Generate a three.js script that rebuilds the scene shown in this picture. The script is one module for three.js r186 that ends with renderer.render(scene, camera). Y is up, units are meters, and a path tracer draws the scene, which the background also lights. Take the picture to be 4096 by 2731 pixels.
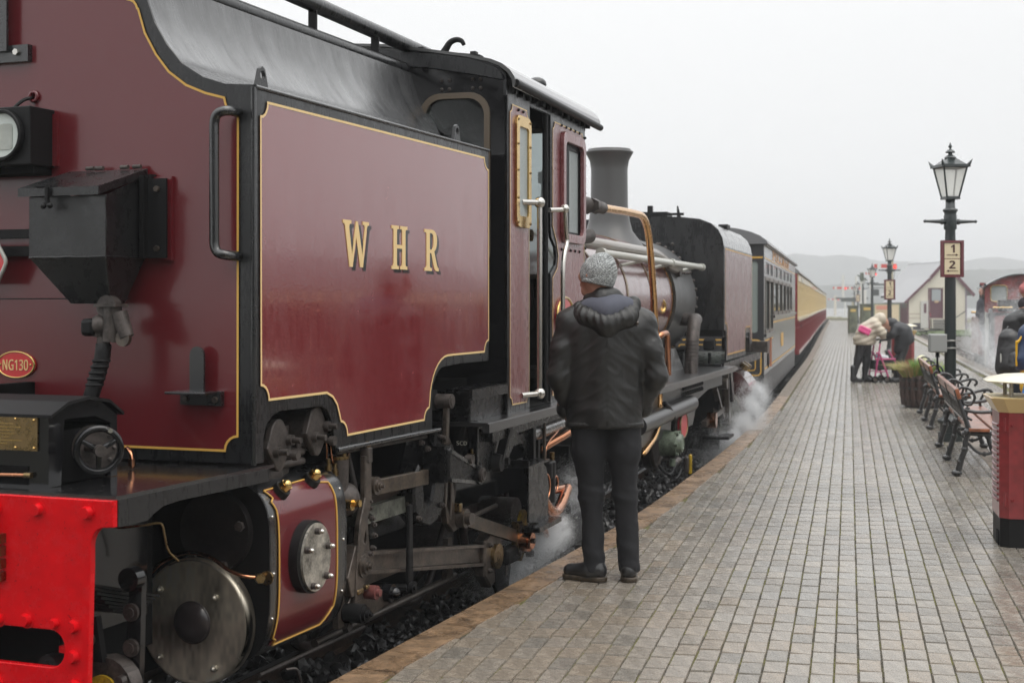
import * as THREE from 'three';
import { mergeGeometries } from 'three/addons/utils/BufferGeometryUtils.js';
import { RoundedBoxGeometry } from 'three/addons/geometries/RoundedBoxGeometry.js';
import { TextGeometry } from 'three/addons/geometries/TextGeometry.js';
import { FontLoader } from 'three/addons/loaders/FontLoader.js';
import { ImprovedNoise } from 'three/addons/math/ImprovedNoise.js';

// ---------------------------------------------------------------- camera, sky, sun, exposure
const scene = new THREE.Scene();
const W = 1024, H = 682;
const camera = new THREE.PerspectiveCamera(26.99, W / H, 0.1, 4000);
camera.position.set(0, 1.6, 0);
camera.setViewOffset(W, H, 0, 37.8, W, H);      // level camera, lens shifted so that uprights stay upright
camera.focus = 7.7; camera.userData.fStop = 4.5;
const renderer = new THREE.WebGLRenderer({ antialias: true });
renderer.setSize(W, H);
renderer.toneMapping = THREE.LinearToneMapping;
renderer.toneMappingExposure = 1.45;
renderer.shadowMap.enabled = true; renderer.shadowMap.type = THREE.PCFSoftShadowMap;
{ // an even overcast, a little brighter overhead
  const w = 256, h = 128, d = new Float32Array(w * h * 4), nz = new ImprovedNoise();
  for (let y = 0; y < h; y++) for (let x = 0; x < w; x++) {
    const el = ((y + .5) / h - .5) * Math.PI, az = (x + .5) / w * 2 * Math.PI, s = Math.max(0, Math.sin(el));
    const n = nz.noise(Math.cos(az) * 1.7, s * 5, Math.sin(az) * 1.7) * .05;
    const L = .665 * (1 + 1.9 * s * s + .10 * Math.exp(-s * 9)) * (1 + n), i = (y * w + x) * 4;
    d[i] = L * .992; d[i + 1] = L; d[i + 2] = L * 1.006; d[i + 3] = 1;
  }
  const t = new THREE.DataTexture(d, w, h, THREE.RGBAFormat, THREE.FloatType);
  t.mapping = THREE.EquirectangularReflectionMapping; t.magFilter = THREE.LinearFilter; t.minFilter = THREE.LinearFilter; t.needsUpdate = true;
  scene.background = t; scene.environment = t;
}
const sun = new THREE.DirectionalLight(0xfff6ea, .7);
sun.position.set(26, 60, 8); sun.target.position.set(3, 0, -14);
sun.castShadow = true; sun.shadow.radius = 70; sun.shadow.mapSize.set(2048, 2048);
Object.assign(sun.shadow.camera, { left: -40, right: 40, top: 60, bottom: -60, near: 1, far: 200 });
scene.add(sun, sun.target);
scene.fog = new THREE.FogExp2(0xf4f6f8, .0014);

// ---------------------------------------------------------------- helpers
let seed = 20231;
const rnd = () => { seed = (seed + 0x6D2B79F5) | 0; let t = Math.imul(seed ^ seed >>> 15, 1 | seed); t = t + Math.imul(t ^ t >>> 7, 61 | t) ^ t; return ((t ^ t >>> 14) >>> 0) / 4294967296; };
const rr = (a, b) => a + (b - a) * rnd();
const V = (x, y, z) => new THREE.Vector3(x, y, z);
const noise = new ImprovedNoise();
const fbm = (x, y, z = 0, o = 4) => { let s = 0, a = .5; for (let i = 0; i < o; i++) { s += a * noise.noise(x, y, z); x *= 2.03; y *= 2.03; z *= 2.03; a *= .5; } return s; };
const clamp = THREE.MathUtils.clamp, lerp = THREE.MathUtils.lerp, PI = Math.PI;
const names = {};
const numbered = (n) => { const k = names[n] = (names[n] ?? -1) + 1; return k ? n + '_' + String(k).padStart(3, '0') : n; };
function boxUV(g) {               // metric uv by the face's main direction
  const p = g.attributes.position, n = g.attributes.normal, uv = new Float32Array(p.count * 2);
  for (let i = 0; i < p.count; i++) {
    const ax = Math.abs(n.getX(i)), ay = Math.abs(n.getY(i)), az = Math.abs(n.getZ(i));
    const x = p.getX(i), y = p.getY(i), z = p.getZ(i);
    if (ay >= ax && ay >= az) { uv[2 * i] = x; uv[2 * i + 1] = z; } else if (ax >= az) { uv[2 * i] = z; uv[2 * i + 1] = y; } else { uv[2 * i] = x; uv[2 * i + 1] = y; }
  }
  g.setAttribute('uv', new THREE.BufferAttribute(uv, 2));
  return g;
}
function join(list, keepUV) {
  const gs = [list].flat(Infinity).filter(Boolean).map((g) => {
    const q = g.index ? g.toNonIndexed() : g.clone();
    for (const k of Object.keys(q.attributes)) if (!['position', 'normal', 'uv'].includes(k)) q.deleteAttribute(k);
    if (!q.attributes.uv) q.setAttribute('uv', new THREE.BufferAttribute(new Float32Array(q.attributes.position.count * 2), 2));
    return q;
  });
  const m = gs.length === 1 ? gs[0] : mergeGeometries(gs);
  return keepUV ? m : boxUV(m);
}
function mesh(name, geos, mat, parent, keepUV) {
  const m = new THREE.Mesh(geos.isBufferGeometry && keepUV ? geos : join(geos, keepUV), mat);
  m.castShadow = m.receiveShadow = true;
  m.name = parent ? name : numbered(name);
  (parent ?? scene).add(m);
  return m;
}
function thing(name, label, category, x = 0, y = 0, z = 0, turn = 0, group) {
  const o = new THREE.Group(); o.name = numbered(name); o.position.set(x, y, z); o.rotation.y = turn;
  o.userData = { label, category }; if (group) o.userData.group = group;
  scene.add(o); return o;
}
const tag = (o, label, category, group) => { o.userData.label = label; o.userData.category = category; if (group) o.userData.group = group; return o; };
const structure = (name, geos, mat, label, keepUV) => { const m = mesh(name, geos, mat, null, keepUV); m.userData.kind = 'structure'; if (label) m.userData.label = label; return m; };
function copyOf(o, label, x, y, z, turn) { const c = o.clone(); c.userData = { ...o.userData, label }; c.name = numbered(o.name.replace(/_\d+$/, '')); c.position.set(x, y, z); if (turn !== undefined) c.rotation.y = turn; scene.add(c); return c; }
// geometry makers
const box = (w, h, d, x = 0, y = 0, z = 0, rx = 0, ry = 0, rz = 0) => { const g = new THREE.BoxGeometry(w, h, d); if (rx) g.rotateX(rx); if (ry) g.rotateY(ry); if (rz) g.rotateZ(rz); return g.translate(x, y, z); };
const rbox = (w, h, d, x = 0, y = 0, z = 0, r = .01, s = 2) => new RoundedBoxGeometry(w, h, d, s, Math.min(r, w / 2.01, h / 2.01, d / 2.01)).translate(x, y, z);
const Y = V(0, 1, 0);
function between(g, a, b) { const d = b.clone().sub(a), q = new THREE.Quaternion().setFromUnitVectors(Y, d.clone().normalize()); return g.applyQuaternion(q).translate((a.x + b.x) / 2, (a.y + b.y) / 2, (a.z + b.z) / 2); }
const rod = (a, b, r, r2 = r, s = 12) => between(new THREE.CylinderGeometry(r2, r, a.distanceTo(b), s), a, b);
const slab = (a, b, w, t) => between(new THREE.BoxGeometry(w, a.distanceTo(b), t), a, b);
function rounded(pts, r, s = 6) {    // a path through pts with rounded corners
  const path = new THREE.CurvePath(); let prev = pts[0];
  for (let i = 1; i < pts.length; i++) {
    if (i === pts.length - 1) { path.add(new THREE.LineCurve3(prev, pts[i])); break; }
    const a = pts[i].clone().lerp(pts[i - 1], Math.min(.48, r / pts[i].distanceTo(pts[i - 1]))), b = pts[i].clone().lerp(pts[i + 1], Math.min(.48, r / pts[i].distanceTo(pts[i + 1])));
    path.add(new THREE.LineCurve3(prev, a)); path.add(new THREE.QuadraticBezierCurve3(a, pts[i], b)); prev = b;
  }
  const out = []; for (const c of path.curves) { const n = c.isLineCurve3 ? 1 : s; for (let k = 0; k < n; k++) out.push(c.getPoint(k / n)); } out.push(pts[pts.length - 1].clone());
  return out;
}
function tubeOn(P, rad, s = 8, caps = true) {    // a tube over a list of points, radius a number or a function of t
  const n = P.length, pos = [], idx = [], R = typeof rad === 'function' ? rad : () => rad;
  let T0 = P[1].clone().sub(P[0]).normalize(), N = Math.abs(T0.y) < .9 ? V(0, 1, 0) : V(1, 0, 0); N.sub(T0.clone().multiplyScalar(N.dot(T0))).normalize();
  for (let i = 0; i < n; i++) {
    const T = P[Math.min(i + 1, n - 1)].clone().sub(P[Math.max(i - 1, 0)]).normalize();
    N.sub(T.clone().multiplyScalar(N.dot(T))).normalize(); const B = T.clone().cross(N), r = R(i / (n - 1));
    for (let k = 0; k < s; k++) { const a = k / s * 2 * PI; pos.push(P[i].x + r * (Math.cos(a) * N.x + Math.sin(a) * B.x), P[i].y + r * (Math.cos(a) * N.y + Math.sin(a) * B.y), P[i].z + r * (Math.cos(a) * N.z + Math.sin(a) * B.z)); }
  }
  for (let i = 0; i < n - 1; i++) for (let k = 0; k < s; k++) { const a = i * s + k, b = i * s + (k + 1) % s; idx.push(a, b, a + s, b, b + s, a + s); }
  if (caps) { for (let k = 1; k < s - 1; k++) idx.push(0, k + 1, k, (n - 1) * s, (n - 1) * s + k, (n - 1) * s + k + 1); }
  const g = new THREE.BufferGeometry(); g.setAttribute('position', new THREE.Float32BufferAttribute(pos, 3)); g.setIndex(idx); g.computeVertexNormals(); return g;
}
const pipe = (pts, r, bend = .05, s = 8) => tubeOn(rounded(pts, bend), r, s);
const lathe = (prof, s = 24) => new THREE.LatheGeometry(prof.map(([r, y]) => new THREE.Vector2(r, y)), s);
const shapeOf = (pts, holes = []) => { const s = new THREE.Shape(pts.map(([x, y]) => new THREE.Vector2(x, y))); for (const h of holes) s.holes.push(new THREE.Path(h.map(([x, y]) => new THREE.Vector2(x, y)))); return s; };
const extrude = (shape, d, bev = 0) => new THREE.ExtrudeGeometry(shape, { depth: d - 2 * bev, bevelEnabled: bev > 0, bevelSize: bev, bevelThickness: bev, bevelSegments: 1, bevelOffset: -bev, curveSegments: 10 }).translate(0, 0, bev);
const plateFront = (pts, d, u, holes, bev) => extrude(shapeOf(pts, holes), d, bev).translate(0, 0, -u);                    // (v, y) outline, towards the camera from u
const plateSide = (pts, d, v, holes, bev) => extrude(shapeOf(pts, holes), d, bev).rotateY(PI / 2).translate(v, 0, 0);      // (u, y) outline, outwards from v
function ribbon(pts, w, closed) {   // a flat line of paint in the xy plane
  const n = pts.length, pos = [], idx = [], off = [];
  for (let i = 0; i < n; i++) {
    const p = pts[i], a = pts[(i - 1 + n) % n], b = pts[(i + 1) % n];
    let d1 = [p[0] - a[0], p[1] - a[1]], d2 = [b[0] - p[0], b[1] - p[1]];
    if (!closed && i === 0) d1 = d2; if (!closed && i === n - 1) d2 = d1;
    const l1 = Math.hypot(...d1), l2 = Math.hypot(...d2), n1 = [-d1[1] / l1, d1[0] / l1], n2 = [-d2[1] / l2, d2[0] / l2];
    let m = [n1[0] + n2[0], n1[1] + n2[1]]; const l = Math.hypot(...m) || 1; m = [m[0] / l, m[1] / l];
    const k = w / 2 / Math.max(.45, m[0] * n1[0] + m[1] * n1[1]); off.push([m[0] * k, m[1] * k]);
  }
  for (let i = 0; i < n; i++) pos.push(pts[i][0] + off[i][0], pts[i][1] + off[i][1], 0, pts[i][0] - off[i][0], pts[i][1] - off[i][1], 0);
  for (let i = 0; i < (closed ? n : n - 1); i++) { const a = 2 * i, b = 2 * ((i + 1) % n); idx.push(a, a + 1, b, b, a + 1, b + 1); }
  const g = new THREE.BufferGeometry(); g.setAttribute('position', new THREE.Float32BufferAttribute(pos, 3)); g.setIndex(idx); g.computeVertexNormals(); return g;
}
const arc = (cx, cy, rx, ry, a0, a1, n = 8) => Array.from({ length: n + 1 }, (_, i) => { const a = (a0 + (a1 - a0) * i / n) * PI / 180; return [cx + rx * Math.cos(a), cy + ry * Math.sin(a)]; });
const roundRect = (x0, y0, x1, y1, r, n = 5) => [...arc(x1 - r, y0 + r, r, r, -90, 0, n), ...arc(x1 - r, y1 - r, r, r, 0, 90, n), ...arc(x0 + r, y1 - r, r, r, 90, 180, n), ...arc(x0 + r, y0 + r, r, r, 180, 270, n)];
const hex = (r, d) => new THREE.CylinderGeometry(r * .94, r, d, 6);
const hexFront = (v, y, u, r, d) => hex(r, d).rotateX(PI / 2).rotateZ(.3).translate(v, y, -u + d / 2);
const hexSide = (v, y, u, r, d) => hex(r, d).rotateZ(-PI / 2).translate(v + d / 2, y, -u);
const discSide = (v, y, u, r, d, s = 24) => new THREE.CylinderGeometry(r, r, d, s).rotateZ(-PI / 2).translate(v + d / 2, y, -u);
const discFront = (v, y, u, r, d, s = 24) => new THREE.CylinderGeometry(r, r, d, s).rotateX(PI / 2).translate(v, y, -u + d / 2);
const L = (v, y, u) => V(v, y, -u);
const mirror = (pts, c) => [...pts, ...pts.slice().reverse().map(([x, y]) => [2 * c - x, y])];

// ---------------------------------------------------------------- textures and materials
function tex(w, h, fn, srgb = false, wrap = true) {
  const d = new Uint8Array(w * h * 4);
  for (let y = 0; y < h; y++) for (let x = 0; x < w; x++) { const c = fn(x / w, y / h, x, y), i = (y * w + x) * 4; const a = Array.isArray(c) ? c : [c, c, c]; d[i] = clamp(a[0], 0, 1) * 255; d[i + 1] = clamp(a[1], 0, 1) * 255; d[i + 2] = clamp(a[2], 0, 1) * 255; d[i + 3] = 255; }
  const t = new THREE.DataTexture(d, w, h); t.magFilter = THREE.LinearFilter; t.minFilter = THREE.LinearMipmapLinearFilter; t.generateMipmaps = true;
  if (wrap) t.wrapS = t.wrapT = THREE.RepeatWrapping; if (srgb) t.colorSpace = THREE.SRGBColorSpace; t.needsUpdate = true; return t;
}
const rep = (t, x, y = x) => { const c = t.clone(); c.repeat.set(x, y); c.needsUpdate = true; return c; };
// tileable noise: value noise on a wrapped lattice
function tileNoise(n, sd) { let s = sd; const r = () => { s = (s * 1664525 + 1013904223) >>> 0; return s / 4294967296; }; const v = new Float32Array(n * n).map(r); return (x, y) => { x *= n; y *= n; const x0 = Math.floor(x), y0 = Math.floor(y), fx = x - x0, fy = y - y0, sx = fx * fx * (3 - 2 * fx), sy = fy * fy * (3 - 2 * fy), g = (i, j) => v[((j % n + n) % n) * n + (i % n + n) % n]; return lerp(lerp(g(x0, y0), g(x0 + 1, y0), sx), lerp(g(x0, y0 + 1), g(x0 + 1, y0 + 1), sx), sy); }; }
const n8 = tileNoise(8, 1), n16 = tileNoise(16, 2), n32 = tileNoise(32, 3), n64 = tileNoise(64, 4), n128 = tileNoise(128, 5), n256 = tileNoise(256, 6);
const streakT = tex(512, 512, (x, y) => { const a = n64(x, y * .06), b = n128(x, y * .12 + .3), c = n32(x, y * .5), f = n256(x, y); return .36 + .34 * (a - .5) + .26 * (b - .5) + .22 * (c - .5) + .34 * (f - .5); });   // drips running down wet paint
const dropT = tex(512, 512, (x, y) => { const f = n128(x, y), g = n256(x, y), s = n64(x, y * .1); return .5 * Math.pow(f, 2.2) + .35 * Math.pow(g, 3) + .2 * s; });                        // beads of rain
const filmT = tex(512, 512, (x, y) => { const a = n16(x, y * .25), b = n64(x, y * .25), f = n256(x, y); return .5 + .35 * (a - .5) + .22 * (b - .5) + .18 * (f - .5); });
const redT = tex(512, 512, (x, y) => { const a = n8(x, y), b = n32(x, y), c = n128(x, y), f = n256(x, y); let v = .92 + .12 * (a - .5) + .12 * (b - .5); if (c * f > .80) v += .25; if (c < .09 && b < .45) v *= .45; return [v, v * (c * f > .8 ? 6 : 1), v * (c * f > .8 ? 5 : 1)]; });
const grimeT = tex(512, 512, (x, y) => { const a = n8(x, y), b = n32(x, y), c = n128(x, y); const v = .62 + .5 * (a - .5) + .4 * (b - .5) + .3 * (c - .5); return [v, v, v]; });
const fineT = tex(256, 256, (x, y) => .5 + .6 * (n128(x, y) - .5) + .4 * (n64(x, y) - .5));
const mat = (rgb, rough, o = {}) => { const m = new THREE.MeshPhysicalMaterial({ roughness: rough, ...o }); m.color.setRGB(...rgb); return m; };
const wet = { clearcoat: .9, clearcoatRoughness: .16 };
const M = {};
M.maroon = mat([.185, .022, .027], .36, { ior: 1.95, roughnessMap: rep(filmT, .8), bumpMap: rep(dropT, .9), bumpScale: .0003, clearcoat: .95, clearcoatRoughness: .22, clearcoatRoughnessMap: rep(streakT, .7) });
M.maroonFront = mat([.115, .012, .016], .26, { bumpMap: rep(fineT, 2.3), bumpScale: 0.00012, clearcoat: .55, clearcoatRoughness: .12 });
M.black = mat([.009, .0095, .0105], .6, { ior: 1.5, roughnessMap: rep(filmT, 1.9), bumpMap: rep(dropT, 4.3), bumpScale: 0.00028, specularIntensity: .8, clearcoat: .35, clearcoatRoughness: .3 });
M.blackWet = mat([.010, .0105, .0115], .6, { roughnessMap: rep(filmT, 1.3), bumpMap: rep(dropT, 3.3), bumpScale: 0.0002, clearcoat: .95, clearcoatRoughness: .2 });
M.rainSheet = mat([.03, .031, .033], .9, { ior: 1.6, roughnessMap: rep(filmT, 1.2, 1.2), bumpMap: rep(streakT, 1.3), bumpScale: 0.0006, clearcoat: 1, clearcoatRoughness: .45, clearcoatRoughnessMap: rep(filmT, 2) });
M.blackFlat = mat([.007, .007, .0075], .5, { specularIntensity: .45, bumpMap: rep(fineT, 6), bumpScale: 0.00016 });
M.blackGloss = mat([.007, .007, .008], .2, { specularIntensity: .8, roughnessMap: rep(grimeT, 2.5), clearcoat: .25, clearcoatRoughness: .1 });
M.blackUnder = mat([.0055, .0055, .006], .42, { specularIntensity: .4, roughnessMap: rep(grimeT, 3), bumpMap: rep(dropT, 5), bumpScale: .0005, clearcoat: .16, clearcoatRoughness: .2 });
M.hopper = mat([.0085, .0088, .0095], .5, { roughnessMap: rep(grimeT, 1.3), bumpMap: rep(fineT, 4), bumpScale: .0003, clearcoat: .35, clearcoatRoughness: .35 });
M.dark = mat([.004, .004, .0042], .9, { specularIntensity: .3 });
M.gold = mat([.62, .36, .075], .42);
M.lightGold = mat([.78, .56, .26], .4);
M.red = mat([.66, .003, .008], .38, { map: rep(redT, 1.1), roughnessMap: rep(grimeT, 2), bumpMap: rep(fineT, 3), bumpScale: 0.0002, specularIntensity: .35 });
M.redBright = mat([.55, .008, .012], .3, wet);
M.brass = mat([.62, .42, .16], .3, { metalness: 1, roughnessMap: rep(grimeT, 3) });
M.brassDull = mat([.25, .175, .085], .5, { metalness: 1, roughnessMap: rep(grimeT, 5), bumpMap: rep(fineT, 8), bumpScale: 0.00016 });
M.copper = mat([.52, .235, .13], .3, { metalness: 1, roughnessMap: rep(grimeT, 5) });
M.copperHot = mat([.78, .46, .20], .34, { metalness: 1, roughnessMap: rep(grimeT, 5) });
M.steel = mat([.74, .70, .62], .45, { metalness: .85, map: rep(grimeT, 1.3), bumpMap: rep(fineT, 5), bumpScale: 0.00012 });
M.steelBright = mat([.62, .60, .56], .26, { metalness: 1 });
M.steelDirty = mat([.15, .12, .098], .4, { metalness: .6, map: rep(grimeT, 2.2), bumpMap: rep(dropT, 6), bumpScale: 0.0004, clearcoat: .5, clearcoatRoughness: .35 });
M.castIron = mat([.105, .088, .08], .5, { metalness: .3, map: rep(grimeT, 3), bumpMap: rep(fineT, 9), bumpScale: 0.0003 });
M.greyPipe = mat([.42, .42, .38], .36, { clearcoat: .5, clearcoatRoughness: .3 });
M.lampGlass = mat([.55, .6, .56], .12, { clearcoat: 1, clearcoatRoughness: .05 });
M.glass = mat([.92, .96, .95], .04, { transmission: 1, thickness: 0, ior: 1.5 });
M.ledGrid = mat([.8, .84, .78], .3, { bumpMap: rep(dropT, 7), bumpScale: .01 });
M.yellow = mat([.62, .40, .01], .45, { map: rep(grimeT, 4) });
M.sage = mat([.22, .27, .2], .42, { map: rep(grimeT, 3) });
M.skin = mat([.46, .25, .18], .55);

const font = await new FontLoader().loadAsync('fonts/droid/droid_serif_bold.typeface.json');
const fontSans = await new FontLoader().loadAsync('fonts/droid/droid_sans_bold.typeface.json');
const fontThin = await new FontLoader().loadAsync('fonts/droid/droid_sans_regular.typeface.json');
function glyphs(text, f, x0, y0, w, h, d) {   // text fitted to a box, in the xy plane
  const g = new TextGeometry(text, { font: f, size: 1, depth: 1, curveSegments: 5, bevelEnabled: false }); g.computeBoundingBox();
  const b = g.boundingBox; g.translate(-b.min.x, -b.min.y, -b.min.z).scale(w / (b.max.x - b.min.x), h / (b.max.y - b.min.y), d / (b.max.z - b.min.z));
  return g.translate(x0, y0, 0);
}

// ---------------------------------------------------------------- platform, tracks, ground
const RAIL = -.3;
const edgePts = [[-4.8, -5], [-2.97, 0], [-.775, 6], [.4, 9.21], [.998, 10.98], [1.751, 13.54], [2.565, 16.44], [3.827, 21.4], [5.657, 29.1], [8.76, 42.2], [17.4, 80], [28.7, 129], [33.5, 150]].map(([x, z]) => V(x, 0, -z));
const edgeCurve = new THREE.CatmullRomCurve3(edgePts, false, 'centripetal');
const edgeLine = edgeCurve.getSpacedPoints(500);
const edgeAt = (z) => { for (let i = 1; i < edgeLine.length; i++) if (-edgeLine[i].z >= z) { const a = edgeLine[i - 1], b = edgeLine[i], t = (z + a.z) / (a.z - b.z); return lerp(a.x, b.x, t); } return edgeLine[edgeLine.length - 1].x; };
const AX = Math.atan(.2375), AXD = V(Math.sin(AX), 0, -Math.cos(AX)), AXR = V(Math.cos(AX), 0, Math.sin(AX));   // along and across the straight of the platform
const onAxis = (lat, along) => V(5.657, 0, -29.1).addScaledVector(AXR, lat).addScaledVector(AXD, along);        // lateral metres from the straight edge line
function offsetLine(line, d, y) { return line.map((p, i) => { const a = line[Math.max(0, i - 1)], b = line[Math.min(line.length - 1, i + 1)], t = b.clone().sub(a).setY(0).normalize(); return V(p.x - t.z * d, y, p.z + t.x * d); }); }
function sweep(line, prof) {        // profile [(offset right, y)] swept along a ground line
  const cols = prof.map(([d, y]) => offsetLine(line, d, y)), pos = [], idx = [], n = line.length, m = prof.length;
  for (let i = 0; i < n; i++) for (let k = 0; k < m; k++) pos.push(cols[k][i].x, cols[k][i].y, cols[k][i].z);
  for (let i = 0; i < n - 1; i++) for (let k = 0; k < m - 1; k++) { const a = i * m + k, b = a + m; idx.push(a, a + 1, b, a + 1, b + 1, b); }
  const g = new THREE.BufferGeometry(); g.setAttribute('position', new THREE.Float32BufferAttribute(pos, 3)); g.setIndex(idx); const q = g.toNonIndexed(); q.computeVertexNormals(); return q;
}
const PW = 4.5;   // platform width
const mossT = tex(512, 512, (x, y) => { const a = n16(x, y), b = n128(x, y), c = n256(x, y), g = clamp((a - .42) * 3.2, 0, 1); const v = .55 + .6 * b + .3 * c; return [v * lerp(.075, .13, g), v * lerp(.068, .125, g), v * lerp(.05, .028, g)]; });
M.moss = mat([1, 1, 1], .9, { map: rep(mossT, .45), bumpMap: rep(dropT, 4), bumpScale: .008 });
{ // the slab under the pavers, with its wall down to the ballast
  const right = edgeLine.map((p) => { const t = p.clone().sub(V(5.657, 0, -29.1)).dot(AXD); return onAxis(PW, t); });
  const pos = [], idx = []; edgeLine.forEach((p, i) => { const q = right[i]; pos.push(p.x, -.45, p.z, p.x, -.0075, p.z, q.x, -.0075, q.z, q.x, -.45, q.z); });
  for (let i = 0; i < edgeLine.length - 1; i++) for (let k = 0; k < 3; k++) { const a = i * 4 + k, b = a + 4; idx.push(a, a + 1, b, a + 1, b + 1, b); }
  const g = new THREE.BufferGeometry(); g.setAttribute('position', new THREE.Float32BufferAttribute(pos, 3)); g.setIndex(idx); const q = g.toNonIndexed(); q.computeVertexNormals();
  var platform = structure('platform', [q], M.moss, 'long station platform of grey block paving with a brown coping');
}
const speckT = tex(512, 512, (x, y) => { const a = n256(x, y), b = tileNoise512(x, y), c = n32(x, y); return .72 + .42 * (a - .5) + .5 * Math.pow(b, 6) + .25 * (c - .5) - .4 * Math.pow(1 - b, 7); });
function tileNoise512(x, y) { const i = (Math.floor(x * 512) * 374761393 + Math.floor(y * 512) * 668265263) >>> 0; let h = (i ^ i >>> 13) * 1274126177 >>> 0; return ((h ^ h >>> 16) >>> 0) / 4294967296; }
const paverMat = (c) => mat(c, .55, { map: rep(speckT, 1.1), bumpMap: rep(speckT, 1.1), bumpScale: 0.0008, roughnessMap: rep(grimeT, .7) });
const PC = [[.365, .32, .268], [.335, .30, .258], [.385, .345, .295], [.335, .312, .28], [.375, .315, .25], [.29, .262, .225]].map((c) => [c[0] * .80, c[1] * .80, c[2] * .79]);
M.pavers = PC.map(paverMat);
const paverGeo = [0, 1, 2].map((k) => {      // a block with a worn chamfer, 92 x 192 mm
  const w = .0492, l = .0945, c = .0034, t = [.0018 * (k - 1), .0012 * k, -.001 * k, .001];
  const p = [[-w, -.009, -l], [w, -.009, -l], [w, -.009, l], [-w, -.009, l], [-w + c, t[0], -l + c], [w - c, t[1], -l + c], [w - c, t[2], l - c], [-w + c, t[3], l - c]];
  const f = [[4, 7, 6], [4, 6, 5], [0, 4, 5], [0, 5, 1], [1, 5, 6], [1, 6, 2], [2, 6, 7], [2, 7, 3], [3, 7, 4], [3, 4, 0]];
  const g = new THREE.BufferGeometry(); g.setAttribute('position', new THREE.Float32BufferAttribute(f.flat().flatMap((i) => p[i]), 3)); g.computeVertexNormals(); return boxUV(g);
});
{
  const spots = [], CW = .1025, CL = .2;
  const nCol = Math.floor((PW - .42) / CW);
  for (let c = -14; c < nCol; c++) {
    const off = rr(0, CL);
    for (let r = -140; r < 540; r++) {
      const lat = .08 + c * CW + rr(-.0012, .0012), al = r * CL + off, p = onAxis(lat, al);
      if (p.z > -4.2 || p.z < -134) continue;
      const zz = -p.z; if (p.x < edgeAt(zz) + .19 || Math.abs(p.x) > .385 * zz + 2.6) continue;
      spots.push([p.x, p.z, zz]);
    }
  }
  // the 300 that show largest in the picture
  const show = spots.map((s, i) => [i, 1 / s[2] ** 3, s]).filter(([, , s]) => Math.abs(s[0]) < .36 * s[2] - .02 && s[2] > 5.98).sort((a, b) => b[1] - a[1]).slice(0, 300);
  const single = new Set(show.map(([i]) => i));
  const tone = (x, z) => { const n = fbm(x * .9, z * .9, 3) + .9 * fbm(x * .35 + 7, z * .25, 9) - .5 * Math.exp(-Math.pow((x - edgeAt(-z) - .3) / .35, 2)) * clamp(.5 + 2 * fbm(x, z * .6, 4), 0, 1); const worn = clamp((8.2 - z * .75 + (x < 1.3 ? 1 : -1.2)) / 5, 0, 1); return [1 + .30 * n, worn]; };
  const pick = (s) => { const [, worn] = tone(s[0], s[2]); const r = rnd(); return worn > .25 && r < worn ? (rnd() < .5 ? 4 : 0) : (r < .35 ? 3 : r < .6 ? 1 : r < .85 ? 2 : 5); };
  for (const i of single) {
    const s = spots[i], m = new THREE.Mesh(paverGeo[Math.floor(rnd() * 3)], M.pavers[pick(s)]);
    m.name = 'paver'; m.position.set(s[0], rr(-.0012, .0012), s[1]); m.rotation.y = -AX + rr(-.006, .006) + (rnd() < .5 ? PI : 0); m.receiveShadow = m.castShadow = true; platform.add(m);
  }
  const rest = spots.filter((_, i) => !single.has(i));
  paverGeo.forEach((g, k) => {});
  const white = paverMat([1, 1, 1]);
  const inst = new THREE.InstancedMesh(paverGeo[1], white, rest.length), q = new THREE.Quaternion(), col = new THREE.Color();
  rest.forEach((s, i) => {
    q.setFromAxisAngle(Y, -AX + rr(-.006, .006) + (rnd() < .5 ? PI : 0));
    inst.setMatrixAt(i, new THREE.Matrix4().compose(V(s[0], rr(-.0012, .0012), s[1]), q, V(1, 1, 1)));
    const c = PC[pick(s)], [t] = tone(s[0], s[2]); const v = t * (rnd() < .015 ? rr(.72, .85) : rr(.91, 1.09)); inst.setColorAt(i, col.setRGB(c[0] * v, c[1] * v, c[2] * v));
  });
  inst.name = 'block_paving'; inst.userData.kind = 'stuff'; inst.receiveShadow = true; platform.add(inst);
}
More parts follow.
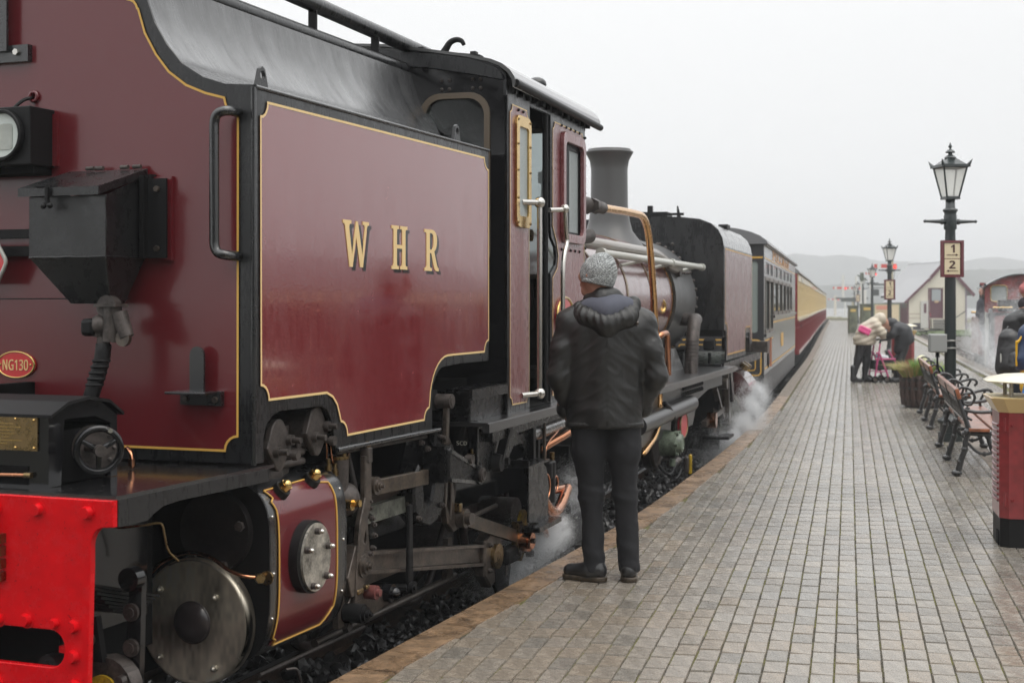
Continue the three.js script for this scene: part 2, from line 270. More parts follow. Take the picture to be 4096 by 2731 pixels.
{ // coping stones along the platform edge, one by one
  const copT = tex(512, 512, (x, y) => { const a = n16(x, y), b = n64(x, y), c = n256(x, y), v = .72 + .6 * (a - .5) + .5 * (b - .5) + .35 * (c - .5); return [v * .29, v * .185, v * .105]; });
  const cop = mat([1, 1, 1], .5, { map: rep(copT, .8), bumpMap: rep(fineT, 3), bumpScale: .003, roughnessMap: rep(grimeT, .6), clearcoat: .3, clearcoatRoughness: .3 });
  const copPale = mat([.3, .25, .2], .6, { map: rep(grimeT, 2), bumpMap: rep(fineT, 3), bumpScale: .003 });
  let i = 0; const len = edgeCurve.getLength(), step = .92; const fine = edgeCurve.getSpacedPoints(Math.round(len / (step / 4)));
  for (let k = 0; k + 4 < fine.length; k += 4, i++) {
    const seg = fine.slice(k, k + 5); if (-seg[4].z < 3 || -seg[0].z > 140) continue;
    const gap = .006, d = seg[4].clone().sub(seg[0]).normalize(), s = seg.map((p) => p.clone()); s[0].addScaledVector(d, gap / 2); s[4].addScaledVector(d, -gap / 2);
    const dy = rr(-.001, .0015), w = .2;
    const g = [sweep(s, [[0, -.13], [0, -.006 + dy], [.008, .005 + dy], [w - .004, .005 + dy], [w, -.01]])];
    const m = new THREE.Mesh(join(g), -seg[0].z < 24 ? cop : copPale); m.name = 'coping_stone'; m.castShadow = m.receiveShadow = true; platform.add(m);
  }
  // the far edge, with its worn white line
  const right = Array.from({ length: 60 }, (_, k) => onAxis(PW, -26 + k * 2.6));
  const far = sweep(right, [[-.34, -.012], [-.34, .003], [.02, .003], [.02, -.14]]); const fm = mesh('edge_strip', [far], copPale, platform);
  const whiteLine = mat([.52, .5, .46], .6, { map: rep(grimeT, 2) });
  mesh('painted_line', [sweep(right, [[-.33, .0072], [-.24, .0072]])], whiteLine, platform);
  // the drain channel between the two halves of the paving, behind the bench
  const ch = Array.from({ length: 40 }, (_, k) => onAxis(2.62, -24 + k * 1.0)); mesh('drain_channel', [sweep(ch, [[-.06, -.01], [-.06, .0045], [.06, .0045], [.06, -.01]])], copPale, platform);
}
const groundT = tex(512, 512, (x, y) => { const a = n16(x, y), b = n64(x, y), c = n256(x, y), v = .6 + .6 * (a - .5) + .6 * (b - .5) + .6 * (c - .5); return [v, v * .97, v * .92]; });
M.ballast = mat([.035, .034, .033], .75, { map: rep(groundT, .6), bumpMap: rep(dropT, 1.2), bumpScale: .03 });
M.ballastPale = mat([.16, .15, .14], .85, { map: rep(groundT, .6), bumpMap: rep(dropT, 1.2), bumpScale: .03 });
M.ground = mat([.13, .13, .10], .95, { map: rep(groundT, .05) });
{
  const g = new THREE.PlaneGeometry(2600, 1500, 1, 1).rotateX(-PI / 2).translate(250, -.5, -660); structure('ground', [g], M.ground); structure('estuary', [new THREE.PlaneGeometry(2500, 1150).rotateX(-PI / 2).translate(250, -.48, -780)], mat([.30, .31, .30], .35, { map: rep(groundT, .01) }), 'pale wet estuary flats beyond the platform end');
  const t1 = offsetLine(edgeLine, -1.3, 0);
  var track1 = t1, track2 = Array.from({ length: 80 }, (_, k) => onAxis(PW + .93, -34 + k * 2.4)), track3 = Array.from({ length: 80 }, (_, k) => onAxis(PW + 4.4 + Math.max(0, (k - 30) * .02), -34 + k * 2.4));
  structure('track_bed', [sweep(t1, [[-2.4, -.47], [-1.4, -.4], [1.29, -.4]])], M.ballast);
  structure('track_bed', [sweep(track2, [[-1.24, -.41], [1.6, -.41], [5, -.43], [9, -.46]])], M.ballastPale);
  const rust = mat([.11, .07, .05], .55, { map: rep(grimeT, 2), metalness: .3 }), head = mat([.42, .42, .43], .3, { metalness: .9 });
  const railProf = [[-.045, -.105], [-.045, -.098], [-.008, -.085], [-.008, -.03], [-.025, -.022], [-.025, -.002], [.025, -.002], [.025, -.022], [.008, -.03], [.008, -.085], [.045, -.098], [.045, -.105]];
  const sleeperM = mat([.05, .042, .036], .8, { map: rep(grimeT, 2), bumpMap: rep(streakT, 2), bumpScale: .004 });
  const track = (line, y, label, rows, pale) => {
    const o = new THREE.Group(); o.name = numbered('railway_track'); o.userData = { kind: 'structure', label }; scene.add(o);
    for (const s of [-1, 1]) { const ln = offsetLine(line, s * .32, 0); const r = mesh('rail', [sweep(ln, railProf.map(([d, yy]) => [d, y + yy]))], rust, o); mesh('rail_head', [sweep(ln, [[-.022, y], [.022, y]])], head, r); }
    const cv = new THREE.CatmullRomCurve3(line), n = Math.floor(cv.getLength() / .68); let cnt = 0;
    for (let i = 0; i < n && cnt < rows; i++) { const p = cv.getPointAt(i / n), t = cv.getTangentAt(i / n); if (-p.z < 3) continue; cnt++; const m = new THREE.Mesh(sleeperGeo, sleeperM); m.name = 'sleeper'; m.position.set(p.x, y - .165, p.z); m.rotation.y = Math.atan2(-t.x, -t.z); m.receiveShadow = true; o.add(m); }
  };
  const sleeperGeo = boxUV(box(1.3, .12, .2).toNonIndexed());
  track(t1, RAIL, 'railway track under the maroon train beside the platform', 60);
  track(track2, RAIL, 'railway track along the far side of the platform under the small red engine', 110);
  track(track3, -.31, 'siding track between the platform and the cream signal cabin', 110);
  // loose stone
  const stoneG = (() => { const g = new THREE.IcosahedronGeometry(1, 0), p = g.attributes.position; const key = {}; for (let i = 0; i < p.count; i++) { const k = [p.getX(i), p.getY(i), p.getZ(i)].map((x) => x.toFixed(2)).join(); key[k] ??= rr(.6, 1.2); p.setXYZ(i, p.getX(i) * key[k], p.getY(i) * key[k] * .8, p.getZ(i) * key[k]); } g.computeVertexNormals(); return boxUV(g); })();
  const scatter = (name, line, d0, d1, y, z0, z1, n, s0, s1, m) => {
    const cv = new THREE.CatmullRomCurve3(line).getSpacedPoints(600), inst = new THREE.InstancedMesh(stoneG, m, n), c = new THREE.Color(), E = new THREE.Euler();
    const cand = cv.map((p, i) => i).filter((i) => i && i < cv.length - 1 && -cv[i].z > z0 && -cv[i].z < z1);
    for (let i = 0; i < n; i++) {
      const k = cand[Math.floor(rnd() * cand.length)], t = cv[k + 1].clone().sub(cv[k]), p = cv[k].clone().addScaledVector(t, rnd()), dd = t.normalize(), d = rr(d0, d1), s = rr(s0, s1);
      inst.setMatrixAt(i, new THREE.Matrix4().compose(V(p.x - dd.z * d, y + rr(-.02, .03), p.z + dd.x * d), new THREE.Quaternion().setFromEuler(E.set(rr(0, 6), rr(0, 6), rr(0, 6))), V(s, s * rr(.6, 1), s * rr(.7, 1.2))));
      const v = rr(.5, 1.5); inst.setColorAt(i, c.setRGB(v, v * .98, v * .96));
    }
    inst.name = numbered(name); inst.userData.kind = 'stuff'; inst.castShadow = inst.receiveShadow = true; scene.add(inst);
  };
  const coal = mat([.028, .028, .029], .42, { clearcoat: .4, clearcoatRoughness: .3 }), pale = mat([.17, .16, .15], .7);
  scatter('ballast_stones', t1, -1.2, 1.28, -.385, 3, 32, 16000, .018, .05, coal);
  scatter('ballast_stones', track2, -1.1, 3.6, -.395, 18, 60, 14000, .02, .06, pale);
}
{ // hills across the estuary, fading into the rain
  const hillM = mat([.055, .07, .045], 1, { map: rep(groundT, .012) });
  const ridge = (dist, prof, depth, label, sd) => {
    const nx = 260, nz = 12, g = new THREE.PlaneGeometry(1, 1, nx, nz), p = g.attributes.position;
    for (let j = 0; j <= nz; j++) for (let i = 0; i <= nx; i++) {
      const k = j * (nx + 1) + i, px = -600 + 4200 * i / nx, s = j / nz;   // px: sight line in the picture's own units, only for laying out the ridge
      let h = prof[0][1]; for (let q = 1; q < prof.length; q++) if (px >= prof[q - 1][0]) h = px > prof[q][0] ? prof[q][1] : lerp(prof[q - 1][1], prof[q][1], (px - prof[q - 1][0]) / (prof[q][0] - prof[q - 1][0]));
      const z = dist + depth * s, x = (px - 1176) / 3267 * dist * (1 + depth * s / dist);
      const y = (1.6 + (697 - h) / 3267 * dist) * Math.pow(Math.sin(Math.min(1, s * 1.6) * PI / 2), .8) + (s > 0 ? 3.2 * fbm(px * .02, s * 5, sd) + 2.6 * fbm(px * .11, s * 9, sd) : -3);
      p.setXYZ(k, x, y, -z);
    }
    g.computeVertexNormals(); const m = structure('hills', [g], hillM, label);
  };
  ridge(1050, [[-600, 560], [1500, 578], [1700, 574], [1840, 566], [1895, 572], [1960, 570], [2010, 580], [2060, 587], [2130, 592], [2230, 584], [2290, 574], [2330, 582], [2420, 596], [3600, 560]], 260, 'far wooded hills half lost in rain and mist', 1);
  ridge(620, [[-600, 655], [1500, 640], [1900, 652], [2000, 646], [2080, 640], [2180, 622], [2260, 612], [2352, 606], [2600, 590], [3600, 560]], 150, 'nearer wooded slope in mist behind the red engine', 7);
}

// ---------------------------------------------------------------- the maroon articulated locomotive
const loco = thing('steam_locomotive', 'large maroon articulated steam locomotive with WHR in gold letters on its tank', 'steam locomotive', -1.081, RAIL, -5.976);
const unit = (x, z, tan) => ({ pos: V(x - loco.position.x, -RAIL, -z - loco.position.z), rot: -Math.atan(tan) });
const UF = unit(-1.081, 5.976, .384), UC = unit(.003, 8.65, .3134), UR = unit(2.5846, 17.3, .28);
let frame = UF;
const put = (name, geos, m, parent, keepUV) => { const o = mesh(name, geos, m, parent ?? loco, keepUV); if (!parent) { o.position.copy(frame.pos); o.rotation.y = frame.rot; } return o; };
const sideLine = (pts, w, v, closed = true) => ribbon(pts, w, closed).rotateY(PI / 2).translate(v, 0, 0);
const frontLine = (pts, w, u, closed = true) => ribbon(pts, w, closed).translate(0, 0, -u);
{ // leading tank: side
  const out = [[0, 2.515], [2.63, 2.51], [2.63, 1.262], [2.2, 1.262], ...arc(1.985, 1.09, .17, .165, 88, 178, 7), [1.815, .925], [.72, .915], [.697, 1.0], [.67, 1.07], [.63, 1.112], [.58, 1.13], [.2, 1.134], [.14, 1.115], [.095, 1.085], [.07, 1.03], [.07, .925], [0, .925]];
  const sheet = put('tank_side', [plateSide(out, .016, -.016, [], .002)], M.black);
  const gold = [[.095, 2.456], [2.545, 2.456], ...arc(2.617, 2.456, .068, .068, 183, 268, 5), [2.615, 1.388], ...arc(2.617, 1.32, .066, .066, 92, 178, 5), [2.548, 1.318], [2.1, 1.316], ...arc(2.02, 1.06, .25, .255, 92, 176, 8), [1.764, 1.048], ...arc(1.764, .978, .066, .066, 92, 176, 5), [.826, .978], ...arc(.757, .978, .068, .07, 4, 88, 5), [.744, 1.085], [.722, 1.13], [.68, 1.168], [.62, 1.19], [.106, 1.19], ...arc(.04, 1.19, .066, .066, 4, 88, 5), [.038, 2.39], ...arc(.038, 2.456, .058, .066, 272, 356, 5)];
  put('maroon_panel', [plateSide(gold, .004, 0)], M.maroon, sheet);
  put('gold_lining', [sideLine(gold, .011, .0058)], M.lightGold, sheet);
  for (const [c, u0, u1] of [['W', .775, 1.045], ['H', 1.30, 1.485], ['R', 1.70, 1.885]]) {
    const geo = (d, x, y) => glyphs(c, font, 0, 0, u1 - u0, .222, d).rotateY(PI / 2).translate(.004, 1.775 + y, -u0 - x);
    const sh = put('letter_shadow', [geo(.0012, .032, -.017)], M.blackGloss, sheet); const l = put('letter', [geo(.0034, 0, 0)], M.lightGold, sheet); l.userData.label = 'gold serif letter ' + c;
  }
  const bead = []; bead.push(rod(L(.004, .915, .72), L(.004, .915, 1.9), .013), rod(L(.002, 2.512, .0), L(.002, 2.508, 2.63), .009), rod(L(-.004, .92, -.005), L(-.004, 2.51, -.005), .012));
  put('edge_beading', [bead[0]], M.blackWet); put('edge_beading', [bead[1]], M.blackWet); put('edge_beading', [bead[2]], M.blackWet);
  put('tank_body', [box(2.06, 1.02, 2.28, -1.05, 1.985, -1.32)], M.dark);
  put('tank_top', [box(.56, .012, 2.62, -.28, 2.507, -1.315)], M.blackWet);
  for (const u of [.15, 2.28]) put('lifting_eye', [extrude(shapeOf([[-.055, 0], [-.02, .1], [0, .112], [.02, .1], [.055, 0]].map(([x, y]) => [x, y]), [arc(0, .073, .021, .021, 0, 350, 10)]), .018).rotateY(PI / 2).translate(-.07, 2.512, -u)], M.black);
  // front plate with its swept shoulders
  const half = [[0, .925], [0, 2.52], [-.138, 2.531], [-.248, 2.566], [-.353, 2.63], [-.433, 2.72], [-.495, 2.82], [-.54, 2.94], [-.565, 3.06], [-.575, 3.3]];
  const fp = put('front_plate', [plateFront(mirror(half, -1.05), .012, 0, [], .002)], M.black);
  const gh = [[-.136, .979], ...arc(-.072, .979, .064, .063, 178, 92, 5), [-.072, 2.401], ...arc(-.072, 2.468, .066, .066, 268, 184, 5), [-.14, 2.47], [-.233, 2.495], [-.329, 2.534], [-.417, 2.597], [-.482, 2.675], [-.539, 2.771], [-.573, 2.877], ...arc(-.634, 2.872, .056, .052, 10, 86, 4), [-.66, 2.94], [-.69, 3.2]];
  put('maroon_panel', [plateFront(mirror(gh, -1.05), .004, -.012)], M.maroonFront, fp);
  put('gold_lining', [frontLine(mirror(gh, -1.05), .0105, -.0178)], M.gold, fp);
  put('panel_seam', [box(1.2, .004, .002, -1.22, 1.622, .0165)], M.dark, fp);
  // swept shoulder of the coal bunker and tank top
  const prof = [[-.09, 2.514], ...half.slice(2, 9)], pos = [], idx = [], n = prof.length, cols = 12;
  const smooth = new THREE.SplineCurve(prof.map(([v, y]) => new THREE.Vector2(v, y))).getPoints(28);
  for (let i = 0; i < smooth.length; i++) for (let k = 0; k <= cols; k++) { const p = smooth[i], ue = lerp(2.35, 3.0, clamp((-.1 - p.x) / .46, 0, 1)); pos.push(p.x, p.y, -ue * k / cols); }
  for (let i = 0; i < smooth.length - 1; i++) for (let k = 0; k < cols; k++) { const a = i * (cols + 1) + k, b = a + cols + 1; idx.push(a, a + 1, b, a + 1, b + 1, b); }
  const g = new THREE.BufferGeometry(); g.setAttribute('position', new THREE.Float32BufferAttribute(pos, 3)); g.setIndex(idx); g.computeVertexNormals();
  put('bunker_side', [g], M.rainSheet);
  put('coal_bunker', [box(.95, .95, 2.9, -1.05, 2.6, -1.5)], M.dark);
  put('bunker_rail', [rod(L(-.6, 3.045, .0), L(-.6, 3.03, 3.06), .046, .046, 16), new THREE.SphereGeometry(.046, 12, 8).translate(-.6, 3.03, -3.06)], M.black);
  const top = put('bunker_rail', [rod(L(-.6, 3.25, .0), L(-.6, 3.185, 3.08), .044, .044, 16), new THREE.SphereGeometry(.044, 12, 8).translate(-.6, 3.185, -3.08)], M.black);
  for (const u of [.55, 1.58, 2.33, 3.02]) put('stanchion', [box(.05, .16, .012, -.6, 3.12, -u)], M.blackFlat, top);
}
{ // leading end: fittings
  put('handrail', [pipe([L(-.07, 2.405, -.012), L(-.075, 2.405, -.1), L(-.135, 2.39, -.1), L(-.135, 1.815, -.1), L(-.075, 1.80, -.1), L(-.07, 1.80, -.012)], .021, .05, 12)], M.blackWet);
  const lb = put('lamp_bracket', [box(.2, .06, .03, -.24, 1.2, .03), rbox(.2, .012, .1, -.255, 1.225, .09, .004)], M.blackWet);
  put('upright', [plateFront([[-.275, 1.22], [-.205, 1.22], [-.205, 1.385], ...arc(-.24, 1.385, .035, .035, 0, 180, 6)], .012, -.06)], M.blackWet, lb);
  for (const v of [-.31, -.165]) put('bolt', [hexFront(v, 1.195, -.045, .014, .012)], M.steelDirty, lb);
  const lb2 = put('lamp_bracket', [box(.26, .075, .03, -1.27, 2.72, .03)], M.blackWet);
  put('upright', [box(.1, .5, .014, -1.29, 2.98, .06)], M.blackWet, lb2); put('bolt', [hexFront(-1.2, 2.725, -.045, .016, .014)], M.steelBright, lb2);
  // headlamp
  const bx = (w0, h0, z0, w1, h1, z1, cx, cy) => { const p = [[-w0, -h0, z0], [w0, -h0, z0], [w0, h0, z0], [-w0, h0, z0], [-w1, -h1, z1], [w1, -h1, z1], [w1, h1, z1], [-w1, h1, z1]].map(([x, y, z]) => [x + cx, y + cy, z]); const f = [[0, 2, 1], [0, 3, 2], [4, 5, 6], [4, 6, 7], [0, 1, 5], [0, 5, 4], [1, 2, 6], [1, 6, 5], [2, 3, 7], [2, 7, 6], [3, 0, 4], [3, 4, 7]]; const q = new THREE.BufferGeometry(); q.setAttribute('position', new THREE.Float32BufferAttribute(f.flat().flatMap((i) => p[i]), 3)); q.computeVertexNormals(); return q; };
  const hl = put('headlamp', [rbox(.37, .256, .165, -1.2, 2.332, .098, .006)], M.blackFlat);
  const lens = roundRect(-1.36, 2.238, -1.062, 2.432, .095, 8);
  put('lamp_rim', [plateFront(roundRect(-1.378, 2.222, -1.046, 2.448, .11, 8), .03, -.178, [lens.slice().reverse()], .004)], M.blackFlat, hl);
  put('lens', [plateFront(lens, .004, -.182)], M.lampGlass, hl);
  put('led_cluster', [plateFront(roundRect(-1.195, 2.272, -1.105, 2.385, .015, 3), .003, -.1865)], M.ledGrid, hl);
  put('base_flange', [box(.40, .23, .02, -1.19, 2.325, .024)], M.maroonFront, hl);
  put('lamp_cable', [pipe([L(-1.13, 2.52, -.02), L(-1.15, 2.51, -.06), L(-1.18, 2.46, -.1), L(-1.19, 2.40, -.12)], .008, .03, 6)], M.blackFlat);
  put('cable_boss', [new THREE.TorusGeometry(.02, .009, 8, 16).translate(-1.125, 2.525, .024)], M.maroonFront);
  put('lamp_shelf', [box(.42, .03, .12, -1.24, 2.185, .08)], M.dark);
  // sand hopper with sloping lid
  const U = -.3, hv0 = -.985, hv1 = -.595;      // front face
  const pr = (a) => { const f = []; const q = new THREE.BufferGeometry(); for (let i = 1; i < a.length - 1; i++) f.push(a[0], a[i], a[i + 1]); q.setAttribute('position', new THREE.Float32BufferAttribute(f.flat(), 3)); q.computeVertexNormals(); return q; };
  const q4 = (a, b, c, d) => pr([a, b, c, d].map((p) => p.toArray()));
  const A = (v, y, u) => L(v, y, u), hz0 = -.3, hz1 = -.03;
  const a0 = -.92, a1 = -.53, uf = -.30, ub = -.03, n0 = -.775, n1 = -.575, m0 = -.21, m1 = -.11;
  const hop = put('sand_hopper', [q4(A(a0, 1.795, uf), A(a1, 1.795, uf), A(a1, 2.05, uf), A(a0, 2.05, uf)), q4(A(a1, 1.795, uf), A(a1, 1.795, ub), A(a1, 2.15, ub), A(a1, 2.05, uf)), q4(A(a0, 1.795, uf), A(a0, 2.05, uf), A(a0, 2.15, ub), A(a0, 1.795, ub)),
    q4(A(a0, 1.795, uf), A(n0, 1.6, m0), A(n1, 1.6, m0), A(a1, 1.795, uf)), q4(A(a1, 1.795, uf), A(n1, 1.6, m0), A(n1, 1.6, m1), A(a1, 1.795, ub)), q4(A(a0, 1.795, ub), A(n0, 1.6, m1), A(n0, 1.6, m0), A(a0, 1.795, uf)), q4(A(a1, 1.795, ub), A(n1, 1.6, m1), A(n0, 1.6, m1), A(a0, 1.795, ub))], M.hopper);
  put('hopper_lid', [q4(A(-.95, 2.085, -.335), A(-.54, 2.085, -.335), A(-.515, 2.182, -.03), A(-.93, 2.182, -.03)), q4(A(-.95, 2.085, -.335), A(-.95, 2.05, -.335), A(-.54, 2.05, -.335), A(-.54, 2.085, -.335)), q4(A(-.54, 2.085, -.335), A(-.54, 2.05, -.335), A(-.515, 2.15, -.03), A(-.515, 2.182, -.03)), q4(A(-.95, 2.05, -.335), A(-.54, 2.05, -.335), A(-.515, 2.15, -.03), A(-.93, 2.15, -.03)), q4(A(-.95, 2.085, -.335), A(-.93, 2.182, -.03), A(-.93, 2.15, -.03), A(-.95, 2.05, -.335))], M.hopper, hop);
  for (const v of [-.62, -.555, -.80, -.75]) put('lid_hinge', [rod(L(v - .02, 2.19, -.05), L(v + .02, 2.19, -.05), .009)], M.castIron, hop);
  put('lid_catch', [box(.016, .07, .014, -.79, 2.05, .345), new THREE.SphereGeometry(.013, 8, 6).translate(-.805, 2.008, .35), new THREE.SphereGeometry(.013, 8, 6).translate(-.772, 2.008, .35), box(.07, .007, .03, -.82, 2.09, .325, 0, .3, 0)], M.blackFlat, hop);
  for (const [p, q] of [[[a1, 1.795, uf], [a1, 2.05, uf]], [[a0, 1.795, uf], [a1, 1.795, uf]], [[a1, 1.795, uf], [a1, 1.795, ub]], [[a1, 1.795, uf], [n1, 1.6, m0]]]) put('weld_bead', [tubeOn(Array.from({ length: 15 }, (_, i) => L(lerp(p[0], q[0], i / 14) + rr(-.0015, .0015), lerp(p[1], q[1], i / 14) + rr(-.0015, .0015), lerp(p[2], q[2], i / 14))), () => rr(.003, .006), 6)], M.hopper, hop);
  put('hopper_bracket', [box(.02, .35, .06, -.505, 1.97, .06), box(.10, .34, .008, -.45, 1.965, .055), box(.03, .36, .05, -.495, 1.975, .03)], M.blackFlat, hop);
  for (const y of [2.09, 1.835]) put('bolt', [hexFront(-.445, y, -.06, .014, .012)], M.steelDirty, hop);
  put('hopper_flange', [box(.13, .36, .02, -.455, 1.965, .025)], M.maroonFront);
  const val = put('sand_valve', [discFront(-.58, 1.585, -.19, .05, .04), rod(L(-.56, 1.6, -.21), L(-.57, 1.44, -.21), .038), rod(L(-.53, 1.56, -.21), L(-.49, 1.46, -.21), .036, .03), new THREE.SphereGeometry(.045, 12, 8).translate(-.62, 1.51, .215), rod(L(-.62, 1.52, -.21), L(-.63, 1.46, -.21), .04, .03), box(.11, .012, .09, -.57, 1.593, .21)], M.castIron);
  put('valve_cap', [rbox(.07, .075, .07, -.66, 1.5, .225, .02, 2)], M.blackFlat, val); put('nut', [hex(.028, .05).translate(-.605, 1.435, .215)], M.castIron, val); put('nut', [discFront(-.5, 1.455, -.21, .034, .02)], M.steelDirty, val);
  put('sand_hose', [tubeOn(rounded([L(-.6, 1.43, -.22), L(-.6, 1.36, -.23), L(-.63, 1.2, -.27)], .08), .033, 12), ...[0, 1, 2, 3, 4].map((i) => new THREE.TorusGeometry(.034, .006, 6, 14).rotateX(PI / 2).translate(-.603 - .004 * i, 1.36 - .025 * i, .232 + .006 * i))], M.blackFlat);
  put('grab_bar', [box(.5, .04, .02, -1.2, 1.913, .03)], M.blackFlat); put('grab_bar', [box(.5, .045, .02, -1.2, 1.835, .03)], M.blackFlat);
  put('red_shield', [plateFront([[-1.25, 1.87], [-1.2, 1.785], [-1.213, 1.757], [-1.25, 1.69], [-1.45, 1.69], [-1.45, 1.87]], .014, -.1)], M.redBright);
  put('shield_rim', [pipe([L(-1.25, 1.87, -.115), L(-1.198, 1.787, -.115), L(-1.211, 1.757, -.115), L(-1.25, 1.69, -.115)], .009, .02, 8)], M.greyPipe);
  // number plate
  const np = put('number_plate', [new THREE.CylinderGeometry(1, 1, .014, 40).rotateX(PI / 2).scale(.106, .06, 1).translate(-1.222, 1.326, .02)], M.redBright);
  put('plate_rim', [new THREE.TorusGeometry(1, .06, 8, 44).scale(.102, .058, .07).translate(-1.222, 1.326, .027)], M.brass, np);
  put('plate_number', [glyphs('NG130', fontThin, -1.292, 1.301, .14, .048, .004).translate(0, 0, .027)], M.lightGold, np);
  for (const s of [-1, 1]) put('rivet', [new THREE.SphereGeometry(.006, 8, 6).translate(-1.222 + s * .084, 1.326, .028)], M.brass, np);
}
{ // running plate, buffer beam and what stands on it
  const rp = put('running_plate', [box(2.14, .014, 1.09, -1.04, .909, .44)], mat([.012, .012, .013], .3, { bumpMap: rep(dropT, 1.6), bumpScale: 0.0015, roughnessMap: rep(grimeT, 2), clearcoat: 1, clearcoatRoughness: .12 }));
  put('valance', [plateSide([[-.975, .902], [.06, .902], [.06, .848], [-.60, .852], [-.70, .845], [-.76, .825], [-.80, .805], [-.975, .805]], .014, .018)], M.black, rp);
  const r1 = roundRect(-.62, .29, -.178, .425, .062, 6), r2 = roundRect(-.62, .03, -.2, .2, .07, 6);
  const beam = put('buffer_beam', [plateFront(mirror([[-.08, -.1], [-.078, .24], [-.065, .66], ...arc(-.01, .73, .055, .075, 175, 95, 5), [.03, .808], [.03, .902]], -1.05), .03, -.975, [r1.slice().reverse(), r2.slice().reverse()], .003)], M.red);
  for (const [v, y] of [[-.292, .856], [-.075, .856], [-.485, .848], [-.47, .447], [-.343, .453], [-.217, .451], [-.135, .446], [-.136, .339], [-.131, .235], [-.47, .215], [-.56, .447]]) { const r = v === -.217 ? .021 : .027; put('bolt_head', [new THREE.CylinderGeometry(r * .78, r, .026, 6).rotateX(PI / 2).rotateZ(.3 + v * 9).translate(v, y, 1.003 + .013), discFront(v, y, -1.003, r * 1.15, .004, 16)], M.red, beam); };
  for (let i = 0; i < 4; i++) { const y = .745 - i * .046; const n = put('pipe_union', [hex(.015, .032).rotateZ(PI / 2).translate(-.462, y, 1.03), box(.016, .034, .03, -.445, y, 1.02)], M.brassDull, beam); put('copper_pipe', [rod(L(-.478, y, -1.03), L(-.6, y - .01, -1.03), .008)], M.copper, beam); }
  put('coupling_hook', [rbox(.1, .08, .12, -.53, .8, 1.05, .02)], M.blackFlat, beam);
  put('pony_frame', [box(1.9, .5, .04, -1.2, .3, .8), box(.05, .6, .5, -.36, .5, .5)], M.dark);
  const pj = put('pony_jack', [box(.03, .12, .03, -.235, .35, .9), box(.06, .025, .05, -.235, .335, .9), box(.012, .1, .03, -.22, .36, .93)], M.red);
  put('axlebox', [discFront(-.29, .28, -.9, .04, .06), discFront(-.29, .28, -.95, .022, .02)], M.blackFlat);
  // brake gear box with arched lid
  const bxT = arc(-.21, 1.06, .17, .18, 8, 172, 12);
  const bb = put('fittings_box', [plateSide([[-.88, .918], [-.88, 1.185], [-.78, 1.225], [-.66, 1.235], [-.56, 1.215], [-.48, 1.17], [-.48, .918], [-.52, .918], [-.52, 1.13], [-.62, 1.165], [-.8, 1.165], [-.82, .918]], .9, -1.24)], M.blackGloss);
  put('arched_lid', [plateSide([[-.9, 1.188], [-.8, 1.232], [-.67, 1.245], [-.55, 1.225], [-.46, 1.17], [-.46, 1.158], [-.55, 1.213], [-.67, 1.233], [-.8, 1.22], [-.9, 1.176]], .93, -1.25)], M.blackFlat, bb);
  put('box_front', [box(.9, .28, .012, -.79, 1.05, .885)], M.blackGloss, bb); put('box_core', [box(.86, .2, .3, -.8, 1.02, .68)], M.dark, bb);
  const pl = put('maker_plate', [box(.32, .125, .006, -.545, 1.115, .895)], M.brassDull, bb);
  for (const [v, y] of [[-.4, 1.167], [-.4, 1.063], [-.485, 1.17], [-.485, 1.063]]) put('rivet', [new THREE.SphereGeometry(.006, 8, 6).translate(v, y, .899)], M.brass, bb);
  put('worn_inscription', [0, 1, 2, 3, 4, 5, 6].map((i) => box(rr(.05, .12), .0035, .002, -.53 + rr(-.02, .02), 1.152 - i * .0125, .8985)), M.brass, bb).userData.kind = 'stuff';
  put('recess', [box(.24, .07, .004, -.55, .96, .893)], M.dark, bb); put('copper_pipe', [rod(L(-.7, .955, -.9), L(-.43, .962, -.9), .008)], M.copper, bb); put('pipe_union', [hex(.012, .03).rotateZ(PI / 2).translate(-.425, .962, .9)], M.brassDull, bb);
  // hand wheel on the side of the box
  const hw = (g) => g.rotateY(PI / 2 - .75).translate(-.245, 1.045, .72);
  const wh = put('hand_wheel', [hw(new THREE.TorusGeometry(.082, .0135, 10, 36))], M.blackGloss);
  put('wheel_spoke', [0, 1, 2].map((i) => hw(rod(V(0, 0, 0), V(Math.cos(i * 2.1 + .5) * .08, Math.sin(i * 2.1 + .5) * .08, 0), .012, .009))), M.blackGloss, wh);
  put('wheel_hub', [hw(discFront(0, 0, 0, .022, .05)), rod(L(-.33, 1.045, -.68), L(-.22, 1.045, -.74), .014)], M.castIron, wh);
  put('wheel_handle', [hw(rod(V(.03, .078, 0), V(.03, .078, .075), .009))], M.steelBright, wh);
  const cas = put('gear_casing', [hw(discFront(0, 0, .14, .085, .05, 28))], M.castIron); for (let i = 0; i < 9; i++) put('bolt', [hw(new THREE.SphereGeometry(.009, 8, 6).translate(.072 * Math.cos(i * .7), .072 * Math.sin(i * .7), -.085))], M.castIron, cas);
  put('drain_pipe', [pipe([L(-.46, 1.0, -.25), L(-.43, .99, -.27), L(-.415, .965, -.28), L(-.415, .92, -.28)], .009, .03, 8), hex(.016, .028).translate(-.415, .945, .28)], M.copper);
}
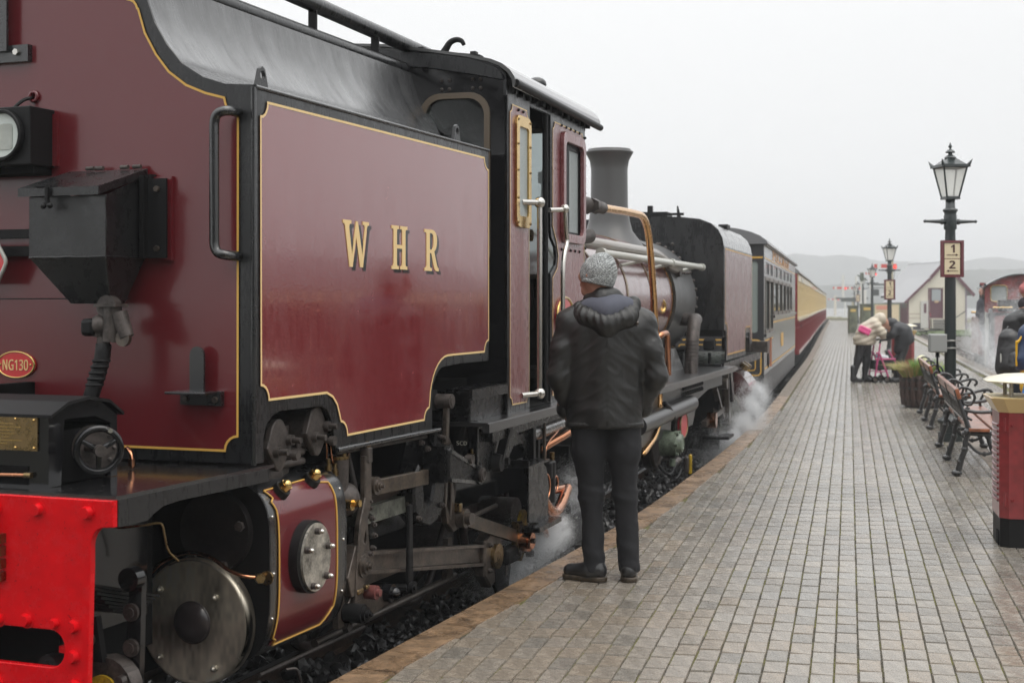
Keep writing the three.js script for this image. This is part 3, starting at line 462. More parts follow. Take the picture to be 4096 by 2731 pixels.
{ // leading engine unit: spring gear, cylinder, steam pipe
  frame = UF;
  const spr = put('leaf_spring', Array.from({ length: 7 }, (_, i) => { const y = .50 - i * .014, d = .20 - i * .02; return box(.07, .01, .46 - i * .05, 0, 0, 0, -.28, 0, 0).translate(-.225, y - .0, .63); }), M.blackFlat);
  put('spring_buckle', [rbox(.03, .085, .08, -.30, .475, .79, .006), box(.045, .02, .1, -.295, .53, .8)], M.brassDull);
  const lk = put('hanger_link', [plateFront([[-.155, .56], [-.10, .56], [-.115, .05], [-.19, .05]], .03, -.62)], M.blackGloss);
  for (const y of [.425, .29]) { put('pin', [discFront(-.145, y, -.645, .034, .018), discFront(-.145, y, -.66, .019, .01)], M.castIron, lk); }
  put('link_head', [discFront(-.135, .555, -.64, .045, .05), discFront(-.118, .55, -.68, .02, .012)], M.blackGloss, lk);
  const lk2 = put('hanger_link', [plateFront([[-.30, .41], [-.235, .42], [-.205, .25], [-.29, .25]], .03, -.72)], M.blackFlat); put('pin', [discFront(-.262, .335, -.752, .026, .008)], M.steelDirty, lk2);
  put('axlebox_housing', [discFront(-.21, .14, -.66, .125, .07, 20), box(.3, .06, .08, -.21, .12, .68)], M.castIron); put('axlebox_cover', [discFront(-.21, .13, -.74, .072, .012)], M.yellow);
  put('axlebox_bolt', [hexFront(-.12, .19, -.74, .022, .03)], M.castIron);
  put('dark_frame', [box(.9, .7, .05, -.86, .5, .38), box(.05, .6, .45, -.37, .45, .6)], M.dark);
  put('side_plate', [box(.02, .55, .4, -.30, .62, .55)], M.blackGloss);
  put('oil_pipe', [pipe([L(-.33, .715, -.55), L(-.2, .73, -.5), L(-.15, .74, -.45), L(-.14, .7, -.45), L(-.145, .62, -.42), L(-.12, .575, -.38)], .005, .03, 6)], M.brassDull);
  put('copper_pipe', [tubeOn(new THREE.CatmullRomCurve3([L(-.62, .52, .16), L(-.585, .43, -.02), L(-.53, .42, -.03), L(-.44, .49, -.03), L(-.32, .538, -.03), L(-.21, .53, -.03), L(-.1, .475, -.03), L(-.02, .452, -.01), L(.02, .448, .03)]).getPoints(40), .0085, 8)], M.copper);
  put('pipe_union', [hex(.022, .035).rotateZ(PI / 2).rotateY(-.7).translate(.015, .447, -.01), discFront(.04, .445, .035, .03, .01)], M.brassDull);
  // cylinder block, cladding and covers
  const prof = new THREE.SplineCurve([[-.46, .80], [-.38, .835], [-.27, .85], [-.15, .845], [-.06, .82], [.0, .775], [.03, .71], [.04, .62], [.042, .45], [.04, .33], [.03, .24], [.0, .15], [-.06, .09], [-.16, .05]].map(([x, y]) => new THREE.Vector2(x, y))).getPoints(44);
  const clad = (u0, u1, off, i0 = 0, i1 = 44) => { const pos = [], idx = []; for (let i = i0; i <= i1; i++) { const p = prof[i], a = prof[Math.max(0, i - 1)], b = prof[Math.min(44, i + 1)], l = Math.hypot(b.x - a.x, b.y - a.y), nx = -(b.y - a.y) / l * -1, ny = (b.x - a.x) / l; for (const u of [u0, u1]) pos.push(p.x + Math.abs(nx) * off, p.y + ny * off, -u); } const n = i1 - i0; for (let i = 0; i < n; i++) { const k = 2 * i; idx.push(k, k + 1, k + 2, k + 1, k + 3, k + 2); } const g = new THREE.BufferGeometry(); g.setAttribute('position', new THREE.Float32BufferAttribute(pos, 3)); g.setIndex(idx); g.computeVertexNormals(); return g; };
  const cyl = put('cylinder_casing', [clad(.05, .745, 0)], M.blackWet);
  put('end_plate', [plateFront([...prof.map((p) => [p.x, p.y]), [-.55, .05], [-.55, .8]], .012, .06)], M.blackFlat, cyl); put('end_plate', [plateFront([...prof.map((p) => [p.x, p.y]), [-.55, .05], [-.55, .8]], .012, .742)], M.blackFlat, cyl);
  put('maroon_panel', [clad(.115, .645, .003, 15, 38)], M.maroonFront, cyl);
  const at = (i) => prof[clamp(Math.round(i), 0, 44)], onClad = (u, i, off) => { const i0 = clamp(Math.floor(i), 0, 43), t = i - i0, a = prof[i0], b = prof[i0 + 1], l = Math.hypot(b.x - a.x, b.y - a.y); return L(lerp(a.x, b.x, t) + Math.abs(b.y - a.y) / l * off, lerp(a.y, b.y, t) + (b.x - a.x) / l * off, u); };
  const linePts = []; const seg = (u0, i0, u1, i1, n = 12) => { for (let k = 0; k < n; k++) linePts.push(onClad(lerp(u0, u1, k / n), lerp(i0, i1, k / n), .0055)); };
  seg(.10, 15.5, .52, 15, 4); seg(.52, 15, .55, 16.5, 4); seg(.55, 16.5, .63, 17, 4); seg(.63, 17, .642, 20, 6); seg(.642, 20, .642, 35, 24); seg(.642, 35, .615, 36, 4); seg(.615, 36, .57, 38, 6); seg(.57, 38, .15, 38, 6); seg(.15, 38, .155, 37, 4); seg(.155, 37, .12, 36.4, 4); seg(.12, 36.4, .12, 20, 24); seg(.12, 20, .10, 18.2, 5); seg(.10, 18.2, .125, 17.6, 3); seg(.125, 17.6, .10, 15.5, 5); linePts.push(linePts[0].clone());
  put('gold_lining', [tubeOn(linePts, .0045, 5)], M.gold, cyl);
  // oval inspection cover with domed nuts
  const cov = put('inspection_cover', [discSide(.375, .49, 0, 0, 0.001).scale(0, 0, 0), new THREE.CylinderGeometry(1, 1, .05, 40).rotateZ(-PI / 2).scale(1, .16, .148).translate(.064, .485, -.345)], M.blackFlat, cyl);
  put('cover_face', [new THREE.CylinderGeometry(1, 1, .012, 40).rotateZ(-PI / 2).scale(1, .15, .128).translate(.096, .483, -.352)], M.steel, cyl);
  for (const [u, y] of [[.34, .60], [.44, .52], [.25, .53], [.425, .39], [.305, .365]]) { put('nut', [hexSide(.104, y, u, .016, .02)], M.castIron, cyl); put('domed_cap', [new THREE.SphereGeometry(.0115, 10, 8).scale(1.3, 1, 1).translate(.13, y, -u), discSide(.122, y, u, .0115, .01)], M.steelBright, cyl); }
  for (const [u, i] of [[.21, 16.5], [.5, 15.8]]) { const p = onClad(u, i, 0), q = onClad(u, i, .055), q2 = onClad(u, i, .03); put('plug_seat', [rod(p, q2, .042, .038, 16)], M.blackFlat, cyl); put('brass_plug', [rod(onClad(u, i, .02), q, .03, .028, 6), new THREE.SphereGeometry(.024, 12, 8).translate(...onClad(u, i, .05).toArray())], M.brass, cyl); }
  for (const [u, i] of [[.08, 21], [.08, 27], [.08, 33], [.71, 19], [.71, 26], [.71, 33]]) put('screw', [new THREE.SphereGeometry(.0075, 8, 6).translate(...onClad(u, i, .001).toArray())], M.steelBright, cyl);
  const dome = put('cylinder_cover', [lathe([[0, 0], [.255, 0], [.268, .008], [.272, .02], [.272, .062], [.0, .062]], 56).rotateX(-PI / 2).translate(-.285, .245, .035)], mat([.82, .78, .70], .42, { metalness: .85, map: rep(tex(256, 256, (x, y) => { const a = n8(x * .5, y * .5), b = n16(x, y * .3), c = n64(x, y * .4), v = .38 + .75 * clamp((x * 1.1 - .1), -1, 1) * 0 + 1.1 * (a - .5) + .7 * (b - .5) + .3 * (c - .5) + .34; return [v, v * .96, v * .88]; }), 1.1), bumpMap: rep(fineT, 5), bumpScale: 0.00013 }));
  put('cover_boss', [new THREE.SphereGeometry(.088, 28, 14).scale(1, 1, .42).translate(-.285, .245, .036), new THREE.TorusGeometry(.086, .006, 6, 36).translate(-.285, .245, .037)], mat([.028, .022, .023], .32, { clearcoat: .4 }), dome);
  for (const [v, y] of [[-.445, .375], [-.17, .36], [-.445, .085], [-.175, .06]]) put('domed_nut', [hexFront(v, y, -.033, .016, .014), new THREE.SphereGeometry(.011, 10, 8).translate(v, y, .05)], M.steel, dome);
  const vc = put('valve_cover', [discFront(-.205, .63, .045, .17, .04, 40), discFront(-.205, .63, .04, .162, .03, 40)], mat([.022, .019, .019], .4, { map: rep(grimeT, 1.5) }));
  for (const [v, y] of [[-.075, .66], [-.155, .487], [-.31, .52]]) put('bolt_head', [hexFront(v, y, .012, .023, .022)], M.castIron, vc);
  // steam pipe standing in the arch
  const sp = put('steam_pipe', [rod(L(-.5, .965, .27), L(-.06, .97, .27), .09, .09, 20), rod(L(-.5, 1.03, .60), L(-.06, 1.015, .60), .095, .095, 20), rod(L(-.2, .74, .42), L(-.2, 1.05, .42), .105, .105, 20), tubeOn([L(-.2, .86, .42), L(-.18, .84, .35), L(-.2, .82, .24), L(-.25, .79, .12)], (t) => .10 + .02 * t, 16)], M.castIron);
  for (const y of [.925, .882]) put('pipe_flange', [rbox(.26, .034, .26, -.19, y, -.42, .02)], M.castIron, sp);
  for (const u of [.33, .52]) put('bolt_head', [hex(.018, .04).translate(-.09, .962, -u)], M.castIron, sp);
  for (const [u, y, r] of [[.265, .975, .105], [.605, 1.01, .105]]) {
    const fl = put('diamond_flange', [extrude(shapeOf([...arc(-.015, .045, .07, .075, 60, 150, 5), [-.115, 0], ...arc(-.01, -.05, .05, .06, 200, 300, 5), [.1, 0]]), .03, .004).rotateY(PI / 2).translate(-.058, y, -u)], M.castIron);
    for (const [du, dy] of [[-.05, -.02], [.062, .022]]) put('stud_and_nut', [hexSide(-.03, y + dy, u + du, .027, .026), discSide(-.004, y + dy, u + du, .014, .04, 12)], M.castIron, fl);
    put('stud_and_nut', [discSide(-.03, y - .045, u + .06, .013, .05, 12), hexSide(.0, y - .045, u + .06, .025, .024)], M.castIron, fl);
  }
}
{ // leading engine unit: wheels, frames and valve gear
  put('main_frame', [plateSide([[.75, .25], [.75, .9], [4.6, .9], [4.6, .25]], .03, -.56)], M.blackGloss);
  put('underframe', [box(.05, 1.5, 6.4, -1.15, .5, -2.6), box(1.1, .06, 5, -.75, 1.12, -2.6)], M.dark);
  for (const u of [1.7, 2.92, 4.14]) {
    const w = put('driving_wheel', [new THREE.TorusGeometry(.4, .03, 10, 40).rotateY(PI / 2).translate(-.64, .13, -u), discSide(-.70, .13, u, .39, .05, 36)], mat([.07, .045, .04], .4, { map: rep(grimeT, 2) }));
    put('tyre', [discSide(-.76, .13, u, .428, .1, 44)], M.steelDirty, w);
    put('balance_weight', [plateSide([...arc(u, .13, .36, .36, 200, 300, 10), ...arc(u, .13, .2, .2, 300, 200, 6)], .02, -.65)], M.blackFlat, w);
    put('axle_boss', [discSide(-.65, .13, u, .11, .25)], M.castIron, w);
  }
  const rodP = (name, pts, d, v, m = M.steelDirty, parent, holes) => put(name, [plateSide(pts, d, v, holes, .004)], m, parent);
  // connecting rod, an I section from crosshead to crank
  const c0 = [.96, .345], c1 = [2.7, .10];
  const along = (t, o) => [lerp(c0[0], c1[0], t) + o * .139, lerp(c0[1], c1[1], t) + o * .99];
  const rd = put('connecting_rod', [slab(L(-.035, c0[1], c0[0]), L(-.035, c1[1], c1[0]), .018, .078)], M.steelDirty);
  for (const o of [-.046, .046]) put('rod_flange', [slab(L(-.025, along(0, o)[1], along(0, o)[0]), L(-.025, along(.95, o * 1.18)[1], along(.95, o * 1.18)[0]), .05, .017)], M.steelDirty, rd);
  put('big_end', [plateSide([[2.56, .20], [2.66, .24], [2.80, .21], [2.86, .1], [2.80, -.05], [2.66, -.09], [2.56, -.005]], .075, -.07, [], .01)], M.steelDirty, rd);
  put('big_end_bearing', [discSide(.0, .09, 2.72, .075, .03, 28)], M.brassDull, rd);
  const crank = rodP('crank', [[2.72, .12], [2.86, .13], [2.95, .07], [2.97, -.02], [2.93, -.15], [2.86, -.25], [2.80, -.18], [2.72, -.08]], .03, -.02, M.blackGloss);
  put('crank_mark', [rbox(.006, .08, .032, .012, -.02, -2.89, .01)], M.castIron, crank);
  // crosshead, combination lever
  const ch = rodP('crosshead', [[.82, .30], [.90, .44], [1.0, .44], [1.02, .30], [.98, .2], [.86, .2]], .06, -.05, M.steelDirty);
  for (const [r, d] of [[.058, .02], [.04, .035], [.024, .045], [.013, .062]]) put('crosshead_pin', [discSide(.008, .335, .965, r, d)], M.steelDirty, ch);
  const cl = rodP('combination_lever', [[.985, .86], [1.055, .86], [1.055, .69], [1.06, .64], [1.0, .52], [.975, .46], [.97, .30], [.94, .17], [.885, .17], [.895, .30], [.915, .46], [.93, .54], [.985, .66]], .03, -.012);
  put('lever_block', [rbox(.05, .075, .045, .0, .862, -1.03, .006)], M.castIron, cl); put('brass_oiler', [box(.03, .014, .035, 0, .905, -1.03), hex(.013, .02).translate(0, .92, -1.03)], M.brassDull, cl);
  put('guide_plate', [plateSide([[1.02, .62], [1.08, .62], [1.10, .5], [1.12, .36], [1.06, .3], [1.02, .34]], .02, -.045, [arc(1.06, .46, .022, .045, 360, 20, 10)])], M.steelDirty, cl);
  for (const [u, y] of [[1.045, .635], [1.05, .60], [1.075, .545], [1.09, .515], [1.10, .46], [1.085, .40], [1.055, .375]]) put('bolt', [hexSide(.0, y, u, .015, .016), discSide(.016, y, u, .008, .01)], M.castIron, cl);
  put('brass_key', [rbox(.05, .028, .065, .0, .215, -.93, .008), rbox(.05, .024, .04, .004, .225, -1.0, .008)], M.brassDull, cl);
  // union link and lower pin bosses
  const ul = rodP('union_link', [[.84, .14], [.90, .21], [1.0, .22], [1.09, .145], [1.3, .18], [1.34, .16], [1.3, .08], [1.08, .06], [.9, .06]], .03, -.04);
  put('pin_boss', [rod(L(-.06, .125, .87), L(.07, .125, .87), .046, .046, 18), ...[[.034, .085], [.02, .1], [.01, .115]].map(([r, v]) => discSide(.06, .125, .87, r, v - .06))], M.blackFlat, ul);
  put('pin_boss', [discSide(-.01, .19, 1.05, .035, .06), discSide(.05, .19, 1.05, .018, .018)], mat([.16, .05, .045], .45), ul);
  put('pin_boss', [discSide(-.02, .145, 1.27, .045, .05), new THREE.SphereGeometry(.032, 14, 10).translate(.035, .145, -1.27)], M.blackGloss, ul);
  // radius rod and slide bar
  const rr1 = rodP('radius_rod', [[1.08, .66], [1.08, .745], [1.15, .742], [1.15, .728], [1.76, .712], [1.76, .632], [1.15, .65], [1.15, .66]], .035, -.03, mat([.16, .12, .085], .42, { metalness: .7, map: rep(grimeT, 2.4), bumpMap: rep(dropT, 5), bumpScale: 0.00044, clearcoat: .4, clearcoatRoughness: .3 }));
  for (const [r, d] of [[.045, .016], [.03, .03], [.02, .04], [.011, .055]]) put('rod_pin', [discSide(.004, .703, 1.115, r, d)], M.steelDirty, rr1);
  rodP('valve_rod', [[1.06, .61], [1.06, .55], [1.6, .6], [1.6, .66]], .03, -.12, mat([.045, .03, .022], .5, { metalness: .4 }));
  put('slide_bar', [box(.07, .085, .62, -.09, .545, -1.38)], mat([.24, .25, .21], .4, { metalness: .3, map: rep(grimeT, 1.5) }));
  put('slide_bar', [box(.07, .05, .7, -.13, .21, -1.4)], M.steelDirty);
  // valve chest front with lubricator unions
  const vch = put('valve_chest', [rbox(.16, .2, .14, -.13, .74, -.84, .03), new THREE.SphereGeometry(.085, 18, 12).translate(-.06, .66, -.90), rod(L(-.06, .7, .86), L(-.06, .86, .86), .045, .05, 16), box(.1, .06, .2, -.11, .80, -.84)], M.castIron);
  put('valve_lid', [discSide(0, 0, 0, .001, .001), new THREE.CylinderGeometry(.052, .052, .016, 20).translate(-.06, .865, -.86)], M.brassDull, vch);
  put('brass_gland', [hexSide(-.02, .645, .83, .03, .05), hexSide(.02, .65, .86, .02, .035)], M.brass, vch);
  put('guide_bracket', [plateSide([[.76, .55], [.86, .55], [.86, .06], [.8, .06]], .03, -.06, [arc(.815, .47, .014, .05, 360, 20, 8), arc(.82, .27, .012, .045, 360, 20, 8)])], M.steelDirty, vch);
  for (const [u, y] of [[.735, .83], [.80, .80], [.885, .885]]) put('brass_union', [hex(.019, .03).translate(-.05, y, -u), hex(.013, .03).translate(-.05, y + .028, -u)], M.brassDull, vch);
  for (const pts of [[[.735, .86], [.74, .92], [.72, 1.0]], [[.80, .84], [.78, .92], [.79, 1.0]], [[.885, .93], [.88, .98], [.84, 1.03]], [[.93, .88], [1.0, .95], [1.12, .99], [1.3, 1.0]], [[1.06, .9], [1.15, .94], [1.3, .965], [1.45, .97]], [[.95, .86], [1.03, .95], [1.15, .98], [1.28, 1.01]]]) put('oil_pipe', [tubeOn(new THREE.CatmullRomCurve3(pts.map(([u, y]) => L(-.06, y, u))).getPoints(10), .0045, 5)], M.copper, vch);
  // motion bracket, expansion link and reversing arm
  const mb = put('motion_bracket', [plateSide([[1.87, .91], [1.985, .91], [1.985, .56], [1.955, .47], [1.88, .415], [1.78, .40], [1.68, .43], [1.60, .50], [1.585, .60], [1.60, .70], [1.66, .75], [1.70, .66], [1.72, .55], [1.76, .52], [1.81, .54], [1.84, .62], [1.85, .72]], .08, -.08, [], .012)], M.blackUnder);
  put('bracket_web', [plateSide([[1.58, .50], [1.7, .42], [1.86, .44], [1.9, .9], [1.68, .9], [1.60, .72]], .015, -.10)], M.blackGloss, mb);
  const ra = put('bracket_arm', [plateSide([[1.86, .81], [1.90, .82], [2.1, .745], [2.26, .71], [2.30, .675], [2.30, .60], [2.26, .575], [2.1, .60], [1.86, .635]], .06, .02, [], .012), discSide(.05, .63, 2.27, .055, .05), box(.12, .2, .12, .0, .73, -1.9)], M.blackUnder);
  put('arm_rib', [slab(L(.082, .80, 1.88), L(.082, .675, 2.24), .012, .02)], M.blackWet, ra); put('arm_rib', [slab(L(.082, .645, 1.88), L(.082, .59, 2.24), .012, .02)], M.blackWet, ra);
  put('oil_box', [rbox(.06, .05, .09, .05, .715, -2.24, .006), box(.04, .012, .05, .06, .743, -2.235), hexSide(.06, .73, 2.15, .03, .04)], M.castIron, ra); put('brass_oiler', [box(.045, .014, .05, .06, .748, -2.235), hex(.016, .03).translate(.06, .765, -2.235)], M.brassDull, ra);
  put('pivot_cap', [discSide(.10, .63, 2.27, .04, .014), new THREE.TorusGeometry(.026, .006, 6, 18).rotateY(PI / 2).translate(.115, .63, -2.27)], M.castIron, ra);
  const ra2 = rodP('reversing_lever', [[2.0, .84], [2.03, .90], [2.08, .87], [2.2, .74], [2.15, .70], [2.10, .75], [2.05, .82], [2.03, .74], [2.0, .72]], .03, -.05, M.steelDirty);
  const li = rodP('lifting_link', [[1.94, .84], [1.975, .84], [1.985, 1.0], [1.99, 1.06], [1.955, 1.06], [1.95, 1.0]], .03, .0, M.steelDirty);
  put('link_pin', [discSide(-.04, 1.065, 1.97, .04, .09), discSide(.045, 1.065, 1.97, .025, .012)], M.castIron, li); put('link_bracket', [box(.12, .11, .14, -.1, 1.07, -1.9)], M.blackFlat);
  const el = put('expansion_link', [plateSide([[2.02, .66], [2.10, .66], [2.14, .56], [2.15, .47], [2.22, .42], [2.22, .33], [2.13, .32], [2.05, .38], [2.02, .5]], .04, -.05, [[[2.06, .62], [2.04, .5], [2.05, .42], [2.09, .40], [2.10, .47], [2.10, .58], [2.085, .63]]], .005)], M.steelDirty);
  put('link_die', [rbox(.05, .05, .04, .0, .455, -2.16, .008)], M.brassDull, el);
  const er = put('eccentric_rod', [slab(L(.02, .385, 2.20), L(.02, .145, 3.09), .035, .075)], mat([.12, .085, .055], .42, { metalness: .75, map: rep(grimeT, 2.4), bumpMap: rep(dropT, 6), bumpScale: 0.00066, clearcoat: .4, clearcoatRoughness: .3 }));
  put('rod_fork', [discSide(-.03, .39, 2.2, .055, .07), discSide(.04, .39, 2.2, .034, .03), box(.05, .06, .1, .02, .375, -2.26)], M.steelDirty, er);
  put('rod_end', [plateSide([[3.0, .255], [3.1, .245], [3.16, .18], [3.15, .06], [3.09, .0], [3.02, .04], [3.0, .12]], .04, .0, [], .006)], M.brassDull, er);
  put('bronze_cap', [discSide(.04, .13, 3.09, .07, .05, 26), discSide(.09, .13, 3.09, .052, .02, 26)], M.copper, er); put('cap_nut', [hexSide(.11, .13, 3.09, .018, .016)], M.castIron, er);
  for (const [u, y] of [[3.05, .22], [3.13, .205], [3.04, .06], [3.13, .055]]) put('bolt', [hexSide(.04, y, u, .013, .014)], M.castIron, er);
  put('return_crank', [rbox(.08, .1, .26, .0, .06, -2.98, .02), hexSide(.03, .03, 3.2, .025, .04)], M.blackFlat);
  // brake hanger
  const bh = rodP('brake_hanger', [[1.46, .56], [1.50, .56], [1.51, .12], [1.45, .12]], .02, .012, M.blackFlat); put('hanger_pin', [discSide(.02, .135, 1.48, .032, .03), discSide(.05, .135, 1.48, .014, .01), rod(L(-.2, .135, 1.44), L(.02, .135, 1.46), .022)], M.blackFlat, bh);
  rodP('brake_shoe', [...arc(1.70, .13, .47, .47, 140, 215, 10), ...arc(1.70, .13, .55, .55, 210, 145, 8)], .08, -.56, M.castIron);
  rodP('brake_hanger', [[1.27, .5], [1.32, .5], [1.33, .1], [1.28, .1]], .02, -.2, M.blackFlat);
  // small fixings, pins and pipes of the motion
  for (const [u, y, v] of [[1.70, .86, -.02], [1.78, .82, -.02], [1.93, .87, .0], [1.93, .50, .0], [1.5, .50, .0], [1.62, .47, .0], [2.62, .17, .006], [2.62, .02, .006], [1.15, .545, -.05], [1.6, .545, -.05]]) put('bolt', [hexSide(v, y, u, .016, .016), discSide(v + .016, y, u, .009, .01)], M.castIron);
  put('spring_hanger', [plateSide([[2.3, .25], [2.36, .25], [2.38, .02], [2.28, .02]], .03, -.15), rod(L(-.2, .13, 2.33), L(-.08, .13, 2.33), .03)], M.steelDirty); put('frame_stretcher', [rod(L(-.1, .33, 2.5), L(-.1, .35, 3.0), .014)], M.steelDirty);
  put('brake_beam', [rod(L(-.16, -.02, .8), L(-.16, .0, 2.5), .02)], M.steelDirty); put('sand_pipe', [pipe([L(-.25, .85, 1.3), L(-.2, .6, 1.32), L(-.3, .1, 1.38), L(-.5, -.15, 1.4)], .018, .08, 8)], M.castIron); put('sand_pipe', [pipe([L(-.2, .85, 2.45), L(-.15, .5, 2.47), L(-.3, .1, 2.5), L(-.5, -.15, 2.52)], .018, .08, 8)], M.castIron);
  put('pipe_run', [pipe([L(-.03, .895, .78), L(-.03, .89, 1.2), L(-.03, .885, 1.8)], .010, .02, 6)], M.castIron);
  put('drain_cocks', [hexSide(-.05, .05, .9, .03, .03), rod(L(-.1, -.02, .2), L(-.1, -.02, 1.2), .01), pipe([L(.0, .0, .26), L(.03, .0, .3), L(.03, -.08, .34)], .007, .02, 6)], M.castIron);
}
{ // cab
  frame = UC;
  const cabP = mat([.15, .025, .028], .6, { ior: 1.9, roughnessMap: rep(filmT, 2), bumpMap: rep(dropT, 4), bumpScale: 0.00022, clearcoat: .9, clearcoatRoughness: .5 });
  const roofL = [[.0, 2.93], [-.012, 2.99], [-.05, 3.035], [-.11, 3.065], [-.25, 3.10], [-.5, 3.145], [-.78, 3.19], [-1.05, 3.21]];
  const win = roundRect(-.54, 1.8, -.13, 2.86, .12, 6);
  const front = (u, name) => put(name, [plateFront(mirror([[0, .93], ...roofL.map(([v, y]) => [v, y - .01])], -1.05), .02, u + .02, [win.slice().reverse(), win.map(([v, y]) => [-2.1 - v, y])])], M.blackGloss);
  const cf = front(-.1, 'cab_front'), cb = front(1.74, 'cab_back');
  const rim = (u, parent) => { put('window_frame', [plateFront(roundRect(-.56, 1.78, -.11, 2.88, .13, 6), .016, u, [roundRect(-.525, 1.815, -.145, 2.845, .105, 6).slice().reverse()])], mat([.11, .085, .06], .5), parent); };
  rim(-.1, cf); rim(1.74, cb); put('window_pane', [plateFront(win, .004, 1.75)], mat([.75, .8, .8], .35, { transmission: .85, thickness: 0, bumpMap: rep(dropT, 6), bumpScale: 0.0022 }), cb);
  put('window_pane', [plateFront(win, .004, -.085)], M.glass, cf);
  for (const v of [-.42, -.37, -.22, -.17]) for (const y of [2.905, 2.96]) put('rivet', [new THREE.SphereGeometry(.012, 8, 6).translate(v, y - (v + .42) * -.0, .104)], M.castIron, cf);
  put('front_band', [plateFront([[-.02, 2.95], [-.03, 2.985], [-.07, 3.02], [-.14, 3.05], [-.26, 3.085], [-.5, 3.125], [-1.05, 3.19], [-1.05, 3.10], [-.5, 3.04], [-.2, 2.985], [-.02, 2.945]], .02, -.115)], M.black, cf);
  // side sheet with its doorway
  const door0 = .365, door1 = .85;
  const s1 = put('cab_side', [plateSide([[-.1, .93], [-.1, 2.93], [door0, 2.93], [door0, .93]], .02, -.02, [roundRect(.05, 2.09, .315, 2.74, .05, 4).slice().reverse()], .002), box(.02, .09, 1.9, -.011, 2.90, -.83)], M.black);
  const s2 = put('cab_side', [plateSide([[door1, .93], [door1, 1.80], [.97, 1.86], [.995, 1.91], [.97, 1.98], [door1 + .02, 2.04], [door1, 2.1], [door1, 2.93], [1.76, 2.93], [1.76, .93]], .02, -.02, [roundRect(1.11, 2.06, 1.63, 2.73, .06, 4).slice().reverse()], .002)], M.black);
  const notch = (a, b, y0, y1, r = .06) => [...arc(a, y0, r, r, 88, 2, 4).reverse().reverse(), ...[[b - r, y0]], ...arc(b, y0, r, r, 178, 92, 4), ...arc(b, y1, r, r, 268, 182, 4), ...arc(a, y1, r, r, -2, -88, 4)];
  const p1 = notch(-.065, .335, .985, 2.81, .05), p2 = [[.885, .99], ...[[1.72, .99]], ...arc(1.72, 2.82, .05, .05, 268, 182, 4), ...arc(.885, 2.82, .05, .05, -2, -88, 4), [.885, 2.12], [.98, 2.02], [1.03, 1.92], [1.0, 1.84], [.885, 1.77]];
  put('maroon_panel', [plateSide(p1, .004, .0, [roundRect(.05, 2.09, .315, 2.74, .05, 4).slice().reverse()])], cabP, s1); put('gold_lining', [sideLine(p1, .008, .0055)], M.lightGold, s1);
  put('maroon_panel', [plateSide(p2, .004, .0, [roundRect(1.11, 2.06, 1.63, 2.73, .06, 4).slice().reverse()])], cabP, s2); put('gold_lining', [sideLine(p2, .008, .0055)], M.lightGold, s2);
  const wf = put('window_frame', [plateSide(roundRect(.03, 2.07, .335, 2.76, .06, 5), .018, .004, [roundRect(.085, 2.14, .28, 2.69, .02, 3).slice().reverse()], .002)], M.brass, s1);
  for (const y of [2.1, 2.25, 2.42, 2.58, 2.73]) for (const u of [.055, .31]) put('rivet', [new THREE.SphereGeometry(.009, 6, 5).translate(.022, y, -u)], M.brassDull, s1);
  put('window_pane', [plateSide([[.07, 2.12], [.3, 2.12], [.3, 2.71], [.07, 2.71]], .004, .006)], mat([.6, .66, .66], .3, { transmission: .5, thickness: 0, bumpMap: rep(dropT, 6), bumpScale: 0.00264 }), s1);
  put('window_frame', [plateSide(roundRect(1.07, 2.02, 1.67, 2.78, .08, 5), .03, .004, [roundRect(1.13, 2.08, 1.61, 2.71, .05, 3).slice().reverse()], .004)], cabP, s2);
  put('sliding_sash', [plateSide([[1.26, 2.06], [1.62, 2.06], [1.62, 2.72], [1.26, 2.72]], .014, -.015, [[[1.33, 2.1], [1.33, 2.67], [1.58, 2.67], [1.58, 2.1]]])], M.blackFlat, s2);
  put('window_pane', [plateSide([[1.31, 2.08], [1.6, 2.08], [1.6, 2.69], [1.31, 2.69]], .004, -.01)], mat([.6, .66, .66], .25, { transmission: .5, thickness: 0, bumpMap: rep(dropT, 6), bumpScale: 0.00264 }), s2);
  for (const u of [1.1, 1.22, 1.34, 1.46, 1.58]) { put('rivet', [new THREE.SphereGeometry(.011, 6, 5).translate(.006, 2.815, -u)], M.blackFlat, s2); put('rivet', [new THREE.SphereGeometry(.011, 6, 5).translate(.006, 1.97, -u)], M.blackFlat, s2); }
  for (let i = 0; i < 9; i++) put('rivet', [new THREE.SphereGeometry(.011, 6, 5).translate(.006, 1.2 + i * .2, -1.745)], M.blackFlat, s2);
  for (const u of [.1, .2]) put('rivet', [new THREE.SphereGeometry(.01, 6, 5).translate(.008, 2.79 - u * 0, -u)], M.blackFlat, s1);
  // far side, floor, inside
  put('cab_far_side', [box(.02, 1.2, 1.9, -2.09, 1.5, -.83), box(.02, .25, 1.9, -2.09, 2.82, -.83), box(.02, 2, .5, -2.09, 1.9, .0 - .1)], M.dark);
  put('cab_floor', [box(2.1, .04, 1.9, -1.05, .93, -.83)], M.dark);
  put('backhead', [rod(L(-1.05, 1.75, 1.2), L(-1.05, 1.75, 1.72), .62, .62, 24)], M.blackFlat);
  put('cab_gauge', [discSide(-.12, 2.05, .72, .04, .03), discSide(-.3, 1.9, .75, .03, .03)], M.brassDull);
  put('door_post', [rod(L(-.02, .95, .79), L(-.02, 2.9, .79), .02)], M.blackFlat);
  // roof
  const roofPts = mirror([[.055, 2.915], [.05, 2.96], [.02, 3.005], [-.03, 3.045], [-.10, 3.075], [-.25, 3.112], [-.5, 3.155], [-.78, 3.20], [-1.05, 3.22]], -1.05), inner = roofPts.map(([v, y]) => [v * .985 - .016, y - .016]).reverse();
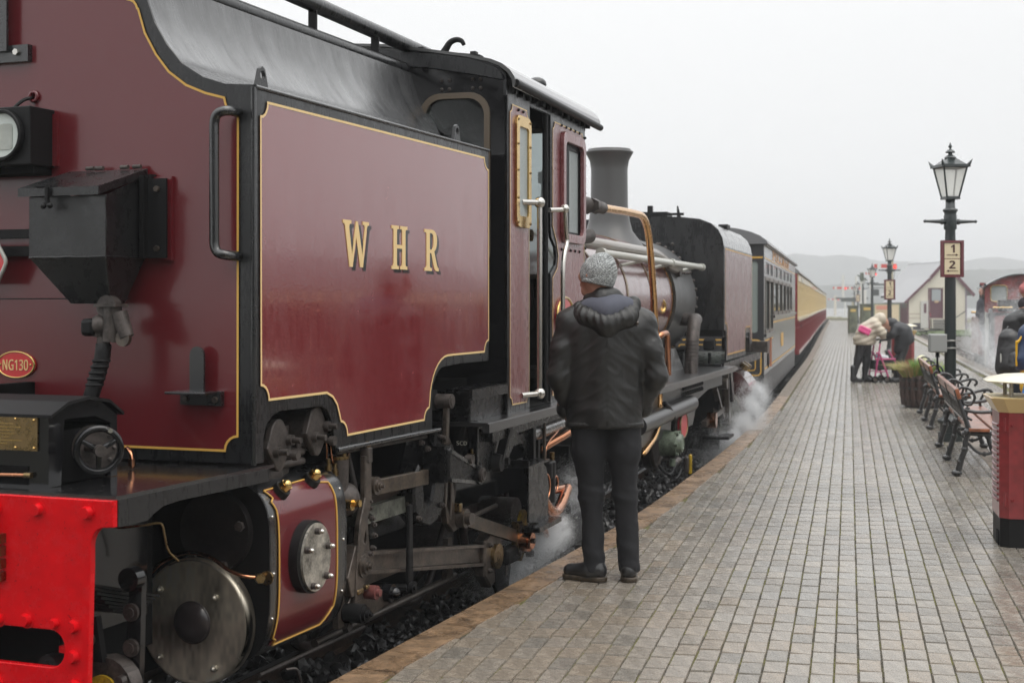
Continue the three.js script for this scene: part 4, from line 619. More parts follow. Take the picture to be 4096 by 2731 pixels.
  put('cab_roof', [plateFront([...roofPts, ...inner], 2.14, 2.02)], mat([.05, .05, .05], .3, { clearcoat: 1, clearcoatRoughness: .12, bumpMap: rep(dropT, 3), bumpScale: 0.00044 }));
  put('gutter', [rod(L(.052, 2.925, -.1), L(.052, 2.905, 2.02), .024, .024, 12)], M.blackFlat);
  for (let i = 0; i < 13; i++) put('rivet_strap', [box(.03, .05, .028, .012, 2.90, -.0 - i * .15)], M.blackFlat);
  put('roof_hook', [box(.44, .018, .07, -.40, 3.13, .05, 0, 0, -.13), tubeOn(new THREE.CatmullRomCurve3([V(-.43, 3.135, .05), V(-.41, 3.165, .05), V(-.385, 3.20, .05), V(-.345, 3.215, .05), V(-.31, 3.205, .05), V(-.295, 3.18, .05)]).getPoints(16), (t) => .026 - .014 * t, 8), box(.035, .03, .05, -.57, 3.165, .05), box(.035, .03, .05, -.23, 3.12, .05)], M.blackFlat);
  put('roof_vent', [new THREE.SphereGeometry(.07, 14, 8).scale(1, .7, 1).translate(-.2, 3.12, -1.2)], M.black);
  // grab rails beside the doorway
  const h1 = put('handrail', [rod(L(.075, 1.02, .33), L(.075, 2.24, .33), .0165, .0165, 12)], M.steelBright);
  for (const y of [2.235, 1.035]) put('rail_end', [new THREE.SphereGeometry(.036, 14, 10).translate(.075, y, -.33), rod(L(.0, y - .005, .18), L(.075, y, .33), .018)], M.steelBright, h1);
  const h2 = put('handrail', [pipe([L(.07, 2.23, .95), L(.07, 2.08, .98), L(.07, 2.02, 1.02), L(.07, 1.93, .93), L(.07, 1.83, .90), L(.07, 1.2, .90)], .0165, .08, 10)], M.steelBright); put('rail_end', [new THREE.SphereGeometry(.032, 14, 10).translate(.07, 2.235, -.95), rod(L(0, 2.22, .82), L(.07, 2.23, .95), .017)], M.steelBright, h2);
  put('door_inside', [box(.02, .9, .45, -.45, 1.4, -.6)], M.dark);
  // cab front ledge, footplate and bridge frame
  put('front_ledge', [rbox(.5, .14, .62, -.27, 1.0, .42, .01), box(.16, .06, .7, -.08, 1.09, .4)], M.blackUnder);
  put('cab_footplate', [box(.34, .022, 2.6, -.08, .925, -.55), box(.04, .05, 2.6, .08, .905, -.55)], mat([.014, .014, .015], .34, { bumpMap: rep(dropT, 2.2), bumpScale: 0.00132, clearcoat: 1, clearcoatRoughness: .2 }));
  const br = put('bridge_frame', [plateSide([[-.66, .93], [-.66, .63], [.02, .60], [.02, .66], [.12, .72], [.3, .72], [.4, .64], [.45, .5], [.7, .5], [.7, .93]], .03, -.06, [arc(.02, .80, .012, .03, 360, 20, 8)], .003)], M.blackUnder);
  put('frame_angle', [plateSide([[-.45, .80], [-.45, .855], [1.7, .90], [1.7, .84]], .05, -.03)], M.blackUnder, br);
  for (const [u, y] of [[-.56, .87], [-.56, .68], [-.4, .87], [.24, .80], [.28, .80], [.33, .82], [.45, .78], [.45, .70], [.6, .88]]) put('bolt', [new THREE.SphereGeometry(.018, 8, 6).translate(-.026, y, -u)], M.blackFlat, br);
  put('frame_fitting', [rod(L(-.03, .66, -.27), L(.02, .66, -.27), .06, .05, 14), slab(L(.0, .66, -.27), L(.01, .84, -.15), .05, .03), discSide(.0, .84, -.14, .04, .03), hexSide(.0, .66, -.16, .025, .03)], M.blackFlat, br);
  put('painted_code', [glyphs('SCD', fontThin, -.125, .80, .062, .022, .001).translate(0, 0, .662)], mat([.6, .58, .5], .6), br);
  put('frame_end', [box(.7, .34, .02, -.35, .77, .65)], M.blackGloss, br);
  put('frame_stiffener', [box(.05, .34, .05, -.02, .66, -.46), box(.04, .2, .04, -.02, .62, -.58)], M.blackFlat, br);
  put('side_pipe', [rod(L(-.06, .755, .45), L(-.06, .78, 1.7), .055, .055, 16)], M.blackWet);
  put('vertical_rod', [rod(L(.0, .45, .70), L(.0, .92, .70), .012)], M.steelDirty);
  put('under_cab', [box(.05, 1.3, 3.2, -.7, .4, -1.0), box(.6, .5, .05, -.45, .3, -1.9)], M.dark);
  // step with upturned plate
  const st = put('cab_step', [plateSide([[.07, .60], [.07, .26], [.50, .20], [.52, .44], [.46, .56], [.38, .60]], .012, .07, [], .002)], M.blackUnder);
  put('step_tread', [box(.19, .014, .46, .0, .602, -.26)], M.blackUnder, st); put('step_lip', [box(.19, .05, .012, .0, .62, -.04)], M.blackUnder, st); put('step_tread', [box(.1, .03, .5, .1, .215, -.33)], M.blackUnder, st);
  put('yellow_cover', [discSide(-.05, .215, .34, .085, .02)], M.yellow); put('cover_bolt', [hexSide(-.03, .15, .44, .022, .04)], M.castIron);
  // injector with its copper pipes
  const inj = put('injector', [rod(L(.02, .30, .72), L(.02, .56, .72), .045, .05, 14), rbox(.12, .12, .14, .0, .51, -.72, .02), rod(L(.02, .42, .56), L(.05, .42, .56), .085, .085, 22), rod(L(.0, .2, .66), L(.0, .32, .66), .05, .05, 14), hex(.03, .05).translate(0, .13, -.6)], M.blackFlat);
  put('copper_rim', [new THREE.TorusGeometry(.08, .007, 8, 26).rotateY(PI / 2).translate(.055, .42, -.56), new THREE.TorusGeometry(.05, .008, 8, 22).rotateY(PI / 2).translate(.05, .41, -.8)], M.copper, inj);
  put('injector_spindle', [rod(L(.03, .52, .78), L(.03, .62, .78), .016), rod(L(.03, .45, .52), L(.03, .56, .52), .012)], M.brassDull, inj);
  put('copper_pipe', [pipe([L(.04, .39, .46), L(.05, .30, .56), L(.06, .22, .72), L(.05, .24, .9), L(.02, .33, 1.2)], .036, .12, 12)], M.copper);
  put('copper_pipe', [pipe([L(-.02, .34, .82), L(-.02, .345, .95), L(0, .33, 1.2)], .03, .1, 10)], M.copper);
  put('copper_pipe', [pipe([L(-.1, .62, .95), L(-.05, .66, 1.1), L(0, .7, 1.3)], .03, .1, 10)], M.copper);
  put('copper_pipe', [pipe([L(-.02, .58, .78), L(-.02, .65, .8), L(-.02, .69, .9), L(-.02, .73, 1.1)], .009, .06, 6)], M.copper);
  put('waste_pipe', [pipe([L(.02, .22, .55), L(.02, .16, .56), L(.03, .12, .62), L(.03, .09, .64)], .022, .03, 8)], M.copper);
  put('ashpan', [box(.02, .35, 1.7, -.2, .1, -1.9), box(.06, .03, 1.7, -.17, .02, -1.9), box(.02, .2, 1.7, -.16, -.1, -1.9)], mat([.09, .09, .09], .6, { map: rep(grimeT, 2) }));
  for (let i = 0; i < 4; i++) put('ashpan_clip', [box(.02, .01, .03, -.145, -.0, -1.15 - i * .3)], M.greyPipe);
}
{ // boiler, chimney, smokebox
  frame = UC;
  const by = 1.65, R = .66;
  const bm = mat([.15, .028, .03], .3, { ior: 1.9, roughnessMap: rep(grimeT, 1), clearcoat: .9, clearcoatRoughness: .2, bumpMap: rep(dropT, 4), bumpScale: 0.00022 });
  const boil = put('boiler', [rod(L(-1.05, by, 1.7), L(-1.05, by, 7.16), R, R, 56)], bm);
  for (const u of [2.6, 3.8, 4.9, 6.0, 7.12]) put('boiler_band', [rod(L(-1.05, by, u - .03), L(-1.05, by, u + .03), R + .006, R + .006, 56)], u > 7 ? M.brass : M.brassDull, boil);
  const sb = put('smokebox', [rod(L(-1.05, by, 7.16), L(-1.05, by, 8.42), .69, .69, 56)], mat([.065, .065, .066], .48, { map: rep(grimeT, 1), bumpMap: rep(fineT, 4), bumpScale: 0.00022, clearcoat: .4, clearcoatRoughness: .3 }));
  const ringB = (u, r, n, s) => Array.from({ length: n }, (_, i) => { const a = -.9 + i / n * 2.6; return new THREE.SphereGeometry(s, 6, 5).translate(-1.05 + Math.cos(a) * r, by + Math.sin(a) * r, -u); });
  for (const g of ringB(8.41, .69, 17, .024)) put('rivet', [g], M.castIron, sb);
  for (let i = 0; i < 8; i++) put('rivet', [new THREE.SphereGeometry(.018, 6, 5).translate(-1.05 + Math.cos(.45) * .695, by + Math.sin(.45) * .695, -7.35 - i * .13)], M.castIron, sb);
  put('smokebox_door', [discFront(-1.05, by, 8.5, .6, .1)], M.blackFlat, sb);
  const chim = put('chimney', [lathe([[.42, -.20], [.34, -.08], [.255, .03], [.225, .14], [.205, .3], [.2, .7], [.215, .80], [.245, .86], [.262, .885], [.262, .90], [.235, .905], [.235, .925], [.2, .925], [.19, .5]], 44).translate(-1.05, 2.36, -6.9)], mat([.055, .055, .055], .5, { bumpMap: rep(dropT, 3), bumpScale: 0.00033, clearcoat: .4, clearcoatRoughness: .3 }));
  put('saddle', [plateSide([[7.0, .62], [7.0, 1.1], [7.6, 1.1], [8.5, .62]], .5, -.95)], mat([.11, .11, .11], .4, { map: rep(grimeT, 1.2), clearcoat: .4 }));
  // pipework on the boiler side
  put('main_pipe', [pipe([L(-.42, 2.12, 3.2), L(-.42, 2.12, 6.4), L(-.42, 2.0, 7.2), L(-.40, 1.98, 7.5)], .055, .3, 14)], mat([.30, .27, .24], .34, { metalness: .6, clearcoat: .4 }));
  put('pipe_flange', [hexSide(-.46, 1.98, 7.45, .1, .1)], M.castIron);
  const hr = put('boiler_handrail', [rod(L(-.30, 2.03, 3.5), L(-.30, 2.03, 8.45), .034, .034, 12)], M.greyPipe);
  for (const u of [3.5, 5.4, 6.6, 8.43]) put('handrail_joint', [rod(L(-.30, 2.03, u - .05), L(-.30, 2.03, u + .05), .044, .044, 12)], M.greyPipe, hr);
  for (const u of [5.1, 6.4, 7.9]) put('handrail_stay', [rod(L(-.30, 2.02, u + .15), L(-.45, 1.96, u - .25), .018)], M.greyPipe, hr);
  put('copper_pipe', [pipe([L(-.15, 2.37, 2.75), L(-.15, 2.40, 4.0), L(-.15, 2.40, 4.62), L(-.15, 1.95, 4.86), L(-.15, 1.25, 5.05), L(-.12, .63, 5.10), L(-.12, .36, 4.92), L(-.12, .25, 4.3)], .033, .38, 12)], M.copperHot);
  put('pipe_union', [hex(.062, .12).rotateX(PI / 2).translate(-.15, 2.37, -2.64), rod(L(-.15, 2.37, 2.6), L(-.15, 2.37, 2.9), .05)], M.castIron);
  put('safety_valve', [rod(L(-.35, 2.2, 2.2), L(-.35, 2.62, 2.2), .12, .10, 18), rod(L(-.35, 2.52, 2.2), L(-.35, 2.60, 2.2), .13, .13, 18), rod(L(-.35, 2.6, 2.2), L(-.35, 2.72, 2.2), .04), rod(L(-.35, 2.4, 2.2), L(-.2, 2.37, 2.6), .07)], M.castIron);
  put('clack_valve', [rod(L(-.28, 1.95, 2.3), L(-.28, 2.22, 2.3), .08, .06, 16), new THREE.SphereGeometry(.095, 16, 10).translate(-.28, 2.08, -2.3), rod(L(-.28, 2.1, 2.3), L(-.22, 2.14, 2.75), .06), hex(.05, .06).rotateX(PI / 2).translate(-.24, 2.2, -2.2), hex(.05, .06).rotateX(PI / 2).translate(-.24, 2.1, -2.5), rod(L(-.35, 2.12, 2.5), L(-.35, 2.16, 2.95), .07)], M.castIron);
  put('brass_gland', [rod(L(-.27, 1.80, 2.3), L(-.27, 1.93, 2.3), .07, .065, 10), rod(L(-.27, 1.68, 2.3), L(-.27, 1.8, 2.3), .045)], M.brassDull);
  put('washout_plug', [new THREE.TorusGeometry(.06, .022, 8, 20).rotateY(1.2).translate(-.41, 1.57, -6.6), discSide(-.42, 1.57, 6.6, .05, .02)], M.brass);
  put('worksplate', [new THREE.CylinderGeometry(1, 1, .02, 30).rotateZ(-PI / 2).scale(1, .12, .2).translate(.012, 1.52, -1.15)], M.redBright); put('plate_rim', [new THREE.TorusGeometry(1, .09, 6, 36).rotateY(PI / 2).scale(.12, .12, .2).translate(.02, 1.52, -1.15)], M.brass);
  put('exhaust_pipe', [pipe([L(-.50, 1.42, 7.75), L(-.24, 1.42, 7.75), L(-.18, 1.42, 7.3), L(-.18, 1.2, 7.15), L(-.18, .80, 7.05)], .072, .12, 16)], M.castIron);
  put('lagging_rings', Array.from({ length: 9 }, (_, i) => new THREE.TorusGeometry(.074, .005, 6, 18).rotateX(PI / 2).translate(-.18, 1.2 - i * .04, -7.14 + i * .008)), M.castIron).userData.kind = 'stuff';
  put('pipe_hoop', [pipe([L(-.3, 1.15, 5.2), L(-.14, 1.3, 5.2), L(-.12, 1.32, 5.45), L(-.12, .9, 5.5)], .03, .08, 8)], M.copper);
  // bridge frame and platform behind the cab
  const rp = put('rear_running_plate', [box(.5, .03, 4.6, -.24, .83, -6.9 + .2), box(.04, .06, 4.6, .0, .81, -6.7)], mat([.02, .02, .021], .4, { bumpMap: rep(dropT, 2.2), bumpScale: 0.00132, clearcoat: 1, clearcoatRoughness: .25 }));
  const bf = put('rear_frame', [plateSide([[4.2, .75], [4.2, .3], [6.9, .3], [7.2, .55], [7.9, .62], [8.9, .62], [8.9, .78], [4.2, .78]], .03, -.16, [], .003)], mat([.03, .03, .031], .42, { clearcoat: .4, clearcoatRoughness: .3, map: rep(grimeT, 1.5) }));
  for (let i = 0; i < 9; i++) for (const y of [.72, .66]) put('rivet', [new THREE.SphereGeometry(.025, 6, 5).translate(-.125, y, -6.3 - i * .14)], M.blackFlat, bf);
  put('air_reservoir', [rod(L(-.08, .53, 3.9), L(-.08, .56, 6.5), .085, .085, 20), new THREE.SphereGeometry(.085, 18, 10).scale(1, 1, .5).translate(-.08, .56, -6.5)], mat([.016, .016, .017], .4, { clearcoat: .3, clearcoatRoughness: .3 }));
  put('red_plate', [new THREE.CylinderGeometry(1, 1, .03, 30).rotateZ(-PI / 2).scale(1, .13, .2).translate(-.1, .36, -6.15)], mat([.5, .05, .06], .4)); put('plate_rim', [new THREE.TorusGeometry(1, .07, 6, 36).rotateY(PI / 2).scale(.12, .128, .2).translate(-.085, .36, -6.15)], M.brassDull);
  const al = put('alternator', [rod(L(-.16, .25, 5.35), L(.0, .25, 5.35), .13, .12, 22), rod(L(.0, .25, 5.35), L(.05, .25, 5.35), .10, .085, 22), rod(L(-.05, .1, 5.35), L(-.05, .03, 5.35), .03)], M.sage); for (let i = 0; i < 6; i++) put('bolt', [hexSide(-.01, .25 + .115 * Math.sin(i * 1.05), 5.35 + .115 * Math.cos(i * 1.05), .02, .03)], M.sage, al);
  put('alternator_ring', [new THREE.TorusGeometry(.06, .006, 6, 22).rotateY(PI / 2).translate(.05, .25, -5.35)], M.sage, al);
  put('black_hose', [tubeOn(new THREE.CatmullRomCurve3([L(-.05, .66, 4.95), L(-.03, .6, 5.1), L(-.02, .5, 5.25), L(-.04, .38, 5.33)]).getPoints(16), .024, 8)], M.blackFlat);
  put('black_hose', [tubeOn(new THREE.CatmullRomCurve3([L(-.05, .1, 4.7), L(-.04, .02, 4.9), L(-.04, -.03, 5.2), L(-.04, .04, 5.5)]).getPoints(16), .014, 8), tubeOn(new THREE.CatmullRomCurve3([L(-.05, .0, 5.2), L(-.04, -.1, 5.4), L(-.04, -.1, 5.6), L(-.04, -.05, 5.75)]).getPoints(16), .014, 8)], M.blackFlat);
  put('air_tap', [rod(L(-.1, .02, 5.5), L(-.1, .02, 5.9), .04), rbox(.05, .17, .1, -.02, -.02, -5.95, .02)], M.castIron); put('tap_handle', [rbox(.03, .2, .07, .012, -.02, -5.97, .012)], M.yellow);
  put('rear_dark', [box(.05, 1.1, 5.2, -.9, .3, -6.0), box(.9, .9, .05, -.6, .3, -8.8)], M.dark);
}
{ // trailing engine unit with the rounded water tank
  frame = UR;
  const rp = [[0, 1.28], [0, 2.29], [-.02, 2.40], [-.07, 2.50], [-.16, 2.58], [-.30, 2.635], [-.55, 2.665], [-1.05, 2.675]];
  const tk = put('tank_front', [plateFront(mirror(rp, -1.05), .02, 0)], M.blackWet);
  const top = mirror(rp.slice(1), -1.05), inner = top.map(([v, y]) => [(v + 1.05) * .985 - 1.05, y - .015]).reverse();
  put('tank_roof', [plateFront([...top, ...inner], 3.15, 3.155)], M.blackWet);
  const so = [[0, 1.28], [.10, 1.28], [.16, 1.26], [.18, 1.2], [.18, .9], [2.3, .9], [2.32, 1.15], [2.4, 1.2], [2.75, 1.2], [2.82, 1.15], [2.84, 1.03], [3.16, 1.03], [3.16, 2.30], [0, 2.30]];
  const sh = put('tank_side', [plateSide(so, .016, -.016)], M.black);
  const po = [[.06, 1.36], [.2, 1.36], [.27, 1.3], [.28, .97], [2.2, .97], [2.22, 1.22], [2.32, 1.28], [2.84, 1.28], [2.92, 1.2], [2.94, 1.1], [3.1, 1.1], [3.1, 2.27], [.06, 2.27]];
  put('maroon_panel', [plateSide(po, .004, 0)], mat([.12, .02, .022], .6, { ior: 1.6, roughnessMap: rep(filmT, 1.4), clearcoat: 1, clearcoatRoughness: .5, bumpMap: rep(dropT, 3), bumpScale: 0.00022 }), sh); put('gold_lining', [sideLine(po, .014, .0058)], M.gold, sh);
  put('tank_body', [box(2.06, 1.1, 3.1, -1.05, 1.75, -1.58)], M.dark);
  put('roof_rail', [box(1.1, .03, .03, -1.05, 2.70, -.03)], M.blackFlat); put('roof_hatch', [box(.5, .08, .4, -1.0, 2.71, -.5), box(.1, .14, .1, -1.3, 2.74, -.25), box(.06, .12, .08, -.95, 2.76, -.22)], M.blackFlat); put('roof_spike', [rod(L(-.6, 2.66, .3), L(-.62, 2.82, .3), .03, .008)], M.blackFlat); put('roof_lug', [box(.12, .05, .3, -.2, 2.62, -1.6)], M.blackFlat);
  for (let i = 0; i < 8; i++) put('rivet', [new THREE.SphereGeometry(.022, 6, 5).translate(-1.75 + i * .16, 2.33, .03)], M.castIron, tk);
  put('running_plate', [box(2.1, .03, 4.6, -1.05, .86, -2.0), box(.04, .1, 4.4, .0, .83, -2.0)], M.black);
  put('tool_tray', [box(.8, .16, .9, -.75, .95, .55), box(.9, .02, 1, -.75, 1.06, .5)], M.blackFlat);
  put('lubricator', [rbox(.14, .14, .2, -.18, 1.1, -.0, .03), rod(L(-.18, 1.0, .0), L(-.18, .6, .0), .02)], M.blackFlat);
  const cy = put('cylinder_casing', [rod(L(-.18, .38, 1.4), L(-.18, .38, 2.3), .36, .36, 36), box(.6, .3, .9, -.35, .62, -1.85)], mat([.10, .03, .03], .35, { clearcoat: .8, map: rep(grimeT, 1) })); put('cylinder_cover', [rod(L(-.25, .2, 1.15), L(-.25, .2, 1.4), .3, .3, 36)], mat([.34, .33, .27], .4, { metalness: .8, map: rep(grimeT, 1) }), cy);
  put('brass_plug', [rod(L(.05, .74, 1.55), L(.09, .80, 1.55), .06), rod(L(.05, .74, 1.85), L(.09, .80, 1.85), .06)], M.brassDull, cy);
  put('valve_gear', [slab(L(-.05, .6, -.5), L(-.05, .2, .2), .06, .05), slab(L(-.05, .25, -1.4), L(-.05, .30, .2), .06, .06), slab(L(-.02, .8, .4), L(-.02, .1, .5), .05, .06), rod(L(-.1, .15, .6), L(.0, .15, .6), .08), slab(L(-.05, .62, .2), L(-.05, .55, 1.2), .05, .06), rod(L(-.1, .62, .15), L(.02, .62, .15), .07), slab(L(-.08, .8, -.2), L(-.08, .0, -.25), .04, .04), slab(L(-.08, .75, .75), L(-.08, .1, .9), .1, .06)], M.steelDirty).userData.kind = 'stuff';
  put('bracket_arm', [slab(L(.0, .75, .55), L(.0, .4, .8), .04, .16)], M.blackWet); put('bronze_cap', [rod(L(-.05, .27, -1.1), L(.05, .27, -1.1), .09)], M.copper); put('cab_step', [box(.3, .03, .5, .02, .05, .7), box(.03, .25, .1, -.1, .15, .7)], M.blackFlat);
  put('coupling_box', [box(.4, .2, .35, -.25, 1.02, -3.45), box(.36, .16, .2, .0, .97, -3.65)], M.castIron);
  for (const u of [-1.2, .0, .9]) { const w = put('driving_wheel', [discSide(-.74, .13, u, .42, .1, 36)], M.castIron); put('wheel_rim', [new THREE.TorusGeometry(.4, .03, 8, 36).rotateY(PI / 2).translate(-.63, .13, -u)], M.steelDirty, w); }
  put('chassis', [box(.05, .9, 5.4, -.85, .35, -1.2), box(1.2, .8, .05, -.9, .4, -3.2)], M.dark);
}

// ---------------------------------------------------------------- the train behind the locomotive
const coachAt = (z) => { const x = edgeAt(z) - 1.2, x2 = edgeAt(z + .5) - 1.2; return [x, z]; };
function coachFrame(z0, z1) {   // a coach between two distances: its near right corner, its length and its turn
  const a = V(edgeAt(z0) - .16, 0, -z0), b = V(edgeAt(z1) - .16, 0, -z1), d = b.clone().sub(a);
  return { a, len: d.length(), turn: -Math.atan2(d.x, -d.z) };
}
{
  const f = coachFrame(23.4, 36.8), o = thing('observation_coach', 'dark grey observation coach with big end windows and gold lining behind the locomotive', 'railway coach', f.a.x, RAIL, f.a.z, f.turn), len = f.len, P = (n, g, m, p) => mesh(n, g, m, p ?? o);
  const body = mat([.045, .045, .05], .34, { clearcoat: .9, clearcoatRoughness: .2, map: rep(grimeT, .7) }), y0 = .3, dk = mat([.03, .03, .032], .4, { clearcoat: .5 });
  const SH = (pts, d, v, holes) => plateSide(pts, d, v, holes, 0);
  const win = []; for (let i = 0; i < 7; i++) { const u = i < 2 ? .35 + i * 1.25 : 3.0 + (i - 2) * 1.75; win.push([u, i < 2 ? 1.12 : 1.42, u + (i < 2 ? 1.1 : 1.5), 2.02]); }
  const top = win.map(([a, b, c, d]) => [a, 2.1, c, 2.3]);
  const holes = [...win, ...top].map(([a, b, c, d]) => roundRect(a, b + y0, c, d + y0, .05, 2).slice().reverse());
  const side = P('coach_side', [SH([[0, .42 + y0], [0, 2.62 + y0], [len, 2.62 + y0], [len, .42 + y0]], .03, -.03, holes)], body);
  P('skirt', [SH([[0, .0 + y0], [0, .42 + y0], [len, .42 + y0], [len, .0 + y0]], .02, -.03)], mat([.10, .10, .105], .45, { map: rep(grimeT, .7) }));
  const gl = mat([.30, .36, .34], .08, { clearcoat: 1 }), frameM = mat([.12, .10, .085], .4);
  for (const [a, b, c, d] of win) { const w = P('window', [SH(roundRect(a - .03, b + y0 - .03, c + .03, d + y0 + .03, .07, 2), .01, .002, [roundRect(a + .03, b + y0 + .03, c - .03, d + y0 - .03, .04, 2).slice().reverse()])], frameM); P('pane', [SH([[a, b + y0], [c, b + y0], [c, d + y0], [a, d + y0]], .006, -.02)], gl, w); }
  for (const [a, b, c, d] of top) for (let k = 0; k < 2; k++) { const w = (c - a) / 2; P('top_light', [SH([[a + k * w + .05, b + y0], [a + (k + 1) * w - .05, b + y0], [a + (k + 1) * w - .05, d + y0], [a + k * w + .05, d + y0]], .006, -.02)], mat([.05, .06, .06], .1)); }
  P('sill_moulding', [box(.05, .05, 2.7, .012, 1.07 + y0, -1.4)], body, side); P('sill_moulding', [box(.05, .05, len - 2.9, .012, 1.36 + y0, -2.85 - (len - 2.9) / 2)], body, side);
  P('gold_lining', [sideLine([[.12, .52 + y0], [.12, .98 + y0], [2.7, .98 + y0], [2.78, 1.26 + y0], [len - .15, 1.26 + y0], [len - .15, .52 + y0]], .03, .004), sideLine([[.3, .9 + y0], [2.72, .9 + y0]], .018, .005), sideLine([[2.9, 1.18 + y0], [len - .4, 1.18 + y0]], .018, .005)], M.gold, side).userData.kind = 'stuff';
  P('gold_lining', [sideLine([[.1, 2.36 + y0], [.1, 2.58 + y0], [len - .1, 2.58 + y0], [len - .1, 2.36 + y0]], .018, .004)], M.gold, side);
  P('lettering', [glyphs('PULLMAN', font, 0, 0, 7.2, .165, .004).rotateY(PI / 2).translate(.002, 2.39 + y0, -2.6)], mat([.72, .34, .10], .45), side);
  P('crest', [SH(roundRect(5.9, .72 + y0, 6.9, 1.0 + y0, .1, 3), .006, .002)], M.gold, side); P('door_handle', [SH([[1.0, .5 + y0], [1.12, .5 + y0], [1.12, .75 + y0], [1.0, .75 + y0]], .02, .002)], M.blackFlat, side); P('end_handle', [box(.03, .5, .06, .02, .75 + y0, -1.7)], mat([.5, .2, .12], .5), side);
  // the glazed end towards the locomotive
  const ew = [[-.98, 1.12, -.1, 2.3], [-1.9, 1.12, -1.1, 2.3]].map(([a, b, c, d]) => roundRect(a, b + y0, c, d + y0, .05, 3));
  const end = P('coach_end', [plateFront([[-2.05, .35 + y0], [0, .35 + y0], [0, 2.62 + y0], [-2.05, 2.62 + y0]], .03, .0, ew.map((w) => w.slice().reverse()))], dk);
  for (const w of ew) { const p = P('end_pane', [plateFront(w, .006, -.01)], mat([.5, .56, .53], .08, { transmission: .55, thickness: 0, clearcoat: 1 }), end); }
  P('gold_lining', [frontLine(roundRect(-1.5, .42 + y0, -.05, 1.0 + y0, .06, 3), .022, -.033), frontLine(roundRect(-1.4, .5 + y0, -.14, .92 + y0, .04, 3), .016, -.034)], M.gold, end).userData.kind = 'stuff'; P('gold_lining', [box(2.0, .03, .006, -1.02, 2.36 + y0, .034)], M.gold, end);
  P('inside_floor', [box(2, .05, len - .1, -1.04, .9 + y0, -len / 2), box(.04, 2.1, len, -2.04, 1.5 + y0, -len / 2)], mat([.12, .1, .08], .8)).userData.kind = 'stuff';
  for (let i = 0; i < 5; i++) { const s = P('seat', [rbox(.6, .5, .55, -.5, 1.1 + y0, -1.2 - i * 2.1, .08), rbox(.6, .75, .14, -.5, 1.45 + y0, -.95 - i * 2.1, .06)], mat([.1, .13, .11], .8)); }
  P('roof', [plateFront([...arc(-1.02, 2.55 + y0, 1.1, .34, 5, 175, 14)], len + .2, len + .1)], mat([.14, .14, .145], .5, { clearcoat: .6, clearcoatRoughness: .3 })); P('cantrail', [box(.05, .08, len + .1, .02, 2.60 + y0, -len / 2)], dk);
  P('underframe', [box(1.9, .3, len, -1.02, .3, -len / 2)], M.dark); for (const u of [1.6, 3.2, len - 3.2, len - 1.6]) { const w = P('wheel', [discSide(-.5, .33, u, .33, .1, 24)], M.castIron); } P('battery_box', [box(.4, .4, 1.3, -.3, .35, -len / 2)], M.dark); P('coupling', [box(.2, .16, .5, -1.02, .62, .25)], M.castIron);
}
